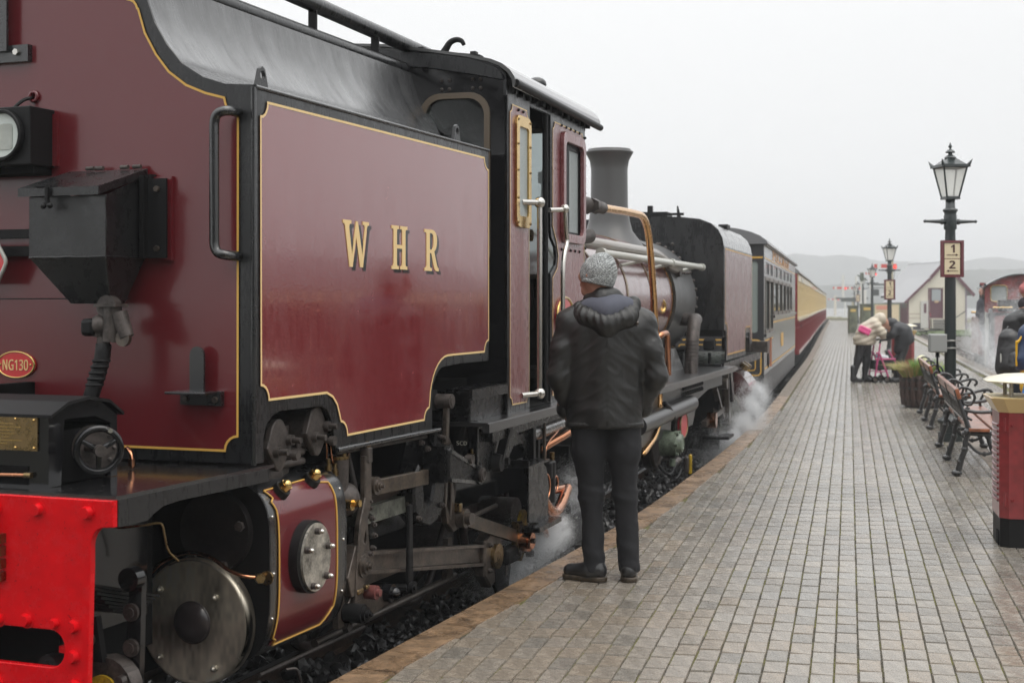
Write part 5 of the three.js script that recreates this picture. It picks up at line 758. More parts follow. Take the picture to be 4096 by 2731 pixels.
{
  const cream = mat([.68, .56, .34], .42, { clearcoat: .4, map: null, roughnessMap: rep(grimeT, 1) }), mar = mat([.22, .035, .04], .36, { clearcoat: .7, clearcoatRoughness: .25, roughnessMap: rep(grimeT, 1) }), roofM = mat([.2, .2, .2], .6);
  const spans = [[38.6, 52.4], [53.2, 67], [67.8, 81.6], [82.4, 96.2], [97, 110.8], [111.6, 125]];
  const gl = mat([.2, .24, .24], .08, { clearcoat: 1 });
  const words = ['first', 'second', 'third', 'fourth', 'fifth', 'last'];
  spans.forEach(([z0, z1], ci) => {
    const f = coachFrame(z0, z1), o = thing('passenger_coach', `maroon and cream passenger coach, ${words[ci]} in line behind the dark observation coach`, 'railway coach', f.a.x, RAIL, f.a.z, f.turn, 'maroon and cream coaches of the train'), len = f.len, P = (n, g, m, p) => mesh(n, g, m, p ?? o), y0 = .3, bays = 9, w = len / bays, near = ci < 2;
    const up = P('upper_side', [plateSide([[0, 1.18 + y0], [0, 2.45 + y0], [len, 2.45 + y0], [len, 1.18 + y0]], .04, -.04, near ? Array.from({ length: bays }, (_, i) => roundRect(i * w + .22, 1.34 + y0, (i + 1) * w - .22, 2.1 + y0, .05, 2).slice().reverse()) : [])], cream);
    const lo = P('lower_side', [plateSide([[0, .22 + y0], [0, 1.18 + y0], [len, 1.18 + y0], [len, .22 + y0]], .04, -.04)], mar);
    P('waist_rail', [box(.05, .05, len, .012, 1.17 + y0, -len / 2)], cream, up); P('waist_rail', [box(.05, .04, len, .012, 1.12 + y0, -len / 2)], mar, lo); P('bottom_rail', [box(.06, .1, len, .012, .27 + y0, -len / 2)], mar, lo);
    for (let i = 0; i <= bays * 2; i++) { const u = Math.min(len - .03, Math.max(.03, i * w / 2)); P('beading', [box(.035, .9, .035, .008, .72 + y0, -u)], mar, lo); if (i % 2 === 0) P('beading', [box(.035, 1.2, .035, .008, 1.83 + y0, -u)], cream, up); }
    for (let i = 0; i < bays; i++) P('window', [plateSide(roundRect(i * w + .2, 1.32 + y0, (i + 1) * w - .2, 2.12 + y0, .05, 2), .006, near ? -.03 : .003)], gl, up);
    P('cantrail_board', [box(.03, .16, len, .01, 2.3 + y0, -len / 2)], cream, up); if (ci === 0) { P('name_board', [box(.012, .1, 1.2, .03, 2.3 + y0, -4)], M.greyPipe, up); P('door_handle', [box(.04, .1, .05, .02, .95 + y0, -2.6)], M.blackFlat, lo); }
    P('coach_end', [plateFront([[-2.05, .22 + y0], [0, .22 + y0], [0, 2.45 + y0], [-2.05, 2.45 + y0]], .04, 0)], mar); P('gangway', [rbox(.9, 1.9, .3, -1.02, 1.2 + y0, .18, .05)], M.blackFlat);
    P('roof', [plateFront(arc(-1.02, 2.4 + y0, 1.09, .36, 4, 176, 12), len + .1, len + .05)], roofM); P('underframe', [box(1.9, .28, len, -1.02, .3, -len / 2)], M.dark);
    for (const u of [1.5, 2.9, len - 2.9, len - 1.5]) P('wheel', [discSide(-.42, .33, u, .33, .1, 20)], M.castIron); for (const u of [2.2, len - 2.2]) P('bogie', [box(.16, .3, 2.2, -.3, .25, -u)], M.blackFlat);
  });
}

// ---------------------------------------------------------------- street lamps and what hangs on them
const lampIron = mat([.014, .022, .022], .38, { clearcoat: .6, clearcoatRoughness: .25 }), opal = mat([.95, .95, .92], .55, { transmission: .85, thickness: 0 });
const mid = (z, d = 2.55) => V(edgeAt(z) + d, 0, -z);
const lampSpots = [16.6, 41.2, 66.2, 91, 116, 141].map((z) => mid(z, 2.53));
lampSpots[0].set(5.12, 0, -16.6); lampSpots[1].set(10.84, 0, -40.8);
let lamp0;
{
  const p = lampSpots[0]; lamp0 = thing('street_lamp', 'black lantern lamp post rising between the benches, the nearest of the row', 'street lamp', p.x, 0, p.z, .13, 'lantern lamp posts along the platform');
  const P = (n, g, m, q) => mesh(n, g, m, q ?? lamp0);
  P('post', [lathe([[0, 0], [.13, 0], [.13, .06], [.12, .08], [.12, .20], [.145, .21], [.145, .25], [.09, .28], [.075, .36], [.085, .39], [.066, .44], [.066, 1.0], [.062, 2.3], [.058, 2.46], [.074, 2.47], [.074, 2.63], [.066, 2.64], [.074, 2.67], [.085, 2.68], [.085, 2.70], [.056, 2.715], [.054, 2.82], [0, 2.82]], 24)], lampIron);
  P('base', [new THREE.CylinderGeometry(.145, .15, .1, 8).translate(0, .05, 0)], lampIron);
  for (const s of [-1, 1]) P('ladder_bar', [rod(V(s * .06, 2.555, 0), V(s * .3, 2.56, 0), .028, .015, 10), new THREE.SphereGeometry(.02, 8, 6).translate(s * .31, 2.56, 0), new THREE.SphereGeometry(.035, 8, 6).translate(s * .1, 2.555, 0)], lampIron);
  const Q = (r) => Array.from({ length: 4 }, (_, i) => { const a = PI / 4 + i * PI / 2; return [r * Math.SQRT2 * Math.cos(a), r * Math.SQRT2 * Math.sin(a)]; }), yb = 2.83, yt = 3.19, b = Q(.072), t = Q(.142);
  const lan = P('lantern', [box(.17, .02, .17, 0, 2.825, 0), ...[0, 1, 2, 3].flatMap((i) => [rod(V(b[i][0], yb, b[i][1]), V(t[i][0], yt, t[i][1]), .011, .011, 6), rod(V(t[i][0], yt, t[i][1]), V(t[(i + 1) % 4][0], yt, t[(i + 1) % 4][1]), .016, .016, 6), rod(V(b[i][0], yb + .01, b[i][1]), V(b[(i + 1) % 4][0], yb + .01, b[(i + 1) % 4][1]), .011, .011, 6)])], lampIron);
  for (let i = 0; i < 4; i++) { const j = (i + 1) % 4, s = .96, g = new THREE.BufferGeometry(), A = [b[i][0] * s, yb, b[i][1] * s], B = [b[j][0] * s, yb, b[j][1] * s], C = [t[j][0] * s, yt, t[j][1] * s], D = [t[i][0] * s, yt, t[i][1] * s]; g.setAttribute('position', new THREE.Float32BufferAttribute([...A, ...B, ...C, ...A, ...C, ...D], 3)); g.computeVertexNormals(); P('lantern_pane', [g], opal, lan); }
  P('lantern_roof', [new THREE.CylinderGeometry(.055, .155 * Math.SQRT2, .10, 4, 3).rotateY(PI / 4).translate(0, 3.255, 0), box(.34, .03, .34, 0, 3.2, 0)], lampIron, lan);
  P('lantern_cap', [lathe([[.07, 3.30], [.05, 3.325], [.024, 3.335], [.024, 3.355], [.055, 3.36], [.055, 3.37], [.03, 3.395], [.012, 3.405], [.012, 3.415], [.024, 3.43], [.015, 3.45], [.003, 3.48], [0, 3.48]], 16)], lampIron, lan);
  for (let i = 0; i < 4; i++) P('lantern_horn', [between(new THREE.ConeGeometry(.028, .10, 6), V(t[i][0] * 1.05, 3.2, t[i][1] * 1.05), V(t[i][0] * 1.32, 3.275, t[i][1] * 1.32))], lampIron, lan);
}
['', 'black lantern lamp post behind the two bending people, with a number sign', 'black lantern lamp post just past the green cabinets', 'black lantern lamp post beyond the green cabinets, fourth of the row', 'black lantern lamp post near the platform end, fifth of the row', 'black lantern lamp post farthest away at the platform end'].forEach((l, i) => { if (i) copyOf(lamp0, l, lampSpots[i].x, 0, lampSpots[i].z, .13); });
const signCream = mat([.70, .60, .40], .45, { clearcoat: .3 }), signMar = mat([.13, .022, .028], .4, { clearcoat: .5 }), ink = mat([.05, .012, .014], .5);
let sign0;
{
  const p = lampSpots[0]; sign0 = thing('platform_sign', 'maroon framed sign with 1 and 2 on the nearest lamp post', 'sign', p.x - .005, 2.12, p.z + .075, -.05, 'platform number signs'); const P = (n, g, m, q) => mesh(n, g, m, q ?? sign0);
  P('board', [rbox(.262, .425, .03, 0, 0, .0, .004)], signMar); const fr = P('frame', [box(.262, .028, .022, 0, .2, .02), box(.262, .028, .022, 0, -.2, .02), box(.03, .425, .022, -.117, 0, .02), box(.03, .425, .022, .117, 0, .02)], signMar);
  for (const [y, n, s] of [[.093, '1', 1], [-.093, '2', -1]]) {
    const c = P('number_panel', [rbox(.178, .178, .006, 0, y, .019, .003)], signCream);
    P('number', [glyphs(n, fontSans, n === '1' ? -.018 : -.036, y - .02, n === '1' ? .046 : .072, .092, .004).translate(0, 0, .0215)], ink, c);
    P('arrow', [box(.11, .007, .004, -s * .01, y - .048, .0235), extrude(shapeOf([[s * .068, y - .048], [s * .04, y - .062], [s * .04, y - .034]]), .004).translate(0, 0, .0215)], ink, c);
  }
  copyOf(sign0, 'cream sign with 1 and 2 on the lamp post behind the bending people', lampSpots[1].x - .02, 2.0, lampSpots[1].z + .08, -.1).scale.set(1.18, 1.35, 1.2);
  copyOf(sign0, 'small far sign with 1 and 2 on the fifth lamp post', lampSpots[4].x - .02, 2.05, lampSpots[4].z + .08, -.1).scale.set(1.3, 1.35, 1.2);
}
{
  const p = lampSpots[0], o = thing('junction_box', 'grey junction box strapped to the nearest lamp post with a black cable', 'junction box', p.x - .155, 1.14, p.z + .02, -.12), P = (n, g, m) => mesh(n, g, m, o);
  P('case', [rbox(.2, .215, .13, 0, 0, 0, .015)], mat([.27, .28, .27], .45)); P('lid', [rbox(.185, .2, .02, -.0, 0, .07, .008)], mat([.30, .31, .30], .45)); for (const y of [.03, -.055]) P('strap', [box(.19, .018, .012, .16, y, .045), new THREE.TorusGeometry(.068, .009, 6, 20).rotateX(PI / 2).translate(.155, y, -.02)], mat([.4, .4, .38], .4, { metalness: .6 }));
  P('cable_gland', [new THREE.CylinderGeometry(.022, .026, .06, 12).translate(.0, -.135, 0)], M.blackFlat); P('cable', [tubeOn(new THREE.CatmullRomCurve3([V(0, -.14, 0), V(.0, -.24, .0), V(.02, -.33, .0), V(.08, -.375, .0), V(.14, -.36, -.01)]).getPoints(16), .013, 8)], M.blackFlat);
}

// ---------------------------------------------------------------- benches, bins, planter
const benchWood = mat([.40, .13, .055], .4, { map: rep(grimeT, 2), bumpMap: rep(streakT, 3), bumpScale: .0006, clearcoat: .6, clearcoatRoughness: .2 });
let bench0;
const alongAxis = (x, z) => { const p = V(x, 0, -z).sub(V(5.657, 0, -29.1)); return [p.dot(AXR), p.dot(AXD)]; };
{
  const p = V(4.127, 0, -13.2); bench0 = thing('bench', 'cast iron and wood bench nearest the maroon bin', 'bench', p.x, 0, p.z, -AX, 'black iron benches with wooden slats'); const P = (n, g, m, q) => mesh(n, g, m, q ?? bench0);
  const iron = mat([.008, .0085, .009], .28, { clearcoat: .8, clearcoatRoughness: .15, bumpMap: rep(fineT, 8), bumpScale: .002 });
  const limb = (pts, r) => { const c = new THREE.CatmullRomCurve3(pts.map(([x, y]) => V(x, y, 0))).getPoints(14); return tubeOn(c, r, 7); };
  const knob = (x, y, r) => new THREE.SphereGeometry(r, 8, 6).translate(x, y, 0);
  for (let k = 0; k < 3; k++) {
    const T = (g) => g.translate(0, 0, -1.36 * k);
    const fr = P('end_frame', [limb([[.05, .40], [.25, .395], [.5, .42]], .022), limb([[.12, .41], [.075, .55], [.03, .68], [-.01, .80]], (t) => .026 - .008 * t), knob(.1, .41, .04)].map(T), iron);
    P('leg', [limb([[.012, .03], [.04, .14], [.075, .25], [.085, .34], [.12, .41]], (t) => .03 - .006 * t), new THREE.SphereGeometry(.045, 10, 8).scale(1.1, .7, .9).translate(.005, .03, 0), knob(.075, .25, .033), knob(.035, .13, .030)].map(T), iron, fr);
    P('leg', [limb([[.475, .03], [.44, .13], [.405, .24], [.40, .34], [.45, .415]], (t) => .028 - .006 * t), new THREE.SphereGeometry(.045, 10, 8).scale(1.1, .7, .9).translate(.485, .03, 0), knob(.405, .25, .033)].map(T), iron, fr);
    P('arm', [limb([[.05, .62], [.18, .595], [.34, .605], [.48, .645], [.55, .64], [.57, .60], [.54, .565]], .017), limb([[.47, .42], [.44, .50], [.47, .58], [.50, .64]], .015)].map(T), iron, fr);
    P('scroll', [limb([[-.01, .78], [.05, .825], [.13, .80], [.165, .73], [.13, .665], [.07, .67], [.055, .72], [.09, .745]], .0135), knob(.09, .74, .018), limb([[.06, .6], [.11, .64], [.09, .56], [.14, .52]], .012)].map(T), iron, fr);
    P('brace', [limb([[.08, .33], [.2, .22], [.3, .22], [.4, .33]], .014), knob(.25, .21, .024)].map(T), iron, fr);
  }
  P('seat_slat', [rbox(.185, .032, 2.86, .20, .435, -1.36, .006)], benchWood); P('seat_slat', [rbox(.185, .032, 2.86, .395, .45, -1.36, .006)], benchWood);
  P('back_slat', [rbox(.034, .10, 2.86, 0, 0, 0, .006).rotateZ(.28).translate(.012, .765, -1.36)], benchWood);
  const orn = P('back_lattice', [rod(V(.07, .52, .0), V(.07, .52, -2.72), .012)], iron);
  for (let i = 0; i < 12; i++) { const z = -.12 - i * .226; P('back_scroll', [new THREE.TorusGeometry(.07, .012, 6, 14).rotateY(PI / 2).rotateZ(.28).translate(.05, .62, z), rod(V(.08, .5, z - .11), V(.03, .72, z - .11), .013), knob(.05, .70, .02).translate(0, 0, z)], iron, orn); }
  copyOf(bench0, 'cast iron and wood bench farther along beyond the nearest lamp post', 5.31, 0, -18.06, -AX);
}
const binMar = mat([.26, .028, .032], .34, { clearcoat: .8, clearcoatRoughness: .2, map: rep(tex(256, 256, (x, y) => { const v = .85 + .3 * (n16(x, y) - .5) - (n128(x, y) > .93 ? .35 : 0); return v; }), 2) }), binCream = mat([.66, .46, .20], .36, { clearcoat: .5, clearcoatRoughness: .2 }), binTop = mat([.72, .66, .48], .36, { clearcoat: .7, clearcoatRoughness: .2 });
let bin0;
{
  const c = V(3.2, 0, -9.33).addScaledVector(AXR, .25).addScaledVector(AXD, .25); bin0 = thing('litter_bin', 'maroon litter bin with cream hood close to the camera beside the bench', 'litter bin', c.x, 0, c.z, -AX + .02, 'maroon litter bins with cream hoods'); const P = (n, g, m, q) => mesh(n, g, m, q ?? bin0);
  const oct = (w, c, y0, h, w2 = w) => { const o = (a, cc) => [[a - cc, -a], [a, -a + cc], [a, a - cc], [a - cc, a], [-a + cc, a], [-a, a - cc], [-a, -a + cc], [-a + cc, -a]]; const A = o(w, c), B = o(w2, c * w2 / w), pos = []; for (let i = 0; i < 8; i++) { const j = (i + 1) % 8; const a = [A[i][0], y0, A[i][1]], b = [A[j][0], y0, A[j][1]], cc = [B[j][0], y0 + h, B[j][1]], d = [B[i][0], y0 + h, B[i][1]]; pos.push(...a, ...cc, ...b, ...a, ...d, ...cc); pos.push(...d, 0, y0 + h, 0, ...cc); } const g = new THREE.BufferGeometry(); g.setAttribute('position', new THREE.Float32BufferAttribute(pos, 3)); g.computeVertexNormals(); return g; };
  P('base', [oct(.245, .05, 0, .19)], M.blackFlat); P('base_notch', [box(.012, .09, .12, -.246, .05, .1)], M.dark); 
  const bd = P('body', [oct(.25, .055, .19, .705)], binMar);
  for (let i = 0; i < 14; i++) P('louvre', [tubeOn([V(-.252, .30 + i * .038, -.13), V(-.258, .296 + i * .038, 0), V(-.252, .30 + i * .038, .15)], .011, 6)], binMar, bd);
  for (let i = 0; i < 15; i++) P('slot', [rbox(.2, .012, .02, .08, .30 + i * .036, .248, .005)], M.dark, bd);
  P('panel_seam', [box(.004, .68, .004, -.1, .54, .251)], M.dark, bd); for (const y of [.80, .31]) P('hinge', [box(.075, .016, .03, -.19, y, .225, 0, -.8, 0).translate(0, 0, 0), rod(V(-.215, y - .04, .225), V(-.215, y + .05, .225), .01)], binMar, bd);
  P('rim', [oct(.255, .06, .885, .095, .31)], binCream); P('rim_inside', [oct(.285, .06, .975, .008, .285)], mat([.5, .42, .24], .5)); for (const x of [-.17, .17]) for (const z of [-.17, .17]) P('hood_post', [rod(V(x, .96, z), V(x, 1.09, z), .013), rod(V(x, .965, z), V(x, .985, z), .028)], M.steel);
  P('ash_scoop', [box(.1, .05, .06, .1, 1.0, .12)], mat([.1, .1, .1], .5)); P('hood', [lathe([[0, 1.135], [.2, 1.128], [.31, 1.105], [.345, 1.085], [.34, 1.078], [0, 1.08]], 8).rotateY(PI / 8)], binTop);
  copyOf(bin0, 'maroon litter bin with cream hood beyond the people with the pink walking frame', 9.02, 0, -32.8, -AX);
}
{
  const o = thing('barrel_planter', 'brown half barrel planter with grasses behind the benches', 'planter', 6.36, 0, -22.0, .2), P = (n, g, m, q) => mesh(n, g, m, q ?? o);
  const wd = mat([.075, .036, .026], .6, { map: rep(grimeT, 3), bumpMap: rep(streakT, 4), bumpScale: .004, clearcoat: .4 }), hoop = mat([.022, .018, .016], .5);
  for (let i = 0; i < 20; i++) { const a = i / 20 * 2 * PI, g = tubeOn([V(.27, .04, 0), V(.315, .2, 0), V(.33, .36, 0), V(.325, .5, 0)], .05, 4).scale(.5, 1, 1.02).translate(.165, 0, 0).rotateY(a); P('stave', [g], wd); }
  P('barrel_inside', [new THREE.CylinderGeometry(.325, .275, .44, 28).translate(0, .25, 0)], wd); P('soil', [new THREE.CylinderGeometry(.31, .31, .02, 24).translate(0, .46, 0)], mat([.03, .02, .015], .9)); for (const [y, r] of [[.12, .325], [.3, .35], [.43, .352]]) P('hoop', [new THREE.CylinderGeometry(r, r - .008, .04, 28, 1, true).translate(0, y, 0)], hoop); P('plinth', [new THREE.CylinderGeometry(.27, .27, .05, 24).translate(0, .025, 0)], hoop);
  const blades = (n, r0, len, tilt, cols, name, label, ox = 0, oz = 0) => {
    const k = thing(name, label, 'plant', o.position.x + ox, .47, o.position.z + oz); cols.forEach((c, ci) => { const gs = []; for (let i = 0; i < n / cols.length; i++) { const a = rr(0, 2 * PI), r = r0 * Math.sqrt(rnd()), l = len * rr(.6, 1.15), t = tilt * rr(.3, 1.2), x = Math.cos(a) * r, z = Math.sin(a) * r; gs.push(tubeOn([V(x, 0, z), V(x + Math.cos(a) * l * t * .35, l * .55, z + Math.sin(a) * l * t * .35), V(x + Math.cos(a) * l * t, l * (.95 - .25 * t), z + Math.sin(a) * l * t)], (q) => .0045 * (1 - q) + .0008, 3, false)); } const m = mesh('foliage', gs, mat(c, .6), k); m.userData.kind = 'stuff'; }); return k;
  };
  blades(460, .17, .30, 1.15, [[.40, .28, .11], [.2, .28, .06], [.46, .34, .18]], 'grass_clump', 'straw tinted grass spilling over the left of the barrel planter', -.17, .1);
  blades(360, .15, .30, .45, [[.09, .26, .03], [.19, .34, .05]], 'green_plant', 'bright green leafy plant in the barrel planter beside the grass', -.02, .12);
  blades(120, .1, .24, .4, [[.16, .46, .05], [.42, .58, .08]], 'green_plant', 'small green plant at the far side of the barrel planter', .24, -.06);
  const fl = thing('white_flower', 'round cream white flower head standing in the barrel planter', 'flower', o.position.x + .02, .47, o.position.z - .12), fg = []; for (let i = 0; i < 90; i++) { const t = Math.acos(1 - 2 * (i + .5) / 90), a = i * 2.4; fg.push(new THREE.SphereGeometry(.018, 5, 4).translate(.07 * Math.sin(t) * Math.cos(a), .24 + .075 * Math.cos(t), .07 * Math.sin(t) * Math.sin(a))); } mesh('petals', fg, mat([.72, .70, .48], .6), fl).userData.kind = 'stuff'; mesh('stem', [rod(V(0, 0, 0), V(0, .2, 0), .008)], mat([.12, .25, .05], .6), fl);
}

// ---------------------------------------------------------------- people
function surf(prims, k, cell, o = {}) {     // one smooth surface round tapered bones, by surface nets
  const lo = V(1e9, 1e9, 1e9), hi = V(-1e9, -1e9, -1e9);
  for (const [a, b, ra, rb] of prims) { const r = Math.max(ra, rb) + .05; for (const p of [a, b]) { lo.min(V(p[0] - r, p[1] - r, p[2] - r)); hi.max(V(p[0] + r, p[1] + r, p[2] + r)); } }
  const nx = Math.ceil((hi.x - lo.x) / cell) + 1, ny = Math.ceil((hi.y - lo.y) / cell) + 1, nz = Math.ceil((hi.z - lo.z) / cell) + 1;
  const B = prims.map(([a, b, ra, rb, sc]) => { const d = [b[0] - a[0], b[1] - a[1], b[2] - a[2]]; return { a, d, l: d[0] ** 2 + d[1] ** 2 + d[2] ** 2 || 1e-9, ra, rb, s: sc ?? 1 }; });
  const f = (x, y, z) => {
    let s = 0, m = 1e9; const ds = [];
    for (const q of B) { const px = x - q.a[0], py = y - q.a[1], pz = (z - q.a[2]); let t = (px * q.d[0] + py * q.d[1] + pz * q.d[2]) / q.l; t = t < 0 ? 0 : t > 1 ? 1 : t; const ex = px - q.d[0] * t, ey = py - q.d[1] * t, ez = (pz - q.d[2] * t) / q.s, v = Math.sqrt(ex * ex + ey * ey + ez * ez) - (q.ra + (q.rb - q.ra) * t); ds.push(v); if (v < m) m = v; }
    if (m > .12) return m - .03;
    for (const v of ds) s += Math.exp(-(v - m) / k);
    let d = m - k * Math.log(s); if (o.disp) d += o.disp(x, y, z, d); if (o.cutBelow !== undefined) d = Math.max(d, o.cutBelow - y); if (o.cut) d = Math.max(d, o.cut(x, y, z)); return d;
  };
  const F = new Float32Array(nx * ny * nz), id = (i, j, l) => (l * ny + j) * nx + i;
  for (let l = 0; l < nz; l++) for (let j = 0; j < ny; j++) for (let i = 0; i < nx; i++) F[id(i, j, l)] = f(lo.x + i * cell, lo.y + j * cell, lo.z + l * cell);
  const vi = new Int32Array(nx * ny * nz).fill(-1), pos = [], idx = [];
  const E = [[0, 0, 0, 1, 0, 0], [0, 1, 0, 1, 1, 0], [0, 0, 1, 1, 0, 1], [0, 1, 1, 1, 1, 1], [0, 0, 0, 0, 1, 0], [1, 0, 0, 1, 1, 0], [0, 0, 1, 0, 1, 1], [1, 0, 1, 1, 1, 1], [0, 0, 0, 0, 0, 1], [1, 0, 0, 1, 0, 1], [0, 1, 0, 0, 1, 1], [1, 1, 0, 1, 1, 1]];
  for (let l = 0; l < nz - 1; l++) for (let j = 0; j < ny - 1; j++) for (let i = 0; i < nx - 1; i++) {
    let c = 0, sx = 0, sy = 0, sz = 0;
    for (const [a, b, e, g, h, q] of E) { const u = F[id(i + a, j + b, l + e)], v = F[id(i + g, j + h, l + q)]; if ((u < 0) !== (v < 0)) { const t = u / (u - v); sx += a + (g - a) * t; sy += b + (h - b) * t; sz += e + (q - e) * t; c++; } }
    if (c) { vi[id(i, j, l)] = pos.length / 3; pos.push(lo.x + (i + sx / c) * cell, lo.y + (j + sy / c) * cell, lo.z + (l + sz / c) * cell); }
  }
  const quad = (a, b, c, d, flip) => { if (a < 0 || b < 0 || c < 0 || d < 0) return; flip ? idx.push(a, c, b, a, d, c) : idx.push(a, b, c, a, c, d); };
  for (let l = 1; l < nz - 1; l++) for (let j = 1; j < ny - 1; j++) for (let i = 1; i < nx - 1; i++) {
    const u = F[id(i, j, l)];
    if ((u < 0) !== (F[id(i + 1, j, l)] < 0)) quad(vi[id(i, j - 1, l - 1)], vi[id(i, j, l - 1)], vi[id(i, j, l)], vi[id(i, j - 1, l)], u > 0);
    if ((u < 0) !== (F[id(i, j + 1, l)] < 0)) quad(vi[id(i - 1, j, l - 1)], vi[id(i - 1, j, l)], vi[id(i, j, l)], vi[id(i, j, l - 1)], u > 0);
    if ((u < 0) !== (F[id(i, j, l + 1)] < 0)) quad(vi[id(i - 1, j - 1, l)], vi[id(i, j - 1, l)], vi[id(i, j, l)], vi[id(i - 1, j, l)], u > 0);
  }
  const g = new THREE.BufferGeometry(); g.setAttribute('position', new THREE.Float32BufferAttribute(pos, 3)); g.setIndex(idx); g.computeVertexNormals();
  return boxUVi(g);
}
function boxUVi(g) { const p = g.attributes.position, uv = new Float32Array(p.count * 2); for (let i = 0; i < p.count; i++) { uv[2 * i] = p.getX(i) + p.getZ(i) * .6; uv[2 * i + 1] = p.getY(i) + p.getZ(i) * .35; } g.setAttribute('uv', new THREE.BufferAttribute(uv, 2)); return g; }
const knitT = tex(256, 256, (x, y) => { const r = n256(x, y), s = n128(x, y * .8), k = .5 + .5 * Math.sin(y * 2 * PI * 32) * Math.sin(x * 2 * PI * 40); return .12 + .75 * Math.pow(r, 1.5) * (.5 + .5 * k) + .25 * (s - .3); });
const clothT = tex(256, 256, (x, y) => .55 + .3 * n256(x, y) + .2 * n64(x, y));
const faceOf = (c, s = 1, fx = 0, fz = -1) => {   // eyes, nose, mouth and ear bones on a head centred at c, facing (fx, fz)
  const rx = -fz, rz = fx, P = (r, u, f) => [c[0] + (r * rx + f * fx) * s, c[1] + u * s, c[2] + (r * rz + f * fz) * s];
  return { head: [[P(0, .03, -.01), P(0, .035, .01), .088 * s, .088 * s], [P(0, -.03, .03), P(0, -.06, .045), .066 * s, .05 * s], [P(0, -.05, -.02), P(0, -.14, -.03), .055 * s, .055 * s], [P(0, .01, .09), P(0, -.022, .108), .012 * s, .018 * s], [P(-.082, .0, 0), P(-.09, .03, -.012), .012 * s, .016 * s], [P(.082, .0, 0), P(.09, .03, -.012), .012 * s, .016 * s], [P(-.02, -.062, .082), P(.02, -.062, .082), .012 * s, .012 * s], [P(-.05, .022, .07), P(.05, .022, .07), .02 * s, .02 * s]], eyes: [P(-.032, .008, .086), P(.032, .008, .086)] };
};
const leatherBlack = mat([.012, .012, .013], .38, { clearcoat: .5, bumpMap: rep(fineT, 9), bumpScale: .001 }), soleM = mat([.07, .05, .03], .5, { map: rep(grimeT, 5) });
const jacketM = mat([.0105, .0105, .010], .5, { clearcoat: .2, clearcoatRoughness: .35, bumpMap: rep(clothT, 9), bumpScale: .0006 }), jeansM = mat([.011, .0115, .0145], .85, { map: rep(clothT, 12), bumpMap: rep(clothT, 14), bumpScale: .0012 });
const fold = (x, y, z) => .010 * fbm(x * 5 + y * 6, y * 9 - x * 5, z * 6, 3) + .006 * Math.abs(fbm(x * 9, y * 17 + x * 7, z * 9, 2));
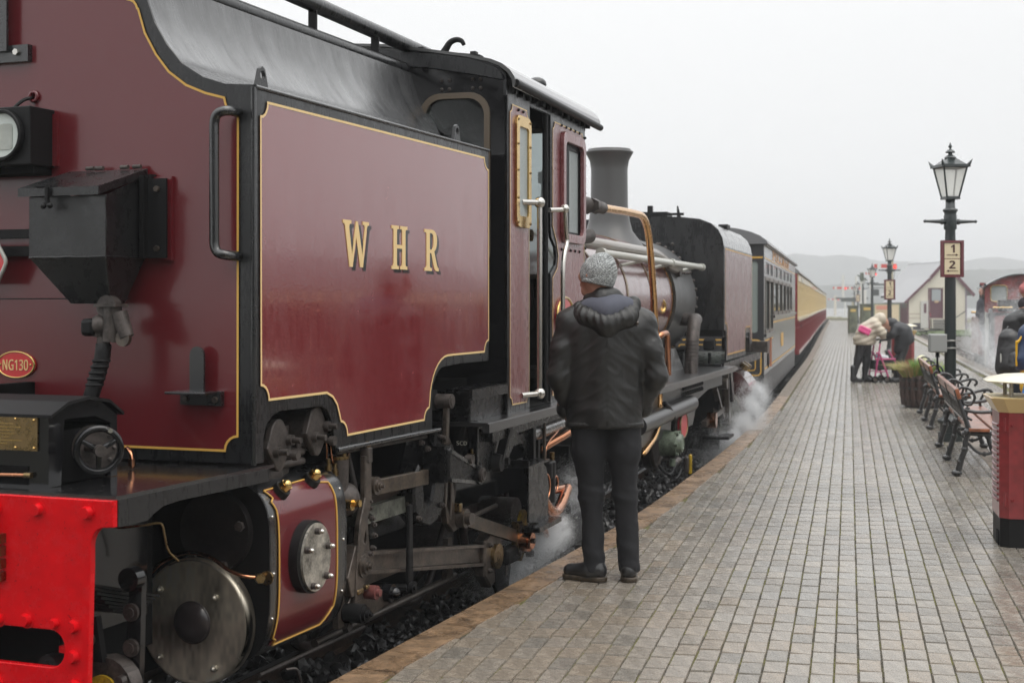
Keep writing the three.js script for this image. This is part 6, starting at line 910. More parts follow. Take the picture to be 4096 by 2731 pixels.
{ // the man watching the engine
  const man = thing('person', 'person in black hooded jacket and grey knitted hat watching the locomotive', 'person', .538, 0, -8.22, 0), P = (n, g, m, q) => mesh(n, g, m, q ?? man, true);
  const fc = faceOf([-.045, 1.735, -.01], 1, -.72, -.69);
  // the body: one continuous figure with hands in the pockets
  const hand = (w, d) => [[w, [w[0] + d[0] * .07, w[1] - .06, w[2] + d[1] * .06], .034, .036], ...[0, 1, 2, 3].map((i) => { const o = (i - 1.5) * .019; const s = [w[0] + d[0] * .07, w[1] - .07, w[2] + d[1] * .06 + o]; return [s, [s[0] + d[0] * .035, s[1] - [.062, .075, .07, .052][i], s[2] - .01], .0095, .008]; }), [[w[0] + d[0] * .03, w[1] - .03, w[2] - .03], [w[0] + d[0] * .05, w[1] - .085, w[2] - .05], .012, .0095]];
  P('body', [surf([...fc.head, [[0, 1.6, 0], [0, 1.45, 0], .06, .08], [[-.16, 1.46, 0], [.16, 1.46, 0], .07, .07], [[0, 1.38, 0], [0, 1.0, 0], .13, .12], [[-.2, 1.46, 0], [-.285, 1.19, .03], .05, .045], [[-.285, 1.19, .03], [-.225, 1.0, -.06], .043, .03], [[.21, 1.46, 0], [.31, 1.19, .03], .05, .045], [[.31, 1.19, .03], [.235, 1.02, -.06], .043, .03], ...hand([-.235, 1.005, -.05], [.6, -.5]), ...hand([.235, 1.02, -.05], [-.6, -.5]), [[-.10, .95, 0], [-.08, .5, -.012], .075, .042], [[-.08, .5, -.012], [-.062, .1, .005], .042, .035], [[.105, .95, 0], [.118, .5, -.012], .075, .042], [[.118, .5, -.012], [.14, .1, .01], .042, .035]], .012, .0085)], M.skin);
  for (const e of fc.eyes) P('eye', [new THREE.SphereGeometry(.011, 10, 8).translate(...e)], mat([.5, .48, .46], .2));
  // jacket with a hem, sleeves and folds
  const tor = [[[-.115, 1.44, .01], [-.105, 1.02, .0], .122, .115], [[.12, 1.44, .01], [.10, 1.02, .0], .122, .115], [[0, 1.46, .03], [0, .96, .02], .14, .145], [[-.205, 1.495, 0], [-.04, 1.59, .0], .078, .075], [[.22, 1.49, 0], [.04, 1.59, .0], .078, .075], [[-.10, .98, 0], [-.12, .88, 0], .105, .115], [[.10, .98, 0], [.115, .88, 0], .105, .115], [[0, .95, .02], [0, .88, .02], .14, .15]];
  const arms = [[[-.205, 1.48, 0], [-.245, 1.33, .02], .078, .07], [[-.245, 1.33, .02], [-.268, 1.18, .03], .07, .063], [[-.268, 1.18, .03], [-.212, .99, -.06], .063, .05], [[.215, 1.475, 0], [.262, 1.33, .02], .08, .072], [[.262, 1.33, .02], [.292, 1.18, .03], .072, .066], [[.292, 1.18, .03], [.215, 1.0, -.07], .065, .05]];
  const rid = (x, y, z) => { const v = 1 - Math.abs(2.2 * noise.noise(x, y, z)); return v > 0 ? v * v * v : 0; };
  const crease = (x, y, z) => { const s = x < 0 ? -1 : 1, ax = Math.abs(x), arm = clamp((ax - .2) * 14, 0, 1); const u = y + ax * .75, w = ax - y * .5; return .006 - .36 * (.011 * rid(u * 7.5, w * 2.4 + s * 9, z * 3) + .008 * rid(u * 15 + 4, w * 4, z * 6 + s) + arm * .013 * rid(y * 17 + ax * 10, w * 4 + s * 3, z * 5)) - .004 * fbm(x * 5, y * 5, z * 5, 2); };
  const creaseOld = (x, y, z) => { const a = Math.abs(x) > .2 ? 1 : .55; return -.007 * a * Math.pow(.5 + .5 * Math.sin(y * 46 + Math.abs(x) * 30 + 6 * fbm(x * 4, y * 4, z * 4, 2)), 2.2) * clamp(.6 + 1.6 * fbm(x * 5 + 3, y * 5, z * 5, 2), 0, 1.2) + fold(x, y, z); };
  P('jacket', [surf([...tor, ...arms], .013, .008, { disp: crease, cutBelow: .892 })], jacketM);
  P('jacket_hem', [surf([[[-.125, .90, 0], [.12, .90, 0], .108, .108], [[0, .9, .02], [0, .905, .02], .14, .14]], .02, .011, { cutBelow: .886, cut: (x, y) => y - .92, disp: fold })], jacketM);
  P('trousers', [surf([[[-.10, .97, 0], [-.095, .75, 0], .108, .092], [[-.095, .75, 0], [-.08, .5, -.012], .09, .066], [[-.08, .5, -.012], [-.062, .08, .01], .064, .063], [[.105, .97, 0], [.11, .75, 0], .108, .092], [[.11, .75, 0], [.118, .5, -.012], .09, .066], [[.118, .5, -.012], [.14, .08, .012], .066, .062]], .014, .0095, { cutBelow: .055, disp: (x, y, z) => .012 * fbm(x * 7, y * 9 + x * 4, z * 7, 3) - (y < .3 ? .008 * Math.pow(.5 + .5 * Math.sin(y * 55 + x * 20), 2) * (1 - y / .3) : 0) - .006 * Math.exp(-(((y - .5) / .06) ** 2)) * Math.pow(.5 + .5 * Math.sin(y * 90 + x * 25), 2) })], jeansM);
  P('shoe', [surf([[[-.04, .06, .03], [-.09, .055, .01], .048, .05], [[-.09, .06, .01], [-.20, .05, -.05], .046, .040], [[-.05, .09, .02], [-.055, .12, .02], .045, .045]], .012, .008, { cutBelow: .026 })], leatherBlack);
  P('sole', [surf([[[-.04, .02, .03], [-.20, .02, -.05], .053, .046]], .01, .007, { cutBelow: .0, cut: (x, y) => y - .032 })], soleM);
  P('shoe', [surf([[[.135, .06, .04], [.14, .055, -.02], .044, .046], [[.14, .055, -.02], [.155, .05, -.15], .044, .038], [[.135, .09, .02], [.135, .12, .02], .045, .045]], .012, .008, { cutBelow: .026 })], leatherBlack);
  P('sole', [surf([[[.135, .02, .04], [.155, .02, -.15], .05, .044]], .01, .007, { cutBelow: .0, cut: (x, y) => y - .032 })], soleM);
  const hatM = mat([.78, .82, .82], 1, { map: rep(knitT, 1.5), bumpMap: rep(knitT, 1.8), bumpScale: .008 });
  P('knitted_hat', [surf([[[-.04, 1.765, .0], [-.035, 1.775, .005], .102, .100], [[-.03, 1.80, .01], [-.02, 1.82, .02], .078, .07]], .02, .007, { cut: (x, y) => 1.712 - y - (x + .035) * .2, disp: (x, y, z) => .010 * fbm(x * 9 + 2, y * 14, z * 9, 2) + .004 * fbm(x * 40, y * 20, z * 40, 2) })], hatM);
  P('hat_brim', [surf([[[-.042, 1.755, .0], [-.038, 1.765, .004], .1075, .105]], .02, .0065, { cut: (x, y, z) => Math.max(1.706 - y - (x + .035) * .2, y - 1.757 - .006 * Math.sin(x * 60 + z * 40) + (x + .035) * -.2), disp: (x, y, z) => .003 * fbm(x * 30, y * 20, z * 30, 2) })], hatM);
  P('collar', [surf([[[-.09, 1.62, .0], [-.02, 1.63, .06], .04, .042], [[-.02, 1.63, .06], [.07, 1.63, .01], .042, .04], [[-.02, 1.66, .05], [.05, 1.66, .02], .03, .03]], .015, .009, { disp: fold })], jacketM);
  P('fleece_lining', [surf([[[-.10, 1.575, .05], [-.0, 1.555, .11], .055, .06], [[0, 1.555, .11], [.12, 1.58, .06], .06, .055], [[-.02, 1.60, .06], [.06, 1.60, .05], .05, .05]], .02, .009, { disp: (x, y, z) => .010 * fbm(x * 13, y * 6, z * 8, 2) })], mat([.085, .09, .115], .95, { sheen: .5, bumpMap: rep(clothT, 8), bumpScale: .002 }));
  P('hood', [surf([[[-.15, 1.575, .03], [-.115, 1.525, .10], .036, .045], [[-.115, 1.525, .10], [-.0, 1.485, .135], .045, .05], [[0, 1.485, .135], [.115, 1.515, .11], .05, .046], [[.115, 1.515, .11], [.165, 1.60, .03], .046, .04], [[0, 1.46, .125], [.01, 1.43, .11], .055, .05]], .02, .0085, { disp: (x, y, z) => -.008 * Math.pow(.5 + .5 * Math.sin(Math.atan2(x, z) * 30 + y * 20 + 5 * fbm(x * 6, y * 6, z * 6, 2)), 2) * clamp((y - 1.44) * 12, .2, 1) + .010 * fbm(x * 8, y * 8, z * 8, 2) })], jacketM);
  P('toggle', [new THREE.SphereGeometry(.011, 8, 6).translate(.175, 1.49, .12), rod(V(.15, 1.56, .09), V(.178, 1.47, .12), .0025)], M.steelDirty); P('cuff', [surf([[[-.222, .995, -.06], [-.225, .985, -.062], .058, .055]], .01, .01, {})], jacketM); P('cuff', [surf([[[.225, 1.0, -.07], [.228, .99, -.072], .058, .055]], .01, .01, {})], jacketM);
}
{ // two people bending over a pink walking frame
  const O = [7.12, 0, -28.9], cell = .02, puffer = mat([.50, .44, .35], .55, { clearcoat: .15, sheen: .3 }), dk = mat([.012, .012, .014], .5, { clearcoat: .2 }), coat = mat([.017, .018, .022], .6, { clearcoat: .15 });
  const a = thing('person', 'person in cream padded jacket bending over the pink walking frame', 'person', ...O), P = (o, n, pr, k, m, opt, c = cell) => mesh(n, surf(pr, k, c, opt), m, o, true);
  const f1 = faceOf([.44, 1.21, .0], .9, .9, 0.1);
  P(a, 'body', [...f1.head, [[.3, 1.17, 0], [.1, .9, 0], .1, .12], [[.26, 1.14, .14], [.36, .98, .16], .045, .04], [[.36, .98, .16], [.41, .90, .08], .035, .028], ...[0, 1, 2, 3].map((i) => [[.415, .89, .07 - i * .02], [.46, .86, .07 - i * .02], .011, .009]), [[-.03, .8, .05], [-.1, .46, .06], .07, .055], [[-.1, .46, .06], [-.19, .08, .05], .05, .04], [[.1, .8, -.05], [.1, .44, -.06], .07, .055], [[.1, .44, -.06], [.07, .08, -.06], .05, .04]], .012, M.skin, {}, .014);
  P(a, 'jacket', [[[.02, .86, 0], [.1, 1.02, 0], .19, .18], [[.1, 1.02, 0], [.25, 1.19, 0], .18, .15], [[.0, .84, .06], [.14, .82, -.06], .15, .15], [[.24, 1.17, .14], [.36, 1.02, .17], .085, .075], [[.36, 1.02, .17], [.40, .91, .1], .072, .055], [[.28, 1.17, -.12], [.42, 1.0, -.14], .08, .06]], .03, puffer, { cutBelow: .76, disp: (x, y, z) => -.020 * Math.abs(Math.sin((y * .93 - x * .35) * 30)) + .012 });
  P(a, 'hood', [[[.33, 1.26, 0], [.37, 1.285, .0], .12, .13]], .02, puffer, { cut: (x, y, z) => (x - .47) + (y - 1.3) * .3, disp: (x, y) => -.008 * Math.abs(Math.sin(x * 40)) });
  P(a, 'trousers', [[[-.02, .84, .05], [-.09, .48, .06], .115, .082], [[-.09, .48, .06], [-.19, .1, .05], .078, .05], [[.1, .84, -.05], [.105, .44, -.06], .115, .082], [[.105, .44, -.06], [.07, .1, -.06], .08, .052]], .02, dk, { cutBelow: .1, disp: fold });
  for (const [x, z] of [[-.19, .05], [.07, -.06]]) P(a, 'boot', [[[x, .3, z], [x, .07, z], .06, .056], [[x, .06, z], [x + .17, .04, z - .01], .05, .042]], .02, leatherBlack, { cutBelow: 0 });
  const bag = thing('waist_bag', 'bright pink bag slung behind the person in the cream jacket', 'bag', O[0] + .0, 1.06, O[2] + .2, .1); mesh('pouch', [rbox(.25, .14, .1, 0, 0, 0, .035, 4).rotateZ(-.42)], mat([.82, .10, .30], .45), bag); mesh('flap', [rbox(.24, .05, .105, 0, .045, .004, .02, 3).rotateZ(-.42)], mat([.85, .16, .36], .45), bag); mesh('strap', [tubeOn([V(.08, -.02, .01), V(.14, .02, -.05), V(.19, .07, -.12)], .01, 6)], mat([.7, .08, .25], .5), bag);
  const b = thing('person', 'person in long black hooded coat bending over the walking frame from the other side', 'person', ...O), f2 = faceOf([.55, 1.17, 0], .9, -.9, .1);
  P(b, 'body', [...f2.head, [[.62, 1.12, 0], [.84, .9, 0], .1, .12], [[.64, 1.08, .12], [.58, .98, .14], .045, .04], [[.58, .98, .14], [.46, .88, .06], .035, .028], ...[0, 1, 2, 3].map((i) => [[.455, .875, .06 - i * .02], [.41, .855, .06 - i * .02], .011, .009]), [[.86, .8, .05], [.76, .45, .05], .07, .055], [[.76, .45, .05], [.80, .08, .06], .05, .04], [[.88, .8, -.06], [.74, .45, -.06], .07, .055], [[.74, .45, -.06], [.74, .08, -.08], .05, .04]], .012, M.skin, {}, .014);
  P(b, 'coat', [[[.88, .86, 0], [.82, 1.02, 0], .17, .17], [[.82, 1.02, 0], [.68, 1.12, 0], .17, .13], [[.86, .86, 0], [.80, .68, 0], .17, .16], [[.66, 1.1, .13], [.60, .99, .15], .085, .07], [[.60, .99, .15], [.48, .89, .07], .068, .05], [[.66, 1.1, -.12], [.58, .98, -.12], .08, .06]], .03, coat, { cut: (x, y) => .70 - y + (x - .75) * .75 * 1 - .08, disp: fold });
  P(b, 'hood', [[[.60, 1.2, 0], [.62, 1.19, 0], .115, .12]], .02, coat, { cut: (x, y) => .515 - x + (y - 1.2) * -.2 });
  P(b, 'trousers', [[[.84, .72, .05], [.76, .45, .05], .10, .08], [[.76, .45, .05], [.80, .1, .06], .08, .075], [[.86, .72, -.06], [.74, .45, -.06], .10, .08], [[.74, .45, -.06], [.74, .1, -.08], .08, .075]], .02, dk, { cutBelow: .08, disp: fold });
  for (const [x, z] of [[.80, .06], [.74, -.08]]) P(b, 'boot', [[[x, .2, z], [x, .07, z], .075, .07], [[x, .06, z], [x - .17, .045, z], .055, .046]], .02, leatherBlack, { cutBelow: 0 });
  const w = thing('walking_frame', 'pink wheeled walking frame with a black basket between the two people', 'walking frame', O[0], 0, O[2] + .02), pk = mat([.42, .05, .16], .4, { clearcoat: .6 }), Q = (n, g, m, p) => mesh(n, g, m, p ?? w);
  for (const z of [.24, -.24]) { Q('frame_tube', [pipe([V(.22, .60, z), V(.28, .62, z), V(.46, .14, z), V(.45, .09, z)], .019, .1, 8)], pk); Q('frame_tube', [pipe([V(.22, .34, z), V(.28, .62, z), V(.30, .80, z)], .016, .1, 8)], pk); Q('handle', [pipe([V(.30, .80, z), V(.30, .86, z), V(.42, .87, z)], .02, .05, 8)], M.blackFlat); Q('rear_leg', [rod(V(.2, .14, z), V(.26, .5, z), .016), rod(V(.2, .22, z), V(.45, .24, z), .012)], pk); for (const x of [.44, .2]) { const wh = Q('wheel', [new THREE.TorusGeometry(.055, .018, 8, 20).translate(x, .073, z)], M.blackFlat); Q('wheel_hub', [discFront(x, .073, -z + .0, .04, .02)], M.steelDirty, wh); } }
  Q('cross_bar', [rod(V(.2, .48, .24), V(.62, .48, .2), .019), rod(V(.28, .56, -.24), V(.28, .56, .24), .016)], pk); Q('far_tube', [pipe([V(.50, .66, .1), V(.62, .44, .1), V(.70, .26, .1)], .02, .05, 8)], pk); Q('basket', [rbox(.42, .19, .4, .40, .36, 0, .03, 3)], mat([.015, .015, .016], .7));
  const c = thing('shopping', 'pale blue and white parcel lying on the seat of the pink walking frame', 'parcel', O[0] + .40, .48, O[2] + .12); mesh('bag', [surf([[[-.06, .05, 0], [.06, .03, 0], .055, .05]], .02, .012, { disp: (x, y, z) => .012 * fbm(x * 20, y * 20, z * 20) })], mat([.7, .72, .75], .6), c, true); mesh('wrapper', [surf([[[-.1, .05, 0], [-.08, .08, 0], .045, .04]], .02, .012)], mat([.08, .35, .55], .5), c, true);
}
{ // people at the edge of the picture
  const C = thing('person', 'person in black hooded coat and dusky pink hat wearing a backpack', 'person', 5.93, 0, -16.3, .1), P = (o, n, pr, k, m, opt, c = .014) => mesh(n, surf(pr, k, c, opt), m, o, true), f = faceOf([.0, 1.72, 0], 1, .2, -.98), blk = mat([.012, .012, .013], .5, { clearcoat: .3, sheen: .2 });
  P(C, 'body', [...f.head, [[0, 1.5, 0], [0, 1.0, 0], .12, .12], [[-.2, 1.42, 0], [-.25, 1.1, 0], .05, .045], [[.2, 1.42, 0], [.25, 1.1, 0], .05, .045], [[-.25, 1.1, 0], [-.2, .9, -.08], .04, .03], [[.25, 1.1, 0], [.2, .9, -.08], .04, .03], [[-.1, .92, 0], [-.1, .1, 0], .08, .045], [[.1, .92, 0], [.1, .1, 0], .08, .045]], .012, M.skin);
  P(C, 'coat', [[[-.12, 1.36, 0], [-.12, .9, 0], .13, .13], [[.12, 1.36, 0], [.12, .9, 0], .13, .13], [[-.2, 1.4, 0], [0, 1.5, .02], .08, .09], [[.2, 1.4, 0], [0, 1.5, .02], .08, .09], [[-.22, 1.38, 0], [-.28, 1.1, 0], .08, .07], [[-.28, 1.1, 0], [-.22, .88, -.08], .07, .055], [[.22, 1.38, 0], [.28, 1.1, 0], .08, .07], [[-.1, 1.44, .12], [.1, 1.42, .13], .07, .07]], .02, blk, { disp: fold, cutBelow: .78 }, .012);
  P(C, 'hat', [[[0, 1.765, .0], [.01, 1.80, .015], .106, .085]], .02, mat([.48, .16, .16], .9, { bumpMap: rep(knitT, 2), bumpScale: .006 }), { cut: (x, y) => 1.715 - y, disp: (x, y, z) => .006 * fbm(x * 12, y * 14, z * 12, 2) }); P(C, 'scarf', [[[-.05, 1.6, 0], [.05, 1.6, .02], .075, .075]], .02, mat([.03, .025, .03], .9));
  P(C, 'trousers', [[[-.1, .9, 0], [-.1, .1, 0], .1, .07], [[.1, .9, 0], [.1, .1, 0], .1, .07]], .02, dkTrousers(), { cutBelow: .05 }); for (const x of [-.1, .1]) P(C, 'shoe', [[[x, .05, .04], [x, .045, -.14], .05, .042]], .02, leatherBlack, { cutBelow: 0 });
  const bp = thing('backpack', 'black rucksack on the back of the person in the pink hat', 'backpack', 5.60, 1.04, -16.0, .25); mesh('bag', [surf([[[0, .16, 0], [-.03, -.16, 0], .12, .13], [[.02, .0, .05], [-.02, -.14, .07], .10, .11]], .03, .014, { disp: fold })], blk, bp, true); mesh('pocket', [surf([[[-.02, -.04, .13], [-.03, -.14, .14], .075, .085]], .02, .014, { disp: fold })], blk, bp, true); mesh('side_strap', [tubeOn([V(-.13, .0, .04), V(-.145, -.08, .06), V(-.13, -.14, .06)], .012, 6)], M.greyPipe, bp); mesh('grab_loop', [tubeOn([V(-.03, .27, -.02), V(0, .30, -.02), V(.03, .27, -.02)], .01, 6)], blk, bp);
  const D = thing('person', 'person in navy and yellow waterproof jacket at the very edge of the platform view', 'person', 5.62, 0, -15.0, .15), f3 = faceOf([.02, 1.56, 0], .95, .3, -.95), navy = mat([.018, .04, .10], .5, { clearcoat: .3 }), yel = mat([.72, .40, .008], .5, { clearcoat: .3 }), blu = mat([.015, .18, .55], .45, { clearcoat: .3 });
  P(D, 'body', [...f3.head, [[0, 1.36, 0], [0, .9, 0], .12, .12], [[-.1, .86, 0], [-.1, .1, 0], .08, .045], [[.1, .86, 0], [.1, .1, 0], .08, .045], [[-.2, 1.3, 0], [-.24, 1.0, 0], .05, .04], [[-.24, 1.0, 0], [-.2, .82, -.06], .04, .03]], .012, M.skin);
  P(D, 'jacket', [[[-.11, 1.26, 0], [-.12, .95, 0], .13, .13], [[.11, 1.26, 0], [.12, .95, 0], .13, .13], [[-.18, 1.30, 0], [0, 1.38, 0], .08, .08], [[.18, 1.3, 0], [0, 1.38, 0], .08, .08], [[-.2, 1.28, 0], [-.25, 1.02, 0], .08, .07], [[-.25, 1.02, 0], [-.22, .86, -.06], .07, .055]], .02, navy, { disp: fold, cutBelow: .9 }, .012);
  P(D, 'yellow_skirt', [[[-.12, .9, 0], [-.13, .72, 0], .135, .13], [[.12, .9, 0], [.13, .72, 0], .135, .13]], .02, yel, { disp: fold, cutBelow: .64, cut: (x, y) => y - .93 }); P(D, 'yellow_trim', [[[-.325, 1.2, .02], [-.325, .95, .02], .012, .012], [[-.2, 1.36, .04], [-.31, 1.2, .03], .016, .012]], .006, yel, {}, .009); P(D, 'hood', [[[-.07, 1.43, .07], [0, 1.40, .11], .05, .06], [[0, 1.40, .11], [.08, 1.43, .07], .06, .05]], .02, yel, { disp: fold }); P(D, 'hair', [[[.02, 1.62, .02], [.02, 1.57, .035], .098, .085]], .02, mat([.05, .035, .025], .8), { disp: (x, y, z) => .006 * fbm(x * 30, y * 12, z * 30, 2) });
  P(D, 'trousers', [[[-.1, .8, 0], [-.1, .1, 0], .1, .075], [[.1, .8, 0], [.1, .1, 0], .1, .075]], .02, navy, { cutBelow: .05 }); for (const x of [-.1, .1]) P(D, 'shoe', [[[x, .05, .04], [x, .045, -.14], .05, .042]], .02, leatherBlack, { cutBelow: 0 });
  const bb = thing('blue_bag', 'bright blue carrier bag hanging beside the yellow jacket at the picture edge', 'bag', 5.44, .80, -14.7); mesh('bag', [surf([[[-.03, .08, 0], [-.06, -.14, 0], .08, .10], [[.08, .06, 0], [.08, -.14, 0], .08, .10]], .03, .014, { disp: fold })], blu, bb, true); mesh('handle', [tubeOn([V(-.03, .14, 0), V(.02, .28, 0), V(.07, .14, 0)], .01, 6)], blu, bb);
}
function dkTrousers() { return mat([.02, .025, .04], .8, { map: rep(clothT, 10) }); }

// ---------------------------------------------------------------- the small red engine on the far side, and its driver
{
  const base = onAxis(PW + .9, 7.2), o = thing('red_engine', 'small red steam engine standing in its own steam at the far side of the platform', 'steam locomotive', base.x, RAIL, base.z, -AX), P = (n, g, m, q) => mesh(n, g, m, q ?? o);
  const red = mat([.36, .03, .026], .36, { clearcoat: .8, clearcoatRoughness: .2, map: rep(grimeT, 1) }), pale = mat([.30, .055, .05], .4, { clearcoat: .7, map: rep(grimeT, 1) }), F = (pts, d, z, h, bev) => extrude(shapeOf(pts, h), d, bev).translate(0, 0, z);
  // coal bunker towards the camera
  const bk = P('bunker', [box(1.68, 1.15, 1.0, 0, 1.1, -.5)], M.blackFlat);
  for (const [a, b] of [[-.70, -.30], [-.16, .16], [.30, .70]]) P('maroon_panel', [F(roundRect(a, .62, b, 1.60, .05, 3), .012, .002)], pale, bk);
  for (const x of [-.78, -.23, .23, .78]) P('corner_post', [pipe([V(x, .5, .01), V(x, 1.62, .01), V(x, 1.74, -.10), V(x, 1.74, -.4)], .05, .14, 10)], M.blackGloss, bk);
  P('brass_rail', [rod(V(-.74, 1.80, -.05), V(-.28, 1.80, -.05), .022), rod(V(.28, 1.8, -.05), V(.74, 1.8, -.05), .022), ...[-.7, -.5, -.3, .3, .5, .7].map((x) => new THREE.SphereGeometry(.035, 8, 6).translate(x, 1.8, -.05))], M.brass, bk).userData.kind = 'stuff';
  P('crest', [F(roundRect(-.55, 1.0, -.45, 1.16, .03, 3), .006, .014)], M.gold, bk); P('lamp_iron', [box(.05, .7, .03, -.86, 1.2, -.02), rod(V(-.92, .4, .05), V(-.92, 1.7, .05), .016)], M.greyPipe, bk);
  // cab with arched roof and round-cornered window
  const arch = [[-.84, 1.62], [-.84, 2.30], ...Array.from({ length: 13 }, (_, i) => { const t = -1 + i / 6; return [t * .84, 2.30 + .32 * (1 - t * t)]; }), [.84, 1.62]], w1 = roundRect(-.70, 1.95, -.30, 2.36, .08, 4), w2 = roundRect(.30, 1.95, .70, 2.36, .08, 4);
  const cab = P('cab_end', [F(arch, .03, -1.05, [w1.slice().reverse(), w2.slice().reverse()])], red); for (const w of [w1, w2]) { P('cab_window', [F(w, .006, -1.045)], mat([.34, .37, .36], .1, { clearcoat: 1 }), cab); P('window_rim', [tubeOn([...w, w[0]].map(([x, y]) => V(x, y, -1.015)), .018, 6)], M.brass, cab); }
  P('cab_roof', [F([...Array.from({ length: 13 }, (_, i) => { const t = -1 + i / 6; return [t * .9, 2.31 + .34 * (1 - t * t)]; }), ...Array.from({ length: 13 }, (_, i) => { const t = 1 - i / 6; return [t * .9, 2.28 + .34 * (1 - t * t)]; })], 1.7, -2.55)], mat([.02, .022, .022], .4, { clearcoat: .6 }));
  P('cab_post', [box(.05, .9, .06, -.83, 1.95, -1.08), box(.05, .9, .06, -.83, 1.95, -2.4), box(.05, .35, 1.4, -.84, 1.45, -1.75)], M.blackGloss); P('cab_front', [box(1.68, 1, .04, 0, 1.95, -2.45)], red);
  P('side_tank', [rbox(.5, 1.05, 2.3, -.6, 1.05, -3.9, .06), rbox(.5, 1.05, 2.3, .6, 1.05, -3.9, .06)], pale); P('brass_rail', [rod(V(-.84, 1.66, -2.8), V(-.84, 1.66, -4.9), .02), ...[0, 1, 2, 3, 4].map((i) => new THREE.SphereGeometry(.035, 8, 6).translate(-.84, 1.66, -2.8 - i * .5))], M.brass).userData.kind = 'stuff';
  P('boiler', [rod(V(0, 1.35, -2.5), V(0, 1.35, -6), .5, .5, 28)], red); P('chimney', [lathe([[.16, 0], [.14, .2], [.13, .6], [.17, .72], [.14, .74]], 18).translate(0, 1.8, -5.6)], M.blackFlat);
  P('buffer_beam', [box(1.7, .36, .1, 0, .42, .08)], mat([.10, .03, .03], .5, { map: rep(grimeT, 1) })); P('buffer', [rod(V(0, .5, .1), V(0, .5, .4), .1)], M.castIron); P('underframe', [box(1.4, .3, 5.8, 0, .4, -2.9)], M.dark); P('brake_pipe', [pipe([V(-.4, .4, .16), V(-.4, .8, .2), V(-.36, .85, .2), V(-.34, .5, .24)], .03, .05, 8)], M.blackFlat);
  for (const z of [-1.2, -2.6, -4.0]) for (const s of [-1, 1]) P('wheel', [rod(V(s * .33, .36, z), V(s * .43, .36, z), .36, .36, 24)], M.castIron);
  P('toolbox', [rbox(.7, .3, .5, -.2, 1.85, -.6, .04)], M.blackFlat);
  // the driver leaning from the cab
  const q = V(-.80, 0, -1.28).applyAxisAngle(Y, -AX), d = thing('person', 'bearded person in dark overalls leaning out of the small red engine', 'person', base.x + q.x, RAIL, base.z + q.z, -AX), S = (n, pr, k, m, opt, c = .016) => mesh(n, surf(pr, k, c, opt), m, d, true), f = faceOf([-.06, 2.18, 0], 1.05, -.25, .97), ov = mat([.03, .03, .042], .7);
  S('body', [...f.head, [[.04, 1.95, -.02], [.1, 1.2, -.1], .12, .13], [[-.12, 1.88, .0], [-.16, 1.62, .1], .05, .045], [[-.16, 1.62, .1], [-.02, 1.44, .2], .042, .03], [[.04, 1.2, -.1], [.04, .75, -.1], .09, .07], [[.16, 1.2, -.1], [.16, .75, -.1], .09, .07]], .012, mat([.42, .22, .16], .55));
  S('overalls', [[[-.04, 1.92, 0], [.0, 1.3, -.04], .15, .16], [[.12, 1.9, -.04], [.16, 1.3, -.08], .14, .15], [[-.13, 1.90, .0], [-.17, 1.62, .1], .085, .075], [[-.17, 1.62, .1], [-.05, 1.46, .19], .07, .055], [[.04, 1.3, -.1], [.04, .78, -.1], .11, .09], [[.16, 1.3, -.1], [.16, .78, -.1], .11, .09]], .02, ov, { disp: fold });
  S('hair', [[[-.05, 2.25, -.035], [-.04, 2.22, -.06], .088, .085]], .02, mat([.10, .09, .08], .9)); S('beard', [[[-.085, 2.10, .085], [-.075, 2.09, .075], .04, .042]], .02, mat([.10, .085, .075], .9)); for (const e of f.eyes) S('eye', [[e, e, .012, .012]], .01, mat([.05, .04, .04], .3), {}, .006);
}

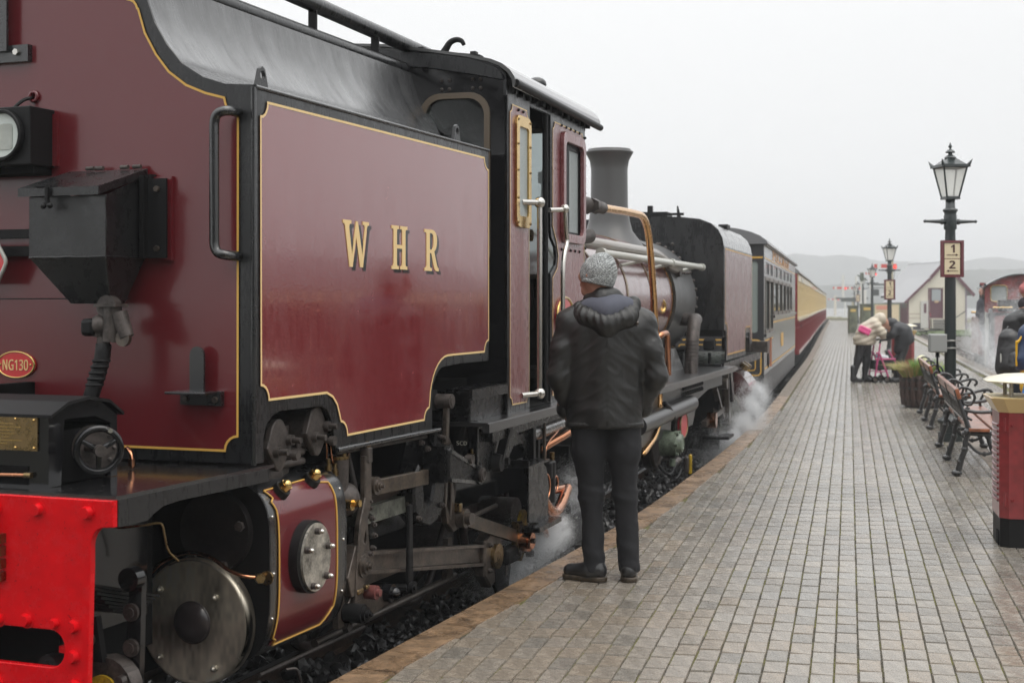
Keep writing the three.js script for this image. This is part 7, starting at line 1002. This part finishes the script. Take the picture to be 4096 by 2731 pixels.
// ---------------------------------------------------------------- signal cabin, cabinets, notice board, signals
{
  const cream = mat([.68, .64, .53], .6), mar = mat([.11, .03, .045], .5), slate = mat([.22, .22, .23], .4, { clearcoat: .8, clearcoatRoughness: .2 }), dk = mat([.03, .025, .028], .3, { clearcoat: .6 });
  const o = thing('signal_cabin', 'cream weatherboarded signal cabin with maroon trim beyond the tracks', 'signal cabin', 27.9, -.1, -92, .08), P = (n, g, m, q) => mesh(n, g, m, q ?? o), F = (pts, d, z, h) => extrude(shapeOf(pts, h), d).translate(0, 0, z);
  const wall = P('gable_wall', [F([[-1.25, 0], [-1.25, 2.9], [0, 4.25], [1.45, 2.75], [1.45, 0]], .08, 0, [[[-.92, .75], [-.92, 2.7], [-.02, 2.7], [-.02, .75]]])], cream);
  for (let i = 0; i < 13; i++) P('weatherboard', [box(1.35, .012, .02, .73, .2 + i * .2, .088)], cream, wall);
  P('side_wall', [box(.06, 2.7, 6, -1.24, 1.4, -3)], mar); P('side_wall', [box(.06, 2.7, 6, 1.42, 1.4, -3)], cream); for (let i = 0; i < 4; i++) P('side_window', [box(.02, 1.3, 1.0, -1.28, 2.05, -.8 - i * 1.35)], dk);
  const door = P('door', [box(.9, 1.95, .05, -.47, 1.72, .03)], mar); P('door_glass', [box(.6, .75, .02, -.47, 2.25, .062)], mat([.32, .35, .36], .1, { clearcoat: 1 }), door); P('notice', [box(.26, .14, .012, -.45, 1.83, .066)], mat([.55, .38, .2], .6), door); P('door_frame', [box(.07, 2.1, .04, -.96, 1.75, .1), box(.07, 2.1, .04, .02, 1.75, .1), box(1.05, .07, .04, -.47, 2.76, .1)], cream, door);
  const stp = P('steps', [box(1.1, .16, .3, -.47, .6, .25), box(1.1, .16, .3, -.47, .4, .5), box(1.1, .16, .3, -.47, .2, .75)], mat([.2, .19, .17], .8)); for (const s of [-1, 1]) { P('stair_panel', [box(.05, .6, .9, -.47 + s * .6, .42, .55, 0, 0, 0)], cream, stp); P('stair_rail', [rod(V(-.47 + s * .6, 1.35, .1), V(-.47 + s * .68, .9, .95), .03)], mat([.3, .03, .05], .5), stp); }
  const rf = P('roof', [slab(V(-2.0, 2.2, -3), V(.04, 4.42, -3), .08, 6.4), slab(V(2.0, 2.25, -3), V(-.04, 4.42, -3), .08, 6.4)].map((g) => g), slate); 
  P('barge_board', [slab(V(-1.98, 2.2, .24), V(0, 4.36, .24), .2, .04), slab(V(2.0, 2.22, .24), V(0, 4.36, .24), .2, .04)], mar, rf); P('finial', [rod(V(0, 4.4, .2), V(0, 4.85, .2), .04, .01)], mar, rf);
  const an = P('annexe', [F([[-2.7, 0], [-2.7, 1.95], [-1.9, 2.75], [-1.3, 3.1], [-1.3, 0]], .08, .9)], cream); P('annexe_roof', [slab(V(-3.0, 1.75, -.8), V(-1.3, 3.35, -.8), .07, 4)], slate, an); P('annexe_barge', [slab(V(-2.98, 1.75, 1.22), V(-1.35, 3.28, 1.22), .14, .04)], mar, an); P('corner_board', [box(.08, 1.95, .04, -2.68, 1, .99), box(.08, 2.6, .04, -1.32, 1.4, .99)], mar, an); P('annexe_band', [box(1.3, .03, .02, -2.0, 1.05, .99), box(1.3, .03, .02, -2.0, .78, .99)], mat([.35, .25, .2], .6), an); P('grating', [box(.75, .42, .02, -1.98, .25, .99)], dk, an);
  P('white_door', [box(.5, 1.75, .05, -1.62, 1.0, 1.02)], mat([.55, .54, .5], .5)); P('door_slit', [box(.16, .6, .02, -1.58, 1.4, 1.05)], mar); P('drain_pipe', [rod(V(1.5, .1, .1), V(1.5, 2.6, .1), .05)], mat([.25, .2, .25], .5)); P('gutter', [rod(V(-2.0, 2.15, .2), V(-2.0, 2.15, -6), .06)], M.blackFlat); P('handrail', [pipe([V(.1, .75, 1), V(.7, .85, .6), V(1.4, 1.2, .2)], .03, .1, 6)], M.blackFlat);
}
{
  const gm = mat([.17, .19, .12], .5, { map: rep(grimeT, .6) }), cab = (label, z, d, w, h) => { const p = mid(z, d), o = thing('equipment_cabinet', label, 'cabinet', p.x, 0, p.z, -AX * .3, 'green equipment cabinets'); mesh('case', [rbox(w, h, .4, 0, h / 2, 0, .02)], gm, o); mesh('lid', [rbox(w + .06, .06, .46, 0, h + .02, 0, .02)], gm, o); mesh('door', [box(w - .08, h - .25, .02, 0, h / 2, .2)], gm, o); mesh('warning_label', [box(w * .6, .14, .01, 0, h - .22, .215)], mat([.6, .42, .12], .5), o); return o; };
  cab('slim green equipment cabinet nearest the train on the platform', 78, 1.75, .46, 1.45); cab('broad green equipment cabinet next to the cream notice board', 74, 2.45, .66, 1.55);
  const p = mid(70, 3.35), o = thing('notice_board', 'cream notice board with pale red printing beside the green cabinets', 'notice board', p.x, 0, p.z, -.05); mesh('board', [rbox(1.2, .95, .06, 0, 1.1, 0, .01)], mat([.66, .56, .38], .6), o); mesh('frame', [box(1.26, .04, .1, 0, 1.59, 0), box(.04, 1.6, .1, .62, .8, 0), box(.04, 1.6, .1, -.62, .8, 0)], mat([.2, .24, .18], .5), o); mesh('printed_panel', [box(.55, .2, .01, -.25, 1.4, .036)], mat([.62, .28, .2], .6), o); for (let i = 0; i < 5; i++) mesh('printed_line', [box(.5, .03, .008, -.25, 1.2 - i * .09, .035)], mat([.6, .42, .26], .6), o);
  const q = mid(80, 2.25), wp = thing('white_post', 'slim white post between the two green cabinets', 'post', q.x, 0, q.z); mesh('post', [rod(V(0, 0, 0), V(0, 3.0, 0), .07, .05, 10)], mat([.6, .6, .56], .5), wp); mesh('post_head', [rbox(.2, .5, .2, .05, 3.1, 0, .05), rod(V(-.2, 3.2, 0), V(.35, 2.9, 0), .04)], mat([.1, .12, .09], .5), wp);
}
{
  const white = mat([.66, .66, .62], .5), redA = mat([.55, .045, .03], .5), redLamp = mat([.8, .03, .02], .3); redLamp.emissive.setRGB(1, .05, .03); redLamp.emissiveIntensity = 1.6;
  const arm = (o, x, y, len, sc = 1) => { const P = (n, g, m, q) => mesh(n, g, m, q ?? o); const a = P('signal_arm', [box(len * .62, .24 * sc, .03, x - len * .33, y, .06)], redA); P('white_band', [box(len * .22, .242 * sc, .034, x - len * .75, y, .06)], white, a); P('arm_end', [box(len * .18, .24 * sc, .03, x - len * .95, y, .06)], redA, a); const lp = P('signal_lamp', [rbox(.26 * sc, .34 * sc, .2, x + .22, y - .03, .05, .08)], redA); P('lamp_lens', [new THREE.SphereGeometry(.09 * sc, 12, 8).translate(x + .22, y - .08, .17)], redLamp, lp); };
  const sig = (label, z, px, posts) => { const o = thing('semaphore_signal', label, 'signal', (px - 1176) / 3267 * z, RAIL, -z, 0); posts(o, (n, g, m, q) => mesh(n, g, m, q ?? o)); return o; };
  sig('tall bracket signal with red arm and lit red lamp behind the second lamp post', 108, 2049, (o, P) => { P('post', [rod(V(0, 0, 0), V(0, 5.3, 0), .16, .12, 12)], mat([.42, .38, .26], .6)); P('finial', [between(new THREE.ConeGeometry(.12, .4, 10), V(0, 5.3, 0), V(0, 5.7, 0))], white); arm(o, 0, 4.75, 1.3, 1.2); P('bracket', [box(1.7, .12, .3, -1.0, 3.35, 0), box(1.7, .05, .4, -1.0, 3.1, 0), box(.5, .5, .3, -1.25, 2.75, 0)], mat([.05, .06, .055], .5)); P('wire', [rod(V(.25, 4.6, 0), V(.1, 3.2, 0), .015)], M.blackFlat); });
  sig('white doll signal with a small red arm at the third lamp post', 104, 2014, (o, P) => { P('post', [rod(V(-.45, 2.9, 0), V(-.45, 4.4, 0), .06)], white); P('white_post', [rod(V(-.9, 0, 0), V(-.9, 2.9, 0), .17)], white); arm(o, -.3, 4.1, .5, .6); });
  sig('far bracket signal with two red arms and red lamps near the platform end', 150, 1937, (o, P) => { P('post', [rod(V(1.1, 0, 0), V(1.1, 2.6, 0), .16)], mat([.55, .5, .34], .6)); P('bracket', [box(3.4, .16, .4, .9, 2.45, 0), box(2.2, .3, .4, .9, 2.25, 0)], mat([.07, .08, .07], .5)); P('doll', [rod(V(0, 2.5, 0), V(0, 4.9, 0), .14)], white); P('doll', [rod(V(1.4, 2.5, 0), V(1.4, 4.8, 0), .12)], white); arm(o, 0, 3.55, 1.05, .9); arm(o, 1.55, 3.55, 1.1, .9); });
  sig('farthest pale signal with faded red arms out in the mist', 230, 1919, (o, P) => { P('post', [rod(V(0, 0, 0), V(0, 3.2, 0), .2)], mat([.6, .55, .45], .6)); arm(o, .3, 2.6, 1.4, .8); P('doll', [rod(V(1.6, 0, 0), V(1.6, 3, 0), .12)], white); });
  // the end of the line: scrub, a low wall and a distant post and wire edge
  const end = V(edgeAt(139), 0, -142); structure('end_wall', [box(9, .35, .4, end.x + 2, -.1, end.z, 0, -.2, 0)], mat([.16, .15, .13], .9, { map: rep(grimeT, 1) }), 'low stone wall across the far end of the platform');
  const scrub = []; for (let i = 0; i < 240; i++) { const x = end.x - 6 + rr(0, 26), z = end.z - rr(3, 40), s = rr(.2, .8); scrub.push(new THREE.IcosahedronGeometry(s, 0).scale(1.3, .8 * rr(.5, 1.1), 1).rotateY(rr(0, 6)).translate(x, -.4, z)); } const sc = mesh('scrub', scrub, mat([.17, .16, .09], .9), null); sc.userData.kind = 'stuff'; sc.userData.label = 'rough scrub and grass beyond the platform end';
  const tuft = []; for (let i = 0; i < 160; i++) { const x = 25 + rr(0, 9), z = -86 - rr(0, 10); tuft.push(new THREE.IcosahedronGeometry(rr(.1, .35), 0).scale(1.4, .8, 1).translate(x, -.35, z)); } const tf = mesh('weeds', tuft, mat([.09, .12, .05], .9), null); tf.userData.kind = 'stuff';
}
{ // the station building across the tracks, beyond the right of the picture: it shows in the wet paint of the engine
  const o = new THREE.Group(); o.name = 'station_building'; const p = onAxis(PW + 5.6, -18); o.position.copy(p); o.rotation.y = -AX; o.userData = { label: 'long low stone station building with a cream canopy across the far tracks', category: 'building' }; scene.add(o);
  const P = (n, g, m, q) => mesh(n, g, m, q ?? o), stone = mat([.11, .10, .09], .85, { map: rep(grimeT, .4) }), slate = mat([.06, .06, .065], .5), cream = mat([.6, .5, .32], .5);
  P('wall', [box(6, 2.1, 44, 5.6, .75, 0)], stone); P('roof', [slab(V(2.3, 1.72, 0), V(5.6, 2.7, 0), .12, 45), slab(V(8.9, 1.72, 0), V(5.6, 2.7, 0), .12, 45)], slate); P('canopy', [box(2.2, .1, 36, 1.6, 1.82, 0)], slate); P('valance', [box(.05, .22, 36, .5, 1.72, 0)], cream);
  for (let i = 0; i < 8; i++) { P('canopy_post', [rod(V(.7, -.2, -16 + i * 4.6), V(.7, 1.8, -16 + i * 4.6), .07)], cream); const w = P('window', [box(.05, 1.1, 1.2, 2.58, .95, -18.5 + i * 5)], cream); P('pane', [box(.03, .95, 1.05, 2.56, .95, -18.5 + i * 5)], mat([.05, .06, .06], .1), w); }
  structure('far_platform', [box(3.2, .45, 60, 0, 0, 0).translate(1.9, -.24, 0).rotateY(-AX).translate(p.x, 0, p.z)], mat([.2, .19, .17], .8, { map: rep(grimeT, 1) }));
}

{ // the station house behind the photographer, which shades and shows in the engine's front
  const o = new THREE.Group(); o.name = 'station_house'; o.position.set(-4, 0, 15); o.userData = { label: 'tall dark stone station house closing the near end of the platform', category: 'building' }; scene.add(o);
  const P = (n, g, m, q) => mesh(n, g, m, q ?? o), stone = mat([.10, .095, .09], .85, { map: rep(grimeT, .4) }), slate = mat([.05, .05, .055], .5), sash = mat([.5, .48, .42], .5), gl = mat([.05, .06, .065], .1);
  P('wall', [box(30, 7, 8, 0, 3, 4)], stone); P('roof', [slab(V(0, 6.4, -.6), V(0, 9.2, 4), 31, .14), slab(V(0, 6.4, 8.6), V(0, 9.2, 4), 31, .14)], slate); P('chimney_stack', [box(1, 2.2, .8, 6, 9.4, 4)], stone); P('canopy', [box(24, .12, 2.6, 0, 3.2, -1.3)], slate);
  for (let i = 0; i < 9; i++) for (const y of [1.6, 5]) { const w = P('window', [box(1.2, 1.7, .06, -13 + i * 3.2, y, -.02)], sash); P('pane', [box(1.0, 1.5, .03, -13 + i * 3.2, y, -.05)], gl, w); }
}

// ---------------------------------------------------------------- steam: drifting droplets
{
  const dropG = new THREE.TetrahedronGeometry(1, 0), dm = mat([.93, .94, .95], 1, { transmission: .5, thickness: 0 });
  const puff = (label, n, size, blobs) => {
    const inst = new THREE.InstancedMesh(dropG, dm, n), E = new THREE.Euler(), tot = blobs.reduce((s, b) => s + b[4], 0); let k = 0;
    const g = () => (rnd() + rnd() + rnd() + rnd() - 2) * .85;
    for (const [x, y, z, r, w, dx = 0, dy = 0] of blobs) { const m = Math.round(n * w / tot); for (let i = 0; i < m && k < n; ) { const px = g(), py = g(), pz = g(); if (fbm(px * 1.3 + x, py * 1.3 + y, pz * 1.3 + z, 3) + .25 < rnd() * .45) continue; i++; const t = py; inst.setMatrixAt(k++, new THREE.Matrix4().compose(V(x + px * r + dx * t * r, Math.max(-.38, y + py * r * 1.1), z + pz * r), new THREE.Quaternion().setFromEuler(E.set(rr(0, 6), rr(0, 6), rr(0, 6))), V(size, size, size).multiplyScalar(rr(.6, 1.3)))); } }
    inst.count = k; inst.name = numbered('steam_cloud'); inst.userData.kind = 'stuff'; inst.userData.label = label; inst.castShadow = false; scene.add(inst);
  };
  const S = (x, y, z) => [(x - 1176) / 3267 * z, 1.6 - (y - 697) / 3267 * z, -z];   // sight line and distance of a puff's middle
  puff('wisp of steam drifting from the drain pipe below the cab step', 230000, .0010, [[...S(1245, 1235, 9.2), .14, 2], [...S(1190, 1285, 9.0), .20, 2.5], [...S(1280, 1215, 9.4), .10, 1.3], [...S(1130, 1330, 8.8), .16, .8], [...S(1325, 1120, 10.2), .16, .8]]);
  puff('steam drifting over the rails beside the trailing cylinder', 210000, .0018, [[...S(1720, 960, 18.0), .22, 2], [...S(1735, 910, 18.2), .18, 1.2], [...S(1690, 1010, 17.4), .26, 1.6], [...S(1640, 1040, 16.6), .26, .7]]);
  puff('steam wrapping the small red engine across the platform', 180000, .0028, [[...S(2275, 800, 33.5), .5, 2], [...S(2250, 770, 34.2), .45, 1.2], [...S(2290, 850, 32.5), .5, 2], [...S(2330, 690, 34), .4, .25], [...S(2320, 740, 33.4), .6, 1.6], [...S(2300, 600, 38), .9, .8]]);
}
renderer.render(scene, camera);
